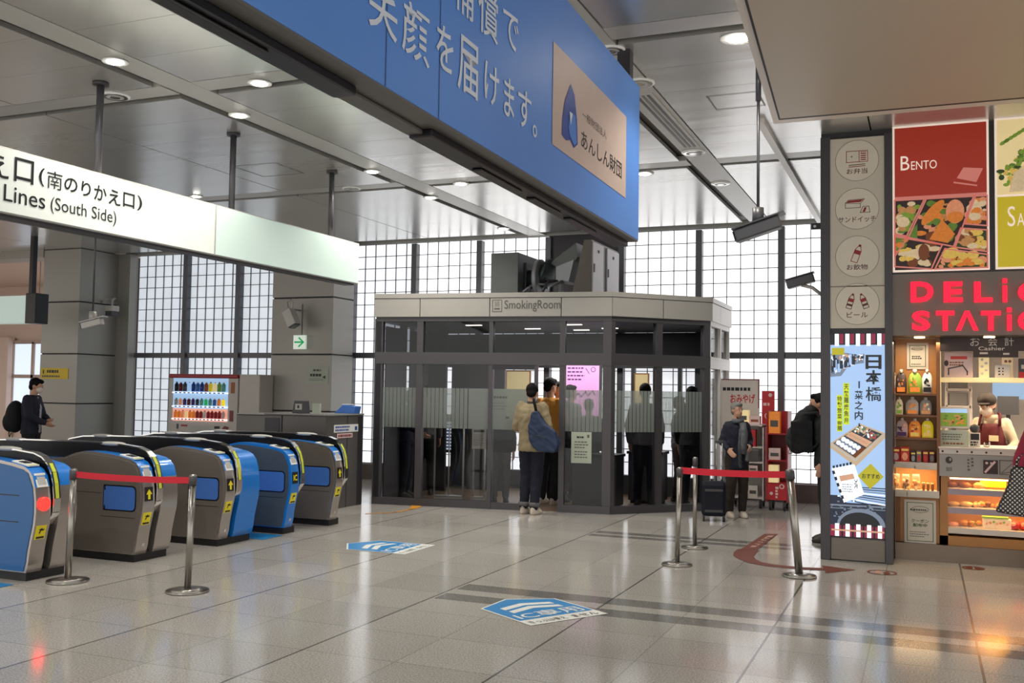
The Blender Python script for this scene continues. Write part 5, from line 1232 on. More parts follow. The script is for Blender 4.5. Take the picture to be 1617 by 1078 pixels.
m_.poly([(c - .26, zm + .17), (c - .2, zm + .27), (c - .03, zm + .25), (c - .09, zm + .12)], .016, 'poster_pinkish').line([(c - .28, zm + .13), (c - .09, zm + .09)], .015, .016, 'poster_pinkish')
m_.rect(a, z0, c, zm - .015, .014, 'food_dark')
w_, h2 = c - a, zm - .015 - z0
cells = [([(0, 1), (.33, 1), (.13, .48), (0, .52)], ['food_green', 'food_cream', 'food_lettuce', 'food_tan']), ([(.35, 1), (.86, 1), (.66, .30), (.15, .46)], ['food_orange', 'food_tan', 'food_brown', 'food_salmon', 'food_green', 'food_orange']),
         ([(.88, 1), (1, 1), (1, .58), (.76, .62)], ['food_salmon', 'food_cream', 'food_orange']), ([(0, .48), (.52, .34), (.40, 0), (0, .05)], ['food_cream', 'food_yellowish', 'food_brown', 'food_cream']),
         ([(.72, .56), (1, .52), (1, .22), (.64, .30)], ['food_tan', 'food_brown', 'food_cream', 'food_yellowish']), ([(.55, .28), (1, .18), (1, 0), (.44, 0)], ['food_yellowish', 'food_salmon', 'food_orange', 'food_yellowish']), ([(0, .5), (.14, .46), (.0, .2)], ['food_orange', 'food_green'])]
rr = random.Random(3); dk = .0145
for po, cs in cells:
    P_ = [(a + x * w_, z0 + y * h2) for x, y in po]; m_.line(P_, .014, .030, 'poster_pinkish', close=True)
    cxm, cym = sum(p_[0] for p_ in P_) / len(P_), sum(p_[1] for p_ in P_) / len(P_)
    m_.poly(P_, .0142, rr.choice(['food_dark', 'food_darkgreen', 'food_brown']))
    for k in range(26):
        i = rr.randrange(len(P_)); t_, s2 = rr.random(), rr.random() ** .5 * .8
        q0, q1 = P_[i], P_[(i + 1) % len(P_)]; ex_, ey_ = q0[0] + (q1[0] - q0[0]) * t_, q0[1] + (q1[1] - q0[1]) * t_
        u, v = cxm + (ex_ - cxm) * s2, cym + (ey_ - cym) * s2; dk += .00008
        r_ = min(w_ * rr.uniform(.03, .085), abs(u - a) * .95, abs(c - u) * .95, abs(v - z0) * .9 + .004, abs(zm - .015 - v) * .9 + .004)
        m_.disc(u, v, r_, r_ * rr.uniform(.4, .9), dk, rr.choice(cs), n=9, a=rr.uniform(0, 3) if r_ < .03 else 0)
m_.disc(a + w_ * .42, z0 + h2 * .80, w_ * .06, h2 * .22, .029, 'food_orange', a=-.7).disc(a + w_ * .66, z0 + h2 * .80, w_ * .10, h2 * .17, .029, 'food_salmon').disc(a + w_ * .66, z0 + h2 * .72, w_ * .09, h2 * .08, .0295, 'food_orange').poly([(a + w_ * .38, z0 + h2 * .42), (a + w_ * .52, z0 + h2 * .70), (a + w_ * .66, z0 + h2 * .48), (a + w_ * .58, z0 + h2 * .36)], .029, 'food_orange')
m_.disc(a + w_ * .32, z0 + h2 * .24, w_ * .06, h2 * .12, .0293, 'food_brown').poly([(a + w_ * .13, z0 + h2 * .48), (a + w_ * .25, z0 + h2 * .65), (a + w_ * .25, z0 + h2 * .42)], .0293, 'food_green')
m_.build('bento_poster', hd, label='red Bento poster with a picture of a filled lunchbox')
a, c, z0, z1 = poster(1571, 1725, ''); m_ = LMB(F=F0); m_.slab(a, z0, c, z1, 0, .012, 'poster_white'); a += .02; c -= .02; z0 += .02; z1 -= .025; zm = z0 + (z1 - z0) * .49
m_.rect(a, zm, c, z1, .014, 'poster_cream').rect(a, z0, c, zm - .02, .014, 'poster_lime')
m_.text('S', a + .085, z0 + .19 * 2, a + .15, z0 + .57, .016, 'poster_white').text('ANDWICH', a + .165, z0 + .19 * 2, a + .62, z0 + .50, .016, 'poster_white')
for k in range(70):
    t_ = rr.random(); u = a + .06 + .25 * t_ + rr.uniform(-.04, .07); v = zm + .12 + .5 * abs(t_ - .15) * .9 + rr.uniform(-.07, .09)
    m_.disc(u, min(v, z1 - .04), rr.uniform(.015, .04), rr.uniform(.012, .03), .0145 + k * .00005, rr.choice(['food_lettuce', 'food_green', 'food_darkgreen', 'food_lettuce', 'food_yellowish']), n=7)
for k in range(8): m_.disc(a + .05 + k * .035, z1 - .22 + k * .022, .03, .018, .0147, rr.choice(['food_lettuce', 'food_green']), n=8, a=.6)
m_.poly([(a + .1, zm + .02), (a + .14, zm + .2), (a + .3, zm + .32), (c - .1, zm + .3), (c - .05, zm + .02)], .019, 'food_cream')
m_.build('sandwich_poster', hd, label='cream and lime Sandwich poster cut by the picture edge')
def letter(s_, px0, px1, py0, py1):
    u0, v0, u1, v1 = box_at(px0, py0, px1, py1, YS); m_ = LMB(F=F0)
    if s_ == 'Λ': m_.poly([(u0, v0), (u0 + .045, v0), ((u0 + u1) / 2, v1 - .05), (u1 - .045, v0), (u1, v0), ((u0 + u1) / 2 + .02, v1), ((u0 + u1) / 2 - .02, v1)], .03, 'neon')
    elif s_ == 'i': m_.slab(u0, v0, u1, v0 + (v1 - v0) * .70, .0, .03, 'neon').slab(u0, v1 - .04, u1, v1, .0, .03, 'neon')
    else: m_.text(s_, u0, v0, u1, v1, .0, 'neon', bold=.035, depth=.03)
    m_.build('letter', hd)
for s_, a_, b_ in (('D', 1438, 1474), ('E', 1490, 1520), ('L', 1538, 1567), ('i', 1583, 1590), ('C', 1607, 1643), ('A', 1655, 1690)): letter(s_, a_, b_, 445 if s_ != 'i' else 440, 477)
for s_, a_, b_ in (('S', 1440, 1469), ('T', 1478, 1507), ('Λ', 1509, 1545), ('T', 1549, 1580), ('i', 1590, 1597), ('O', 1607, 1643), ('N', 1655, 1690)): letter(s_, a_, b_, 491 if s_ != 'i' else 486, 522)
for px_ in (1452, 1562):
    u, _, z = aty(px_, 529, YS + .25)
    t_ = root('shop_downlight', (u, YS + .25, Z_(530, YS) - .001), 'small %s warm downlight in the soffit under the red letters' % ('left' if px_ < 1500 else 'right'), 'downlight', 'downlights under the shop header')
    MB().cyl((0, 0, -.012), (0, 0, 0), .05, 'lamp_warm', n=20).build('lens', t_)

# shop interior shell
YB = 13.4; zsof = Z_(530, YS)
MB().box(pl1 + .0, YB, 0, XE, YB + .1, zsof, 'case_white').build('wall_back_shop', kind='structure')
MB().box(pl1, YS + .5, zsof, XE, YB + .1, zsof + .08, 'case_white').build('ceiling_shop', kind='structure')
MB().box(pl1 - .12, YS + .63, 0, pl1 - .02, YB + .1, CZ, 'grey_dark').build('wall_shop_left', kind='structure')
YF = 10.72
def XF(px, py=650): return aty(px, py, YF)[0]
def ZF(py, px=1450): return aty(px, py, YF)[2]
# ---- shelf unit on the left
xa, xb = pl1 + .01, XF(1479); bk = YF + .30
sh = root('shelf_unit', ((xa + xb) / 2, YF, 0), 'wooden shelf unit of snack pouches and bread beside the advertising pillar', 'shelf unit')
LMB().box(xa, bk, .12, XF(1485), bk + .05, zsof, 'wood').build('back_board', sh)
LMB().box(xa, YF, ZF(785), xb + .02, bk, ZF(776), 'case_white').build('tray_board', sh)
LMB().box(XF(1479), YF + .02, ZF(780), XF(1485), bk, zsof, 'wood_dark').build('side_board', sh)
sz = [ZF(p_) for p_ in (621, 655, 691, 732)]
for z in sz: LMB().box(xa, YF + .04, z - .02, xb, bk, z, 'wood_dark').build('shelf', sh)
LMB().box(xa, YF, sz[3] - .045, xb, YF + .04, sz[3] + .012, 'case_white').build('shelf_rail', sh); LMB().box(xa, YF - .01, ZF(785), xb + .02, YF + .0, ZF(774), 'case_white').build('tray_rail', sh)
for k, (px_, py_) in enumerate(((1418, 736), (1436, 737), (1452, 738), (1470, 738), (1424, 780), (1440, 780), (1466, 782))):
    z = ZF(py_); x = XF(px_); LMB().box(x - .05, YF - .016, z - .016, x + .05, YF - .0105, z + .016, 'paper').build('price_tag', sh)
LMB().box(xa, YF + .04, .17, xb + .02, bk, ZF(786), 'wood').build('lower_panel', sh)
LMB().box(xa, YF + .032, .17, XF(1421), YF + .04, ZF(786), 'wood_dark').build('lower_door', sh)
MB().box(xa, YF - .03, 0, XE, YF + .6, .165, 'kick_steel').build('plinth_panel', label='long brushed steel kick plate along the bottom of the shop counter', cat='kick plate', loc=(1, YF, 0))
def framed(px0, px1, py0, py1, Y, label, seed, big):
    u0, v0, u1, v1 = box_at(px0, py0, px1, py1, Y)
    r_ = root('framed_notice', ((u0 + u1) / 2, Y, v0), label, 'notice', 'framed coupon notices of the shop')
    LMB().box(u0 - .012, Y - .012, v0 - .012, u1 + .012, Y, v1 + .012, 'case_white').build('notice_frame', r_)
    m_ = LMB(F=fy(Y - .012)); m_.rect(u0, v0, u1, v1, .001, 'paper').line([(u0 + .015, v0 + .015), (u1 - .015, v0 + .015), (u1 - .015, v1 - .015), (u0 + .015, v1 - .015)], .006, .002, 'food_darkgreen', close=True)
    um_ = (u0 + u1) / 2; hh_ = v1 - v0; ww = u1 - u0
    m_.ring(um_, v1 - hh_ * .2, ww * .3, .004, .003, 'ink_grey', ry=hh_ * .08).scribble(um_ - ww * .34, v1 - hh_ * .24, um_ + ww * .36, v1 - hh_ * .18, 1, .004, 'ink_grey', seed=seed, fill=.7)
    if big: m_.text('クーポン', um_ - ww * .3, v0 + hh_ * .48, um_ + ww * .3, v0 + hh_ * .57, .004, 'food_darkgreen', bold=.01).text('配布中', um_ - ww * .24, v0 + hh_ * .38, um_ + ww * .24, v0 + hh_ * .46, .004, 'food_darkgreen', bold=.02).scribble(u0 + .04, v0 + hh_ * .12, u1 - .04, v0 + hh_ * .28, 3, .004, 'ink_grey', seed=seed + 1, fill=.3)
    else: m_.scribble(um_ - ww * .3, v0 + hh_ * .36, um_ + ww * .34, v0 + hh_ * .52, 2, .004, 'ink', seed=seed + 2, fill=.6).scribble(u0 + .03, v0 + hh_ * .12, u1 - .04, v0 + hh_ * .2, 1, .004, 'ink_grey', seed=seed + 3, fill=.4)
    m_.build('notice_sheet', r_)
framed(1434, 1464, 543, 581, bk, 'framed notice hanging on the wooden back above the snack pouches', 41, False)
framed(1430, 1476, 791, 856, YF + .04, 'framed coupon notice on the wooden front under the bread tray', 44, True)
# pouches
def pouch(px0, px1, z, top_py, cols, label, name='snack_pouch', Y=None, grp='snack pouches on the shop shelves'):
    Y = YF + .12 if Y is None else Y
    x0, x1 = aty(px0, 650, Y)[0], aty(px1, 650, Y)[0]; x0 = max(x0, xa + .004); zt = aty((px0 + px1) / 2, top_py, Y)[2]; w_ = x1 - x0; h_ = zt - z
    r_ = root(name, ((x0 + x1) / 2, Y, z), label, 'snack pouch', grp)
    m_ = MB()
    hw = w_ / 2; 
    rings = [(0, 0, 0, hw * .96, .03), (0, 0, h_ * .3, hw, .036), (0, 0, h_ * .62, hw * .97, .026), (0, 0, h_ * .78, hw * .72, .010), (0, 0, h_ * .86, hw * .45, .006)]
    n_ = 16; vs = []; fs = []
    for (x, y, zz, ra, rb) in rings:
        for j in range(n_):
            t_ = 2 * PI * j / n_; cx_, sx_ = math.cos(t_), math.sin(t_)
            vs.append((ra * math.copysign(abs(cx_) ** .45, cx_), rb * math.copysign(abs(sx_) ** .8, sx_), zz))
    for i in range(len(rings) - 1):
        for j in range(n_): fs.append((i * n_ + j, i * n_ + (j + 1) % n_, (i + 1) * n_ + (j + 1) % n_, (i + 1) * n_ + j))
    fs += [tuple(reversed(range(n_))), tuple((len(rings) - 1) * n_ + j for j in range(n_))]
    m_.add(vs, fs, cols[0], True); m_.build('bag', r_)
    MB().cyl((0, 0, h_ * .84), (0, 0, h_), hw * .32, 'case_white', r2=hw * .28, n=10).build('cap', r_)
    g_ = MB(F=frame((0, -.040, 0), (1, 0, 0), (0, 0, 1))); rq = random.Random(int(px0))
    g_.rect(-hw * .7, h_ * .06, hw * .7, h_ * .26, 0.0, cols[1])
    for k in range(9): g_.disc(rq.uniform(-.55, .55) * hw, rq.uniform(.3, .66) * h_, hw * rq.uniform(.12, .25), h_ * rq.uniform(.03, .09), .0006 * k, cols[1 + k % (len(cols) - 1)], n=8)
    g_.build('print', r_)
pouch(1404, 1413, sz[0], 588, ['case_white', 'food_red', 'ink_grey'], 'white snack pouch half hidden by the pillar, top shelf row')
pouch(1414, 1432, sz[0], 583, ['food_dark', 'food_orange', 'food_brown', 'grey_mid'], 'dark brown snack pouch with orange foot, top shelf row')
pouch(1434, 1456, sz[0], 583, ['food_lettuce', 'food_orange', 'food_green', 'food_yellowish'], 'green and orange snack pouch in the middle of the top row')
pouch(1456, 1473, sz[0], 583, ['white', 'ink', 'ink', 'ink'], 'white snack pouch with black patches, right end of the top row')
pouch(1406, 1426, sz[1], 626, ['food_cream', 'food_lettuce', 'food_green'], 'pale snack pouch with green print, left in the middle row')
pouch(1430, 1451, sz[1], 626, ['case_white', 'food_orange', 'food_tan'], 'white snack pouch with orange print, centre of the middle row')
pouch(1452, 1472, sz[1], 627, ['grey_light', 'food_tan', 'food_cream', 'food_salmon'], 'grey white snack pouch at the right end of the middle row')
pouch(1413, 1434, sz[2], 659, ['pink_card', 'ink_violet', 'food_dark', 'food_salmon'], 'pink snack pouch with dark fruit print, left in the third row')
pouch(1435, 1454, sz[2], 660, ['food_orange', 'food_yellowish', 'food_brown', 'food_red'], 'orange snack pouch in the centre of the third row')
pouch(1455, 1474, sz[2], 660, ['poster_lime', 'food_yellowish', 'food_cream'], 'yellow snack pouch at the right end of the third row')
# red packets and grey packs on the fourth shelf
for k, (p0, p1, pt, c1, c2_, lb) in enumerate(((1409, 1421, 706, 'red_card', 'pink_card', 'bright red snack packet at the left of the fourth shelf'), (1422, 1436, 705, 'food_red', 'food_salmon', 'red snack packet with pink picture, second on the fourth shelf'),
        (1438, 1446, 712, 'grey_dark', 'grey_light', 'dark grey small packet with pale label, fourth shelf'), (1447, 1455, 711, 'grey_mid', 'food_red', 'mid grey small packet in the middle of the fourth shelf'),
        (1457, 1466, 711, 'red_rack', 'food_red', 'deep red small packet near the right of the fourth shelf'), (1467, 1476, 711, 'vend_dark_red', 'grey_mid', 'dark red small packet at the right end of the fourth shelf'))):
    Y = YF + .1; x0, x1 = aty(p0, 715, Y)[0], aty(p1, 715, Y)[0]; z0 = sz[3]; z1 = aty(p0, pt, Y)[2]
    r_ = root('snack_packet', ((x0 + x1) / 2, Y, z0), lb, 'snack packet', 'upright packets on the fourth shelf')
    MB().box(-(x1 - x0) / 2, -.02, 0, (x1 - x0) / 2, .03, z1 - z0, c1).build('packet', r_, bevel=.006)
    MB(F=frame((0, -.021, 0), (1, 0, 0), (0, 0, 1))).disc(0, (z1 - z0) * .4, (x1 - x0) * .33, (z1 - z0) * .25, 0, c2_).rect(-(x1 - x0) * .4, (z1 - z0) * .75, (x1 - x0) * .4, (z1 - z0) * .88, 0, 'food_yellowish').build('print', r_)
# bread bags and cups in the tray
zt_ = ZF(776)
for k, (p0, p1, pt, m1, m2, lb) in enumerate(((1409, 1422, 747, 'bread', 'clear', 'clear bag of bread rolls at the left of the bread tray'), (1423, 1438, 748, 'bread_brown', 'clear', 'clear bag of dark glazed buns in the bread tray'), (1439, 1454, 748, 'bread', 'clear', 'clear bag of golden buns in the middle of the bread tray'))):
    Y = YF + .1; x0, x1 = aty(p0, 760, Y)[0], aty(p1, 760, Y)[0]; zz = aty(p0, pt, Y)[2] - zt_
    r_ = root('bread_bag', ((x0 + x1) / 2, Y, zt_), lb, 'bread bag', 'bread bags in the tray'); hw = (x1 - x0) / 2
    b_ = MB(); rq = random.Random(k)
    for q_ in range(9): b_.ell((rq.uniform(-.6, .6) * hw, rq.uniform(-.03, .03), .025 + rq.uniform(0, .5) * zz), (hw * .4, .03, .024), m1 if q_ % 3 else 'bread_pale', 10, 6)
    b_.build('bread_rolls', r_); MB().loft([(0, 0, .002, hw * .97, .055), (0, 0, zz * .4, hw, .06), (0, 0, zz * .85, hw * .85, .03), (0, 0, zz, hw * .8, .006)], m2).build('clear_bag', r_)
for k, (p0, p1, lb) in enumerate(((1456, 1461, 'left of the three small dessert cups in the bread tray'), (1463, 1468, 'middle of the three small dessert cups in the bread tray'), (1470, 1475, 'right of the three small dessert cups in the bread tray'))):
    Y = YF + .08; x0, x1 = aty(p0, 765, Y)[0], aty(p1, 765, Y)[0]; hw = (x1 - x0) / 2
    r_ = root('dessert_cup', ((x0 + x1) / 2, Y, zt_), lb, 'cup', 'dessert cups in the tray')
    MB().cyl((0, 0, 0), (0, 0, .07), hw * .8, 'food_brown', r2=hw, n=16).build('cup', r_); MB().cyl((0, 0, .07), (0, 0, .085), hw * 1.1, 'bread_pale', n=16).build('lid', r_)

# ---- counter with display case
XC0 = XF(1483); XC1 = XE
ctr = root('shop_counter', (1.4, YF + .3, 0), 'wooden shop counter with white front rail and a lit pastry display case', 'counter')
zc1, zc0 = ZF(707, 1550), ZF(718, 1550); zp = ZF(754, 1550); zd0 = ZF(846, 1550); zw = ZF(862, 1550)
xw = XF(1497, 800)
LMB().box(XC0, YF + .02, .165, xw, YF + .65, zp, 'wood').build('side_panel', ctr); LMB().box(XC0, YF + .02, .165, XC1, YF + .65, zd0 - .02, 'wood').build('base_cabinet', ctr)
LMB().box(XC0 - .01, YF - .01, zc1 - .02, XC1, YF + .7, zc1, 'case_white').build('counter_top', ctr, bevel=.004)
r_ = LMB().box(XC0, YF, zc0, XC1, YF + .03, zc1 - .02, 'case_white')
r_.build('front_rail', ctr); dd = LMB(F=fy(YF))
for k in range(12): dd.disc(XF(1488.5 + 23 * k, 712), (zc0 + zc1 - .02) / 2, .010, .010, .002, 'ink')
dd.build('rail_studs', ctr)
LMB().box(XC0, YF + .005, zp, XC1, YF + .05, zc0 - .004, 'fascia').build('front_panel', ctr)
m_ = LMB(F=fy(YF + .005)); zm = (zp + zc0) / 2
m_.disc(XF(1498), ZF(728, 1550), .032, .034, .002, 'food_dark').disc(XF(1500), ZF(727, 1550), .010, .016, .004, 'fascia').text('珈琲', XF(1493), ZF(746, 1550), XF(1503), ZF(739, 1550), .003, 'ink_grey').scribble(XF(1527), ZF(745, 1550), XF(1531), ZF(724, 1550), 4, .003, 'ink_grey', seed=51, fill=.5).scribble(XF(1533), ZF(738, 1550), XF(1537), ZF(722, 1550), 3, .003, 'ink_grey', seed=52, fill=.5)
m_.build('printed_logo', ctr); m_ = LMB(F=fy(YF + .005))
u0, u1, v0, v1 = XF(1552), XF(1575), ZF(748, 1560), ZF(726, 1560)
m_.slab(u0, v0, u1, v1, 0, .004, 'food_dark').line([(u0 + .02, v0 + .02), (u1 - .03, v1 - .02)], .02, .006, 'pink_card').disc(u0 + .03, v1 - .03, .012, .012, .006, 'pink_card').disc(u0 + .07, v1 - .03, .01, .01, .006, 'pink_card')
m_.build('dark_sign', ctr); m_ = LMB(F=fy(YF + .005)); u0, u1 = XF(1578), XF(1601); m_.line([(u0, v0), (u0, v1), (u1, v1), (u1, v0)], .007, .004, 'ink_grey', close=True).line([(u0 + .015, v0 + .015), (u1 - .02, v1 - .03)], .006, .004, 'ink_grey').line([(u0 + .02, v0 + .01), (u1 - .02, v0 + .03)], .006, .004, 'ink_grey').build('outline_sign', ctr)
LMB().box(xw, YF + .50, zd0 - .02, XC1, YF + .53, zp, 'case_back').build('case_back', ctr)
LMB().box(xw, YF + .03, zp - .012, XC1, YF + .5, zp, 'case_back').build('case_top', ctr)
sh_z = [ZF(774, 1550), ZF(804, 1550), ZF(836, 1550)]
for z in sh_z:
    LMB().box(xw, YF + .05, z - .012, XC1, YF + .5, z, 'case_white').build('case_shelf', ctr)
    LMB().box(xw, YF + .02, z - .055, XC1, YF + .05, z, 'rail_lilac' if z > sh_z[2] else 'case_white').build('price_rail', ctr)
LMB().box(xw + .02, YF + .07, zp - .03, XC1, YF + .10, zp - .014, 'lamp_warm').build('case_lamp', ctr)
LMB().box(xw + .02, YF + .07, sh_z[0] - .03, XC1, YF + .09, sh_z[0] - .014, 'lamp_warm').build('case_lamp', ctr); LMB().box(xw + .02, YF + .07, sh_z[1] - .03, XC1, YF + .09, sh_z[1] - .014, 'lamp_warm').build('case_lamp', ctr)
LMB().box(xw, YF + .025, sh_z[2], XC1, YF + .03, zp, 'shop_glass').build('case_glass', ctr)
for k, px_ in enumerate((1503, 1511, 1546, 1582)):
    x = XF(px_, 840); LMB().box(x - .022, YF + .01, sh_z[2] - .045, x + .022, YF + .019, sh_z[2] - .008, 'paper').build('price_tag', ctr)
# pastries
def pastry(px, zi, kind, mt, r0, label, dy=.16):
    x = aty(px, 800, YF + dy)[0]; z = sh_z[zi]
    t_ = root('pastry', (x, YF + dy, z), label, 'pastry', 'pastries in the lit display case')
    MB().cyl((0, 0, 0), (0, 0, .006), r0 * 1.1, 'rack_white', n=18).build('paper_liner', t_)
    if kind == 'bun': MB().ell((0, 0, r0 * .42), (r0, r0 * .8, r0 * .42), mt, 14, 8).build('bun', t_)
    elif kind == 'roll': MB().tube([(-r0, 0, .03), (-r0 * .4, -.01, .035), (r0 * .4, -.01, .035), (r0, 0, .03)], [.012, .03, .03, .012], mt, 10).build('roll', t_)
    else:
        m_ = MB(); rq = random.Random(int(px))
        for k in range(7): m_.ell((rq.uniform(-r0, r0) * .7, rq.uniform(-.03, .03), .02 + rq.uniform(0, .03)), (.028, .022, .02), [mt, 'bread', 'food_orange'][k % 3], 8, 6)
        m_.build('pieces', t_)
pastry(1504, 0, 'roll', 'bread_brown', .05, 'flat dark roll at the left end of the top case shelf'); pastry(1524, 0, 'roll', 'bread_brown', .055, 'dark roll left of centre on the top case shelf'); pastry(1546, 0, 'roll', 'bread', .05, 'golden roll beside the yellow tub, top case shelf')
pastry(1506, 1, 'bun', 'bread_pale', .06, 'pale round bun at the left of the middle case shelf'); pastry(1526, 1, 'bun', 'bread_pale', .065, 'larger pale bun second on the middle case shelf'); pastry(1545, 1, 'mix', 'bread_pale', .07, 'heap of golden fried pieces on the middle case shelf'); pastry(1562, 1, 'mix', 'bread_brown', .06, 'heap of darker fried pieces right on the middle case shelf'); pastry(1580, 1, 'mix', 'bread', .06, 'heap of fried pieces beside the dotted bag, middle shelf')
pastry(1506, 2, 'bun', 'food_salmon', .05, 'pinkish bun at the left of the bottom case shelf'); pastry(1522, 2, 'roll', 'bread', .05, 'small golden roll second on the bottom case shelf'); pastry(1540, 2, 'mix', 'food_green', .06, 'greenish salad roll heap left of the boxed sandwich')
x = aty(1568, 764, YF + .2)[0]; z = sh_z[0]
t_ = root('food_tub', (x, YF + .2, z), 'bright yellow tub on the top shelf of the display case', 'tub'); MB().box(-.115, -.05, .02, .115, .06, .095, 'yellow_tub').build('tub', t_, bevel=.015); MB().box(-.1, -.045, 0, .1, .055, .02, 'bread_brown').build('tray', t_)
x = aty(1574, 824, YF + .15)[0]; z = sh_z[2]
t_ = root('sandwich_box', (x, YF + .15, z), 'clear sandwich box with green lid on the bottom case shelf', 'food box'); MB().box(-.125, -.05, 0, .125, .06, .10, 'food_cream').build('box', t_, bevel=.008); MB().box(-.13, -.052, .1, .10, .062, .118, 'food_lettuce').build('lid', t_)
m_ = MB(F=frame((0, -.051, 0), (1, 0, 0), (0, 0, 1)))
for k in range(7): m_.disc(-.09 + .03 * k, .05 + .01 * (k % 3), .012, .012, .001 + .0003 * k, ['food_salmon', 'food_orange', 'food_lettuce'][k % 3], n=8)
m_.build('filling', t_)
for k, px_ in enumerate((1602, 1618)):
    x = aty(px_, 824, YF + .14)[0]; t_ = root('red_pack', (x, YF + .14, z), ('round red food pack beside the boxed sandwich', 'round red food pack at the right picture edge under the dotted bag')[k], 'food pack', 'red packs on the bottom case shelf')
    MB().ell((0, 0, .045), (.06, .045, .045), 'red_card', 14, 8).build('pack', t_); MB().ell((-.01, -.035, .055), (.025, .012, .02), 'food_salmon', 10, 6).build('print', t_)

# ---- things on the counter and the upper shelf
Yc = YF + .15
def cbox(px0, px1, py0, py1, Y): return box_at(px0, py0, px1, py1, Y)
a, z0, c, z1 = cbox(1482, 1531, 642, 676, Yc)
t_ = root('picture_stand', ((a + c) / 2, Yc, zc1), 'framed food picture raised on a stand at the left of the counter', 'picture stand')
LMB().box(a, Yc, z0, c, Yc + .02, z1, 'case_white').build('picture_frame', t_, bevel=.003); m_ = LMB(F=fy(Yc)); m_.rect(a + .02, z0 + .02, c - .02, z1 - .03, .002, 'food_lettuce').rect(a + .02, z1 - .06, c - .02, z1 - .02, .003, 'vend_glow')
rq = random.Random(9)
for k in range(22): m_.disc(rq.uniform(a + .05, c - .05), rq.uniform(z0 + .04, z1 - .08), rq.uniform(.012, .03), .01, .004 + k * .0001, rq.choice(['food_tan', 'food_green', 'food_brown', 'food_darkgreen', 'food_lettuce', 'food_orange']), n=7, a=rq.uniform(-.6, .6))
m_.build('picture', t_); LMB().box((a + c) / 2 - .02, Yc + .02, zc1, (a + c) / 2 + .02, Yc + .04, z1 - .1, 'grey_mid').build('stem', t_)
a, z0, c, z1 = cbox(1484, 1530, 679, 706, Yc - .04)
t_ = root('card_display', ((a + c) / 2, Yc - .04, zc1), 'grey green printed display box standing under the food picture', 'display box'); LMB().box(a, Yc - .04, zc1, c, Yc + .0, z1, 'paper_green').build('box', t_, bevel=.003)
LMB(F=fy(Yc - .04)).scribble(a + .02, zc1 + .06, c - .03, z1 - .03, 3, .002, 'ink_grey', seed=61, fill=.4).scribble(a + .03, zc1 + .015, c - .04, zc1 + .045, 1, .002, 'food_brown', seed=62, fill=.6).build('print', t_)
a, z0, c, z1 = cbox(1531, 1548, 683, 706, Yc - .02)
t_ = root('card_reader', ((a + c) / 2, Yc, zc1), 'white card reader with dark round head beside the cashier', 'card reader'); LMB().box(a, Yc - .02, zc1, c, Yc + .04, z1, 'case_white').build('body', t_, bevel=.004); LMB(F=fy(Yc - .02)).rect(a + .01, zc1 + .07, c - .01, z1 - .01, .002, 'ink').scribble(a + .01, zc1 + .01, c - .01, zc1 + .06, 2, .002, 'ink', seed=63, fill=.7).build('screen', t_)
LMB().ell(((a + c) / 2, Yc + .02, z1 + .04), (.045, .04, .045), 'grey_dark').build('head', t_)
x = aty(1558, 702, Yc)[0]; t_ = root('small_ornament', (x, Yc, zc1), 'tiny pale ornament on the counter right of the card reader', 'ornament')
MB().ell((0, 0, .012), (.03, .02, .012), 'case_white').ell((-.02, 0, .03), (.008, .008, .02), 'rack_white').ell((.025, 0, .035), (.008, .008, .022), 'rack_white').ell((0, 0, .03), (.012, .01, .012), 'grey_dark').build('figure', t_)
# upper shelf across the till
Yu = YF + .2; zu = aty(1540, 596, Yu)[2]; xl = aty(1481, 600, Yu)[0]
t_ = root('upper_shelf', (1.4, Yu, zc1), 'pale wooden upper shelf on posts above the till', 'shelf')
LMB().box(xl, Yu - .02, zu - .045, XE, Yu + .3, zu, 'poster_cream').build('shelf_board', t_, bevel=.004)
LMB().box(xl, Yu - .02, zc1, xl + .03, Yu + .01, zsof - .1, 'poster_cream').build('post', t_)
def item(px0, px1, py0, m1, name, label, cat, fn=None, dy=0, grp='goods on the upper shelf'):
    Y = Yu + .03 + dy; x0, x1 = aty(px0, 580, Y)[0], aty(px1, 580, Y)[0]; z1 = aty(px0, py0, Y)[2]
    r_ = root(name, ((x0 + x1) / 2, Y, zu), label, cat, grp); LMB().box(x0, Y, zu, x1, Y + .08, z1, m1).build('box', r_, bevel=.004)
    m_ = LMB(F=fy(Y)); (fn or (lambda m_, a, b, c, d: m_.scribble(a + .015, b + .02, c - .015, d - .02, 4, .002, 'ink_grey', seed=int(px0), fill=.5)))(m_, x0, zu, x1, z1); m_.build('print', r_)
item(1491, 1536, 556, 'pink_card', 'printed_carton', 'large pinkish printed carton at the left of the upper shelf', 'carton', lambda m_, a, b, c, d: m_.rect(a + .06, d - .07, c - .05, d - .04, .002, 'food_red').scribble(a + .05, d - .14, c - .05, d - .09, 2, .002, 'food_brown', seed=71, fill=.5).line([(a + .04, b + .03), (a + .04, b + .09), (c - .09, b + .12), (c - .05, b + .06), (c - .05, b + .03)], .012, .002, 'grey_dark').disc(a + .02, d - .11, .02, .03, .003, 'food_dark'))
item(1546, 1562, 561, 'poster_cream', 'patterned_bag', 'cream bag with pale pattern standing on the upper shelf', 'bag', lambda m_, a, b, c, d: [m_.disc(a + (c - a) * (.3 + .4 * (k % 2)), b + .04 + .035 * k, .014, .012, .002, 'case_white') for k in range(5)])
item(1571, 1595, 576, 'case_white', 'small_carton', 'low white carton with vertical writing on the upper shelf', 'carton', lambda m_, a, b, c, d: m_.scribble(a + .03, b + .02, a + .05, d - .02, 3, .002, 'ink', seed=73).scribble(a + .065, b + .02, a + .08, d - .02, 3, .002, 'ink', seed=74))
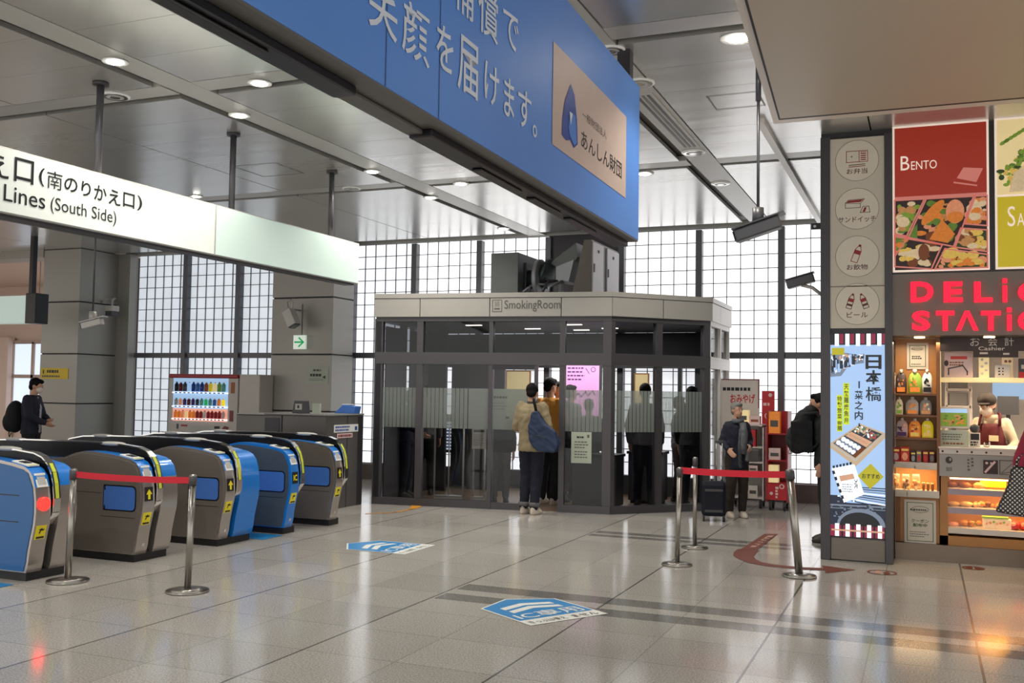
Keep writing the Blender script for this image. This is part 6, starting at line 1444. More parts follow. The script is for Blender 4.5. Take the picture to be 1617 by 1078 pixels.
item(1583, 1600, 564, 'food_cream', 'soft_toy_pack', 'cream pack standing behind the low white carton', 'pack', lambda m_, a, b, c, d: m_.disc(a + .03, d - .04, .014, .014, .002, 'food_brown').disc(c - .03, d - .04, .014, .014, .002, 'food_brown'), dy=.1)
item(1609, 1625, 566, 'grey_dark', 'dark_carton', 'dark and red carton on the upper shelf at the right picture edge', 'carton', lambda m_, a, b, c, d: m_.rect(a, b, c, b + .06, .002, 'red_card').rect(a + .02, b + .09, c - .02, b + .13, .002, 'case_white'))
# cashier header board
Yh = YF + .12; a, z0, c, z1 = box_at(1480, 531, 1700, 564, Yh)
t_ = root('cashier_sign', (1.3, Yh, z0), 'dark brown cashier sign board with pale Japanese lettering above the till', 'sign')
zl = aty(1500, 554, Yh)[2]; xm_ = aty(1537, 560, Yh)[0]; xr_ = aty(1608, 560, Yh)[0]
LMB().box(a, Yh, zl, XE, Yh + .05, zsof - .002, 'food_dark').box(xm_, Yh, z0, xr_, Yh + .05, zl, 'food_dark').build('sign_board', t_)
m_ = LMB(F=fy(Yh))
for s_, p0 in (('お', 1532), ('会', 1560), ('計', 1586)): u0, v0, u1, v1 = box_at(p0, 532, p0 + 15, 546, Yh); m_.text(s_, u0, v0, u1, v1, .003, 'case_white', bold=0.0)
u0, v0, u1, v1 = box_at(1545, 547, 1587, 553, Yh); m_.text('Cashier', u0, v0, u1, v1, .003, 'case_white', bold=.01)
u0, v0, u1, v1 = box_at(1547, 556, 1560, 559, Yh); m_.rect(u0, v0, u1, v1, .003, 'case_white'); u0, v0, u1, v1 = box_at(1584, 557, 1594, 560, Yh); m_.rect(u0, v0, u1, v1, .003, 'case_white'); m_.build('lettering', t_)
# back room: rack with grey boxes, monitor, tap
Yr = 12.6
a, z0, c, z1 = box_at(1494, 600, 1533, 640, Yr)
t_ = root('storage_rack', ((a + c) / 2, Yr, 0), 'pale storage rack with two grey boxes behind the cashier', 'rack')
f_ = LMB(); 
for x in (a, c): f_.box(x - .015, Yr, 0, x + .015, Yr + .03, 2.1, 'rack_white')
f_.build('upright', t_)
for z in (z0, aty(1510, 613, Yr)[2]): LMB().box(a, Yr, z - .03, c, Yr + .4, z, 'rack_white').build('shelf', t_)
for k, (z, h_) in enumerate(((z0, .15), (aty(1510, 613, Yr)[2], .12))):
    MB().box(a + .03, Yr + .02, z, c - .03, Yr + .32, z + h_, 'grey_mid').build('storage_box', label=('lower', 'upper')[k] + ' grey box on the rack behind the cashier', cat='box', group='boxes on the back rack', bevel=.01, loc=((a + c) / 2, Yr + .15, z))
x, _, z = aty(1592, 640, 12.0); t_ = root('till_monitor', (x, 12.0, zc1 - .1), 'dark till monitor seen behind the cashier shoulder', 'monitor')
LMB().obox((x, 12.0, z), (1, .3, 0), (0, 1, 0), (0, 0, 1), .11, .02, .10, 'grey_dark').build('screen', t_); LMB().box(x - .02, 12.0, zc1 - .1, x + .02, 12.03, z - .05, 'grey_dark').box(x - .1, 11.93, zc1 - .1, x + .1, 12.1, zc1 - .08, 'grey_dark').build('stand', t_)
MB().box(x - .5, 11.9, 0, x + .9, 12.5, zc1 - .1, 'case_white').build('back_counter', label='white back counter carrying the till monitor', cat='counter', loc=(x, 12.2, 0))
a = aty(1567, 620, YB)[0]; z1 = aty(1590, 604, YB)[2]; z0 = aty(1590, 630, YB)[2]
MB().box(a, YB - .012, z0, XE, YB - .001, z1, 'vend_glow').build('window_20', kind='structure')
for (x, y) in ((.1, 11.7), (.9, 11.6), (1.7, 11.7)): MB().cyl((x, y, zsof - .01), (x, y, zsof), .07, 'lamp_warm').build('shop_downlight', label='round warm downlight in the shop ceiling over the till area', cat='downlight', group='shop ceiling downlights', loc=(x, y, zsof))

# ================================================================== SOUVENIR RACKS RIGHT OF THE SMOKING ROOM
def rack(px0, px1, py_top, Y, m, label, shelves, goods, seed, depth=.42, name='display_rack'):
    x0, x1 = aty(px0, 700, Y)[0], aty(px1, 700, Y)[0]; zt = aty((px0 + px1) / 2, py_top, Y)[2]
    r_ = root(name, ((x0 + x1) / 2, Y + depth / 2, 0), label, 'display rack')
    LMB().box(x0, Y, .12, x0 + .02, Y + depth, zt, m).build('side_panel', r_); LMB().box(x1 - .02, Y, .12, x1, Y + depth, zt, m).build('side_panel', r_)
    LMB().box(x0, Y + depth - .02, .12, x1, Y + depth, zt, m).build('back_panel', r_)
    for x in (x0 + .05, x1 - .05):
        for y in (Y + .06, Y + depth - .06): LMB().cyl((x - .015, y, .035), (x + .015, y, .035), .035, 'black').box(x - .02, y - .02, .06, x + .02, y + .02, .12, 'grey_dark').build('castor', r_)
    for z in shelves: LMB().box(x0 + .02, Y, z - .02, x1 - .02, Y + depth - .02, z, m).build('shelf', r_)
    return r_, x0, x1, zt
WR = 14.45
r1, wx0, wx1, wzt = rack(1150, 1206, 674, WR, 'rack_white', 'white wheeled souvenir rack behind the woman with the suitcase', [aty(1190, q_, WR)[2] for q_ in (785, 746, 729, 705, 670)], None, 1, name='souvenir_rack')
def goods(x0, x1, Y, z, cols, wh, grp, names, seed):
    rq = random.Random(seed); x = x0
    for k, c_ in enumerate(cols):
        w_, h_ = wh[k % len(wh)]
        if x + w_ > x1: break
        o_ = MB().box(x, Y + .02, z, x + w_, Y + .16, z + h_, c_).slab(x + w_ * .15, z + h_ * .3, x + w_ * .85, z + h_ * .6, -.0005, .001, ['ink_grey', 'food_brown', 'red_card'][k % 3], fy(Y + .02)).build('souvenir_box', label=names[k], cat='souvenir box', group=grp, loc=(x + w_ / 2, Y + .09, z))
        x += w_ + .012
G = 'boxed souvenirs on the racks'
WZ = [aty(1190, q_, WR)[2] for q_ in (785, 746, 729, 705, 670)]; 
goods(wx0 + .12, wx1 - .02, WR, WZ[4], ['poster_cream', 'pink_card', 'pink_card'], [(.16, .20), (.15, .12), (.14, .11)], G, ['tall cream souvenir box on top of the white rack', 'pink souvenir box beside the tall cream one', 'right pink souvenir box on top of the white rack'], 1)
goods(wx0 + .24, wx1 - .02, WR, WZ[3], ['red_card', 'teal_card'], [(.14, .24), (.2, .25)], G, ['red souvenir box behind the woman shoulder on the white rack', 'teal souvenir box on the second shelf of the white rack'], 2)
goods(wx0 + .30, wx1 - .02, WR, WZ[2], ['rack_white', 'pink_card', 'case_white'], [(.12, .15), (.12, .12), (.1, .13)], G, ['white souvenir box left on the third shelf of the white rack', 'small pink souvenir box on the third shelf of the white rack', 'right white souvenir box on the third shelf'], 3)
goods(wx0 + .28, wx1 - .02, WR, WZ[1], ['pink_card', 'rack_white', 'pink_card'], [(.13, .10), (.13, .11), (.1, .09)], G, ['pale pink box left on the fourth shelf of the white rack', 'white box in the middle of the fourth shelf', 'small pink box at the right of the fourth shelf'], 4)
goods(wx0 + .28, wx1 - .02, WR, WZ[0], ['case_white', 'poster_cream', 'rack_white'], [(.13, .16), (.12, .2), (.09, .12)], G, ['white box left on the bottom shelf of the white rack', 'cream box in the middle of the bottom shelf', 'small white box at the right of the bottom shelf'], 5)
# header board of the rack
Yb_ = WR + .36; a, z0, c, z1 = box_at(1135, 598, 1199, 655, Yb_)
t_ = root('souvenir_signboard', ((a + c) / 2, Yb_, z0), 'white souvenir signboard with red hand lettering above the white rack', 'signboard')
LMB().box(a, Yb_, 1.0, c, Yb_ + .04, z1, 'rack_white').build('board', t_); m_ = LMB(F=fy(Yb_))
m_.line([(a + .01, 1.42), (a + .01, z1 - .01), (c - .01, z1 - .01), (c - .01, 1.42)], .014, .002, 'vend_dark_red').scribble(a + .06, z1 - .18, c - .06, z1 - .12, 1, .003, 'ink', seed=81, fill=.8)
m_.text('おみやげ', a + .17, z1 - .36, c - .06, z1 - .22, .003, 'red_card', bold=.02).line([(a + .26, z1 - .11), (a + .3, z1 - .04), (a + .36, z1 - .04), (a + .42, z1 - .11)], .008, .003, 'pink_card').build('board_print', t_)
a, z0, c, z1 = box_at(1203, 617, 1223, 674, WR + .4)
t_ = root('red_banner_board', ((a + c) / 2, WR + .4, z0), 'narrow red board with pale characters standing between the two racks', 'board')
LMB().box(a, WR + .4, .1, c, WR + .42, z1, 'red_card').build('board', t_); m_ = LMB(F=fy(WR + .4)); m_.ring((a + c) / 2 + .0, z0 + .16, .05, .015, .002, 'pink_card').disc((a + c) / 2 + .03, z1 - .06, .03, .03, .002, 'pink_card', n=6).scribble(a + .02, z0 + .3, c - .04, z0 + .36, 1, .002, 'pink_card', seed=82, fill=.7).build('print', t_)
RR = 14.3
r2, rx0, rx1, rzt = rack(1210, 1244, 649, RR, 'red_rack', 'red wheeled souvenir rack against the bright window, beside the white one', [aty(1227, q_, RR)[2] for q_ in (762, 726, 684)], None, 2, name='souvenir_rack')
LMB().box(rx0 + .02, RR, .15, rx1 - .02, RR + .012, aty(1227, 764, RR)[2], 'red_card').build('front_panel', r2); m_ = LMB(F=fy(RR)); m_.ring(rx1 - .08, .34, .035, .014, .002, 'pink_card').scribble((rx0 + rx1) / 2 - .02, .17, (rx0 + rx1) / 2 + .03, .34, 4, .002, 'pink_card', seed=83, fill=.7).disc(rx0 + .07, .24, .025, .025, .002, 'pink_card', n=6).build('panel_print', r2)
RZ = [aty(1227, q_, RR)[2] for q_ in (762, 726, 684)]
goods(rx0 + .03, rx1 - .02, RR, RZ[2], ['food_orange', 'poster_cream'], [(.15, .30), (.14, .18)], G, ['orange souvenir box on top of the red rack', 'cream souvenir box on top of the red rack'], 6)
goods(rx0 + .03, rx1 - .02, RR, RZ[1], ['pink_card', 'rack_white'], [(.16, .16), (.14, .13)], G, ['pink souvenir box on the middle shelf of the red rack', 'white souvenir box on the middle shelf of the red rack'], 7)
goods(rx0 + .03, rx1 - .02, RR, RZ[0], ['poster_cream'], [(.13, .24)], G, ['cream souvenir box alone on the lowest shelf of the red rack'], 8)
# ================================================================== PEOPLE
V3 = Vector
def hand(mb, w, d, side, curl, m, palm=None):
    """palm and five fingers: w wrist, d forearm direction, side = thumb side"""
    d = d.normalized(); s_ = (side - d * side.dot(d)).normalized(); n_ = d.cross(s_)
    pc = w + d * .045
    mb.obox(pc, d, s_, n_, .045, .036, .013, m)
    for k, (o_, L) in enumerate(((.030, .068), (.010, .076), (-.010, .070), (-.029, .055))):
        b = w + d * .082 + s_ * o_; j = b + (d * math.cos(curl * .6) + n_ * math.sin(curl * .6)) * L * .5
        e = j + (d * math.cos(curl * 1.5) + n_ * math.sin(curl * 1.5)) * L * .5
        mb.cap(b, j, .0098, .009, m, 8); mb.cap(j, e, .009, .0075, m, 8)
    b = w + d * .022 + s_ * .034; j = b + (d * .7 + s_ * .6 + n_ * .2).normalized() * .035; e = j + (d * .95 + s_ * .15 + n_ * .4).normalized() * .03
    mb.cap(b, j, .012, .0105, m, 8); mb.cap(j, e, .0105, .008, m, 8)

def person(loc, rz, H, label, top, legs, shoes, hair, cat='person', pose=None, bulk=1.0, hem=.86, mask=False, skirt=False, hair_long=0, cap_=None, collar=None, head_turn=(0, 0), voxel=.013, group=None, open_front=None):
    """faces -Y before rz. joints in metres for a 1.7 m figure, scaled by H/1.7"""
    k = H / 1.7; P = dict(pel=(0, 0, .93), chest=(0, 0, 1.25), neck=(0, .0, 1.43), head=(0, -.015, 1.585), shL=(.175, 0, 1.385), shR=(-.175, 0, 1.385), elL=(.225, .03, 1.11), elR=(-.225, .03, 1.11),
             wrL=(.22, -.05, .87), wrR=(-.22, -.05, .87), hiL=(.085, 0, .91), hiR=(-.085, 0, .91), knL=(.095, -.02, .5), knR=(-.095, -.02, .5), anL=(.1, .03, .085), anR=(-.1, .03, .085), curl=.35)
    P.update(pose or {}); curl = P.pop('curl')
    J = {a: V3(b) * k for a, b in P.items()}
    r_ = root('person', loc, label, cat, group, rz)
    m = MB()
    yaw, pitch = head_turn; RH = Matrix.Rotation(yaw, 3, 'Z') @ Matrix.Rotation(pitch, 3, 'X')
    hc = J['head']; hp = lambda x, y, z: hc + RH @ (V3((x, y, z)) * k)
    # head: skull, jaw, nose, ears
    m.ell(hc + RH @ (V3((0, .012, .025)) * k), (.074 * k, .092 * k, .094 * k), 'skin', 20, 14, RH)
    m.ell(hp(0, -.022, -.045), (.056 * k, .066 * k, .062 * k), 'skin', 16, 10, RH); m.ell(hp(0, -.052, -.085), (.028 * k, .025 * k, .022 * k), 'skin', 10, 8, RH)
    m.cap(hp(0, -.082, .018), hp(0, -.098, -.018), .010 * k, .015 * k, 'skin', 8)
    for s_ in (-1, 1): m.ell(hp(s_ * .074, .015, -.005), (.012 * k, .02 * k, .032 * k), 'skin', 10, 8, RH)
    m.ell(hp(0, -.083, -.052), (.024 * k, .010 * k, .008 * k), 'skin', 8, 6, RH)
    m.cap(J['neck'] + V3((0, 0, -.06 * k)), hc + V3((0, .012, -.05)) * k, .056 * k, .05 * k, 'skin')
    # trunk and limbs, one skin
    pe, ch, nk = J['pel'], J['chest'], J['neck']
    def ring(p_, a, b): return (p_.x, p_.y, p_.z, a * k, b * k)
    m.loft([ring(pe + V3((0, 0, -.1 * k)), .11, .08), ring(pe, .145, .10), ring(pe.lerp(ch, .45), .125, .088), ring(ch, .15, .10), ring(ch.lerp(nk, .5), .145, .08), ring(nk + V3((0, 0, -.01)), .06, .055)], 'skin')
    for s_ in 'LR':
        m.cap(J['sh' + s_].lerp(nk, .16) + V3((0, 0, -.02 * k)), J['el' + s_], .040 * k, .036 * k, 'skin'); m.cap(J['el' + s_], J['wr' + s_], .038 * k, .026 * k, 'skin')
        m.cap(J['hi' + s_], J['kn' + s_], .08 * k, .055 * k, 'skin'); m.cap(J['kn' + s_], J['an' + s_], .052 * k, .036 * k, 'skin')
        m.cap(J['an' + s_], J['an' + s_] + V3((0, -.12, -.045)) * k, .036 * k, .025 * k, 'skin')
        d = J['wr' + s_] - J['el' + s_]; th = V3((0, -1, 0)) if abs(d.normalized().y) < .8 else V3((0, 0, 1))
        hand(m, J['wr' + s_] - d.normalized() * .01, d, th + V3(((-.3 if s_ == 'L' else .3), 0, 0)), curl if s_ == 'L' else -curl, 'skin')
    link_mesh('body', fuse(m, 'body', voxel * .8 if H > 0 else voxel, 2), r_)
    # eyes and brows
    e_ = MB()
    for s_ in (-1, 1): e_.ell(hp(s_ * .03, -.082, .008), (.013 * k, .006 * k, .006 * k), 'white', 10, 6, RH).ell(hp(s_ * .03, -.087, .008), (.006 * k, .003 * k, .006 * k), 'ink', 8, 6, RH).ell(hp(s_ * .03, -.086, .03), (.018 * k, .005 * k, .004 * k), hair, 8, 6, RH)
    e_.build('eyes', r_)
    # hair
    h = MB(); h.ell(hp(0, .026, .042), (.083 * k, .094 * k, (.09 if not cap_ else .07) * k), hair, 18, 12, RH); (None if cap_ else h.ell(hp(0, -.04, .085), (.062 * k, .05 * k, .035 * k), hair, 14, 8, RH)); h.ell(hp(0, .06, -.02), (.068 * k, .05 * k, .06 * k), hair, 14, 8, RH)
    for s_ in (-1, 1): h.ell(hp(s_ * .066, .01, .035), (.018 * k, .04 * k, .04 * k), hair, 8, 6, RH)
    if hair_long: h.ell(hp(0, .05, -.06 - hair_long * .4), (.085 * k, .055 * k, (.07 + hair_long) * k), hair, 14, 10, RH)
    if hair_long: [h.ell(hp(s_ * .075, .01, -.03), (.025 * k, .05 * k, .085 * k), hair, 10, 8, RH) for s_ in (-1, 1)]
    link_mesh('hair', fuse(h, 'hair', .012, 2), r_)
    if cap_: MB().ell(hp(0, .012, .055), (.092 * k, .108 * k, .078 * k), cap_, 20, 12, RH).ell(hp(0, -.10, .045), (.062 * k, .055 * k, .009 * k), cap_, 12, 6, RH).build('cap', r_)
    if mask: 
        mm = MB(); mm.ell(hp(0, -.052, -.042), (.062 * k, .058 * k, .055 * k), mask if isinstance(mask, str) else 'mask_white', 16, 10, RH)
        for s_ in (-1, 1): mm.tube([hp(s_ * .055, -.05, -.03), hp(s_ * .078, 0, -.01)], .0025, 'mask_white', 6)
        mm.build('face_mask', r_)
    # trousers
    if legs:
        t = MB()
        if skirt: t.loft([ring(V3((pe.x, pe.y, .42 * k)), .22, .19), ring(pe, .17, .13), ring(pe.lerp(ch, .3), .15, .11)], legs)
        else:
            t.loft([ring(pe + V3((0, 0, -.1 * k)), .15, .115), ring(pe, .168, .12), ring(pe.lerp(ch, .3), .148, .108)], legs)
            for s_ in 'LR': t.cap(J['hi' + s_] + V3((0, 0, -.02)), J['kn' + s_], .103 * k, .078 * k, legs); t.cap(J['kn' + s_], J['an' + s_] + V3((0, 0, .02)), .078 * k, .062 * k, legs)
        link_mesh('skirt' if skirt else 'trousers', fuse(t, 'trousers', voxel, 3, .008), r_)
    for s_ in 'LR':
        a_ = J['an' + s_]; 
        f_ = MB(); gz = a_.z - .085 * k
        f_.loft([(a_.x, a_.y - .055 * k, gz + .002, .048 * k, .13 * k), (a_.x, a_.y - .055 * k, gz + .03 * k, .05 * k, .135 * k), (a_.x, a_.y - .04 * k, gz + .06 * k, .045 * k, .11 * k), (a_.x, a_.y - .0 * k, gz + .095 * k, .042 * k, .055 * k), (a_.x, a_.y, gz + .12 * k, .04 * k, .045 * k)], shoes); f_.build('shoe', r_, bevel=0)
    # top
    g = MB(); hz = hem * k; fr = (hz - pe.z) / max(.01, (ch.z - pe.z)); hm = pe.lerp(ch, fr) if fr > -1.5 else pe
    hm = V3((hm.x, hm.y, hz)); B = bulk
    g.loft([ring(hm, .168 * B, .125 * B), ring(pe.lerp(ch, max(fr, 0) * .3 + .35), .158 * B, .118 * B), ring(ch, .178 * B, .128 * B), ring(ch.lerp(nk, .5), .188 * B, .112 * B), ring(ch.lerp(nk, .75), .16 * B, .09 * B), ring(ch.lerp(nk, .92), .10 * B, .078 * B), ring(nk + V3((0, 0, .01)), .072, .066)], top)
    for s_ in 'LR':
        sc = J['sh' + s_].lerp(nk, .10) + V3((0, 0, -.012 * k)); g.cap(sc, J['el' + s_], .062 * k * B, .055 * k * B, top); g.cap(nk + V3((0, 0, -.045 * k)), sc, .045 * k * B, .052 * k * B, top); d = J['wr' + s_] - J['el' + s_]; g.cap(J['el' + s_], J['wr' + s_] - d.normalized() * .035, .054 * k * B, .041 * k * B, top)
    link_mesh('jacket', fuse(g, 'jacket', voxel, 4, .009), r_)
    if collar: MB().loft([ring(nk + V3((0, .0, -.03 * k)), .085, .075), ring(nk + V3((0, 0, .03 * k)), .07, .066), ring(nk + V3((0, 0, .032 * k)), .055, .055)], collar).build('collar', r_)
    if open_front:
        f_ = MB(); z0, z1 = hem * k + .02, nk.z - .02; yy = ch.y - .128 * B * k
        f_.loft([(0, pe.y - .03 * k, hz + .02, .055 * k, .105 * B * k), (0, ch.y - .02 * k, ch.z, .06 * k, .118 * B * k), (0, nk.y - .02 * k, nk.z - .02, .035 * k, .07 * k)], open_front); f_.build('shirt', r_)
    r_['k'] = k
    return r_, J
def bag_on(r_, name, parts, **kw):
    pass

def world_pt(r_, v): return Matrix.Translation(r_.location) @ (Matrix.Rotation(r_.rotation_euler.z, 4, 'Z') @ V3(v))
ST = dict
# --- man in khaki jacket at the smoking room door, back to us, looking down
mx, my, _ = atz(838, 811)
mz = math.radians(172)
man, J = person((mx, my, 0), mz, 1.74, 'man in khaki jacket and dark jeans waiting at the smoking room door, back turned', 'cloth_khaki', 'cloth_denim', 'shoe_pale', 'hair_black',
    pose=dict(elL=(.235, .0, 1.10), wrL=(.16, -.17, 1.06), elR=(-.25, .02, 1.12), wrR=(-.17, -.15, 1.02), head=(.035, -.06, 1.545), neck=(.01, -.02, 1.41), anL=(.085, .03, .085), anR=(-.075, .05, .085), knL=(.085, -.02, .5), knR=(-.08, -.01, .5)), bulk=1.12, hem=.80, head_turn=(.3, .35), mask='mask_white', collar='cloth_brown')
# his blue shoulder bag: on the right side of the picture
bp = aty(857, 668, my - .12); bl = V3((bp[0], my - .16, 0))
bz = aty(855, 705, my)[2]; bt = aty(850, 640, my)[2]
sb = root('shoulder_bag', (bl.x, bl.y, bz), 'blue shoulder bag hanging over the back of the man in khaki', 'bag')
m_ = MB(); hgt = bt - bz + .12
m_.ext([(-.12, .46), (-.05, .47), (.05, .32), (.20, .20), (.25, .05), (.20, -.06), (-.05, -.05), (-.15, .06), (-.18, .26)], 'y', -.055, .055, 'bag_blue')
link_mesh('bag_body', fuse(m_, 'bag_body', .012, 8, .012), sb)
cf = MB()
for x_ in (.085, -.075): cf.cyl((x_, .04, .10), (x_, .035, .155), .074, 'cloth_grey', r2=.076, n=18)
cf.build('rolled_cuff', man)
tp = aty(846, 636, my - .10); MB().tube([(-.05, -.01, .36), (tp[0] - bl.x, -.0, tp[2] - bz + .02), (tp[0] - bl.x - .04, .10, tp[2] - bz + .05)], .02, 'hair_black', 8).build('strap', sb)
MB().tube([(-.12, -.06, .12), (-.02, -.075, .16), (.10, -.07, .12)], .004, 'grey_dark', 6).build('zip', sb)
# --- person with orange top just inside the door
ox, oy, _ = atz(860, 798)
orange, _ = person((ox, oy + .16, 0), math.radians(165), 1.80, 'person in orange top with black hair inside the doorway, behind the khaki man', 'cloth_orange', 'cloth_black', 'shoe_pale', 'hair_black',
    pose=dict(elL=(.22, -.05, 1.12), wrL=(.1, -.22, 1.15), elR=(-.22, -.05, 1.12), wrR=(-.1, -.22, 1.15)), hem=.88, bulk=1.05, head_turn=(-.2, .1))
# --- other smokers, seen through the glass
def smoker(px, Y, H, rz, label, top, legs, hair, **kw):
    x = aty(px, 620, Y)[0]; return person((x, Y, .006), math.radians(rz), H, label, top, legs, 'shoe_dark', hair, group='people inside the smoking room', voxel=.016, **kw)
smoker(882, 13.75, 1.74, 60, 'dark clothed person just inside the right edge of the doorway', 'cloth_black', 'cloth_black', 'hair_black', pose=dict(elL=(.23, -.05, 1.12), wrL=(.12, -.24, 1.2)))
smoker(643, 13.15, 1.62, 100, 'dark clothed smoker behind the leftmost glass pane, bending slightly', 'cloth_navy', 'cloth_denim', 'hair_black', pose=dict(head=(0, -.08, 1.55), neck=(0, -.03, 1.42), elL=(.23, -.08, 1.12), wrL=(.1, -.26, 1.2), elR=(-.23, -.08, 1.12), wrR=(-.1, -.28, 1.0)))
smoker(673, 13.7, 1.66, 200, 'slim smoker behind the second frosted pane before the pink panel', 'cloth_grey', 'cloth_black', 'hair_black')
smoker(792, 13.25, 1.42, 30, 'dark clothed short person behind the sliding glass door', 'cloth_black', 'cloth_grey', 'hair_black', bulk=1.15)
smoker(901, 14.2, 1.70, 150, 'smoker with dark hair left of the pink panel, right of the door', 'cloth_grey', 'cloth_black', 'hair_black')
smoker(930, 13.55, 1.50, 190, 'shorter smoker in front of the pink panel, right of the door', 'cloth_black', 'cloth_black', 'hair_black', bulk=1.1)
smoker(1019, 13.7, 1.73, 185, 'man in blue jeans standing behind the angled glass pane', 'cloth_grey', 'cloth_denim', 'hair_black', bulk=1.1)
smoker(1072, 14.85, 1.55, 95, 'smoker in profile behind the right angled glass pane', 'cloth_grey', 'cloth_brown', 'hair_black')
smoker(1093, 14.2, 1.70, 170, 'dark haired person at the right corner inside the smoking room', 'cloth_black', 'cloth_black', 'hair_black', bulk=1.1, hair_long=.05)

# --- woman with the suitcase
wx, wy, _ = atz(1163, 817)
wz_ = math.radians(32)
woman, J = person((wx, wy, 0), wz_, 1.50, 'grey haired woman in dark jacket and patterned scarf holding a suitcase handle', 'cloth_navy', 'cloth_brown', 'shoe_pale', 'hair_grey',
    pose=dict(elR=(-.215, .03, 1.12), wrR=(-.19, -.18, 1.00), elL=(.21, .03, 1.12), wrL=(.13, -.18, 1.05), shL=(.155, 0, 1.37), shR=(-.155, 0, 1.37)), bulk=1.08, hem=.72, head_turn=(.25, 0), open_front='cloth_scarf')
m_ = MB(); kk = 1.5 / 1.7
m_.loft([(0, -.03, 1.40 * kk, .09, .085), (0, -.035, 1.46 * kk, .075, .072)], 'cloth_scarf'); m_.tube([(.03, -.12, 1.40 * kk), (.035, -.165, 1.25 * kk), (.03, -.17, 1.08 * kk), (.03, -.16, .95 * kk)], [.04, .045, .045, .04], 'cloth_scarf', 10).build('scarf', woman)
# her grey handbag
hb_ = world_pt(woman, (.14, -.17, .82)); t_ = root('handbag', tuple(hb_), 'small brownish grey handbag hanging at the front of the grey haired woman', 'bag', rz=wz_)
MB().box(-.09, -.035, -.08, .09, .035, .08, 'cloth_grey').build('bag_body', t_, bevel=.02); MB().tube([(-.08, 0, .08), (-.1, .05, .3), (-.16, .13, .5)], .008, 'cloth_black', 6).build('strap', t_)
# suitcase
sx_, sy_, _ = atz(1127, 822)
sc = root('suitcase', (sx_, sy_, 0), 'small dark navy suitcase on wheels with raised silver handle', 'suitcase', rz=math.radians(12))
MB().box(-.155, -.11, .065, .155, .11, .50, 'case_navy').build('shell', sc, bevel=.045)
for x in (-.125, .125):
    for y in (-.085, .085): MB().cyl((x - .012, y, .028), (x + .012, y, .028), .028, 'black', n=14).box(x - .014, y - .014, .03, x + .014, y + .014, .075, 'grey_dark').build('wheel', sc)
MB().tube([(.03, .07, .48), (.03, .07, .98), (.045, .07, 1.0), (.09, .07, 1.0), (.105, .07, .98), (.105, .07, .48)], .009, 'chrome', 8).build('pull_handle', sc)
MB().box(.015, .05, .98, .12, .09, 1.015, 'grey_dark').build('grip', sc, bevel=.008); [MB().box(-.11, -.115, z_, .11, -.11, z_ + .03, 'grey_dark').build('rib', sc) for z_ in (.12, .38)]

# --- dark figure with backpack half hidden by the shop pillar
dxp, dyp = aty(1305, 800, 11.55)[0], 11.55
dark, J = person((dxp, dyp, 0), math.radians(-85), 1.66, 'person in black half hidden behind the shop pillar', 'cloth_black', 'cloth_black', 'shoe_dark', 'hair_black', pose=dict(neck=(0, -.04, 1.42), head=(0, -.09, 1.55), elR=(-.2, -.02, 1.12), wrR=(-.2, -.2, 1.05)), bulk=1.12, hem=.82)
bk_ = root('backpack', (dxp - .27, dyp, .98), 'large black backpack worn by the person behind the shop pillar', 'backpack')
m_ = MB(); m_.box(-.10, -.14, .0, .14, .14, .34, 'cloth_black').ell((-.04, 0, .14), (.13, .14, .17), 'cloth_black', 14, 10).ell((.04, 0, .34), (.12, .14, .14), 'cloth_black', 14, 10).ell((.12, 0, .44), (.10, .12, .09), 'cloth_black', 14, 10)
link_mesh('bag_body', fuse(m_, 'bag_body', .014, 6, .008), bk_); MB().tube([(-.1, .05, -.02), (-.15, .04, -.03), (-.13, .03, .03)], .008, 'grey_light', 6).build('strap_end', bk_)
MB().tube([(.05, -.1, .42), (.18, -.13, .44), (.26, -.13, .3), (.2, -.13, .1), (.08, -.12, .0)], .018, 'cloth_black', 8).build('strap', bk_)

# --- person leaning at the left pillar
lx, ly = aty(50, 650, 11.4)[0], 11.4
lean, J = person((lx, ly, 0), math.radians(112), 1.70, 'person with face mask and dark jacket before the yellow signed pillar, far left', 'cloth_navy', 'cloth_black', 'shoe_dark', 'hair_black',
    pose=dict(elL=(.23, -.06, 1.12), wrL=(.06, -.24, 1.05), elR=(-.23, -.06, 1.12), wrR=(-.04, -.25, 1.0), head=(0, -.06, 1.57)), bulk=1.12, hem=.84, mask=True, head_turn=(.2, .25), open_front='cloth_shirt')
lb = world_pt(lean, (-.02, .24, 1.02)); bk2 = root('backpack', tuple(lb), 'dark backpack on the back of the masked person at the left', 'backpack', rz=math.radians(112))
m_ = MB(); m_.ell((0, 0, .08), (.16, .14, .25), 'cloth_black', 18, 12).ell((0, .07, .0), (.14, .11, .16), 'cloth_black', 14, 10); link_mesh('bag_body', fuse(m_, 'bag_body', .015, 3), bk2)
MB().tube([(-.05, .04, -.08), (-.06, .06, -.18), (-.04, .06, -.24), (-.01, .05, -.17)], .008, 'cloth_black', 6).build('strap_end', bk2)

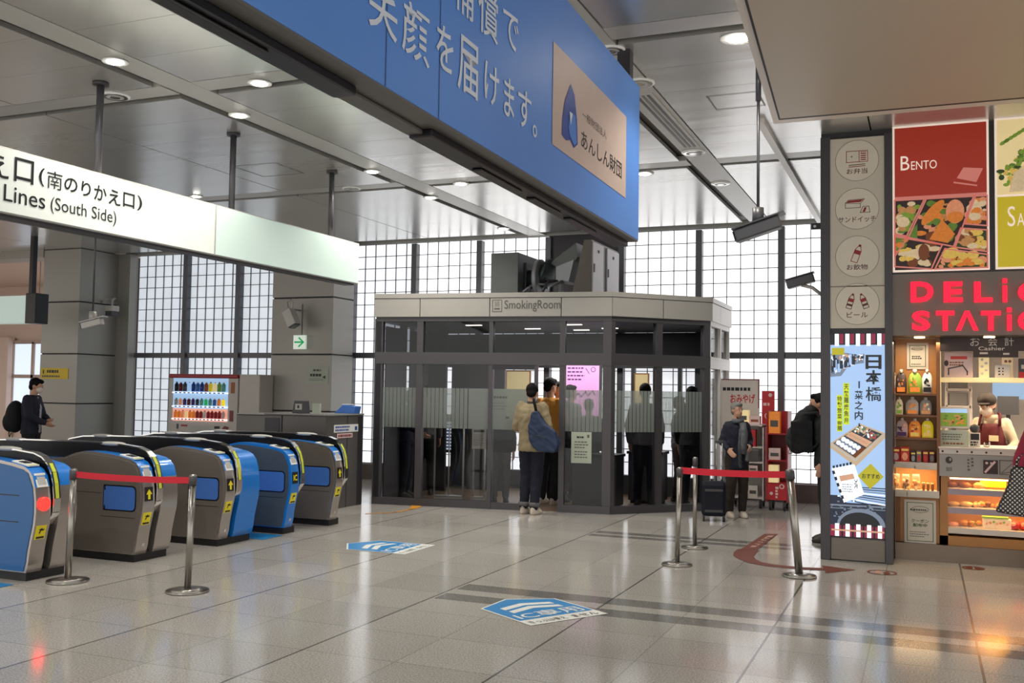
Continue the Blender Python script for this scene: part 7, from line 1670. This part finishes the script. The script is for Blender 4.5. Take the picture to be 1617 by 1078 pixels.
# --- cashier
cx_, cy_ = aty(1566, 640, 11.75)[0], 11.75
cash, J = person((cx_, cy_, 0), math.radians(-12), 1.70, 'shop cashier in beige shirt, maroon apron, brown cap and white face mask', 'cloth_beige', 'cloth_black', 'shoe_dark', 'hair_black',
    pose=dict(head=(-.03, -.10, 1.53), neck=(0, -.05, 1.40), chest=(0, -.02, 1.23), elL=(.23, -.08, 1.13), wrL=(.17, -.32, 1.04), elR=(-.22, -.08, 1.13), wrR=(-.15, -.3, 1.04), shL=(.155, 0, 1.365), shR=(-.155, 0, 1.365)), bulk=.84, collar='cloth_beige', hem=.86, mask='mask_white', head_turn=(-.15, .25), cap_='cloth_brown')
m_ = MB(); m_.loft([(0, -.06, .55, .19, .12), (0, -.05, .95, .18, .125), (0, -.065, 1.12, .15, .12), (0, -.075, 1.30, .115, .105), (0, -.06, 1.34, .10, .09)], 'cloth_maroon'); m_.build('apron', cash)
MB().tube([(-.1, -.15, 1.32), (-.09, -.08, 1.44), (-.06, .03, 1.45)], .014, 'cloth_maroon', 8).tube([(.1, -.15, 1.32), (.09, -.08, 1.44), (.06, .03, 1.45)], .014, 'cloth_maroon', 8).build('apron_strap', cash)
MB().box(.0, -.192, 1.16, .09, -.184, 1.22, 'poster_cream').build('name_badge', cash)

# --- customer at the right picture edge
qx, qy = aty(1652, 700, 9.9)[0], 9.9
cust, J = person((qx + .04, qy, 0), math.radians(185), 1.62, 'customer in wine red coat at the counter, mostly beyond the right picture edge', 'cloth_wine', 'cloth_black', 'shoe_dark', 'hair_black',
    pose=dict(elL=(.26, .0, 1.12), wrL=(.27, -.02, .92), elR=(-.25, 0, 1.12), wrR=(-.22, -.2, 1.0)), bulk=1.2, hem=.78, hair_long=.06)
bx_, _, bz_ = aty(1606, 818, qy - .02)
tb_ = root('dotted_bag', (aty(1612, 770, qy)[0], qy - .05, aty(1610, 812, qy)[2]), 'black tote bag with pale dots hanging at the right picture edge', 'bag')
zt2 = aty(1600, 735, qy)[2] - tb_.location.z
pts_ = [(aty(1571, 806, qy)[0] - tb_.location.x, 0.02), (aty(1640, 822, qy)[0] - tb_.location.x, -.03), (aty(1640, 735, qy)[0] - tb_.location.x, zt2), (aty(1597, 735, qy)[0] - tb_.location.x, zt2), (aty(1590, 765, qy)[0] - tb_.location.x, zt2 * .6)]
MB().ext(pts_, 'y', -.05, .05, 'bag_dots').build('bag_body', tb_, bevel=.02)
MB().tube([(aty(1602, 735, qy)[0] - tb_.location.x, -.02, zt2 - .01), (aty(1607, 722, qy)[0] - tb_.location.x, -.02, zt2 + .07), (aty(1612, 716, qy)[0] - tb_.location.x, -.02, zt2 + .11), (aty(1628, 735, qy)[0] - tb_.location.x, -.02, zt2)], .012, 'bag_dots', 8).build('handle', tb_)
# ================================================================== LIGHT
wd = bpy.data.worlds.new('hall_air'); S.world = wd; wd.use_nodes = True
bg = wd.node_tree.nodes['Background']; bg.inputs[0].default_value = (1.0, 0.98, 0.94, 1); bg.inputs[1].default_value = 1.0
def area(name, loc, size, power, col, rot=(0, 0, 0), sy=None):
    l = bpy.data.lights.new(name, 'AREA'); l.energy = power; l.color = col; l.size = size
    if sy: l.shape = 'RECTANGLE'; l.size_y = sy
    o = bpy.data.objects.new(name, l); C.objects.link(o); o.location = loc; o.rotation_euler = rot; return o
def down(x, y, z, power, col=(1, .95, .86), ang=130, r=.08):
    l = bpy.data.lights.new('down_spot', 'SPOT'); l.energy = power; l.color = col; l.spot_size = math.radians(ang); l.spot_blend = .6; l.shadow_soft_size = r
    o = bpy.data.objects.new('down_spot', l); C.objects.link(o); o.location = (x, y, z)
for px_, py_ in ((182, 96), (410, 130), (378, 181), (588, 270), (728, 289), (680, 311), (795, 360), (310, 309), (1165, 59), (1018, 273)):
    x, y, _ = atz(px_, py_, CZ); down(x, y, CZ - .05, 60)
for x in (-9.5, -5.7, -2.0, 1.6):  # added fill: unseen spots without fixtures, overhead and behind the camera
    for y in (-4, 0.0, 3.5): down(x, y, CZ - .05, 90)
for px_, py_ in ((1095, 240), (1138, 289), (1010, 130), (182, 151), (555, 297)):  # spots added under fixtures drawn unlit, to brighten what stands below
    x, y, _ = atz(px_, py_, CZ); down(x, y, CZ - .05, 60)
for (x, y) in ((-17.5, 17.5), (-20, 19), (-16.8, 19.5)): down(x, y, 4.3, 110, (1, .92, .84), 150)  # unseen spots added to brighten the passage
# shop lamps
for x in (-.1, .6, 1.3): down(x, YS + .25, zsof - .03, 7, (1, .76, .48), 120, .04)
for (x, y) in ((.1, 11.7), (.9, 11.6), (1.7, 11.7)): down(x, y, zsof - .03, 40, (1, .8, .56), 140, .06)
area('case_light', ((xw + 2.2) / 2, YF + .12, zp - .04), 1.6, 3.5, (1, .5, .15), (0, 0, 0), .05)
for z in (sh_z[0], sh_z[1]): area('case_light', ((xw + 2.2) / 2, YF + .12, z - .04), 1.6, 3, (1, .48, .14), (0, 0, 0), .05)
area('shelf_fill', ((xa + xb) / 2, YF + .1, sz[3] - .03), .5, 2.5, (1, .7, .35), (0, 0, 0), .08)  # area lights without fixtures, added to brighten the shelf goods
area('shelf_fill', ((xa + xb) / 2, YF + .02, zsof - .05), .5, 2.5, (1, .8, .55), (0, 0, 0), .08)
area('smoking_room_light', (-4.8, 14.0, 2.54), 2.2, 38, (1, .95, .88), (0, 0, 0), .8)
S.view_settings.view_transform = 'Standard'; S.view_settings.look = 'None'; S.view_settings.gamma = 1; S.view_settings.use_curve_mapping = False
S.view_settings.exposure = 0.75
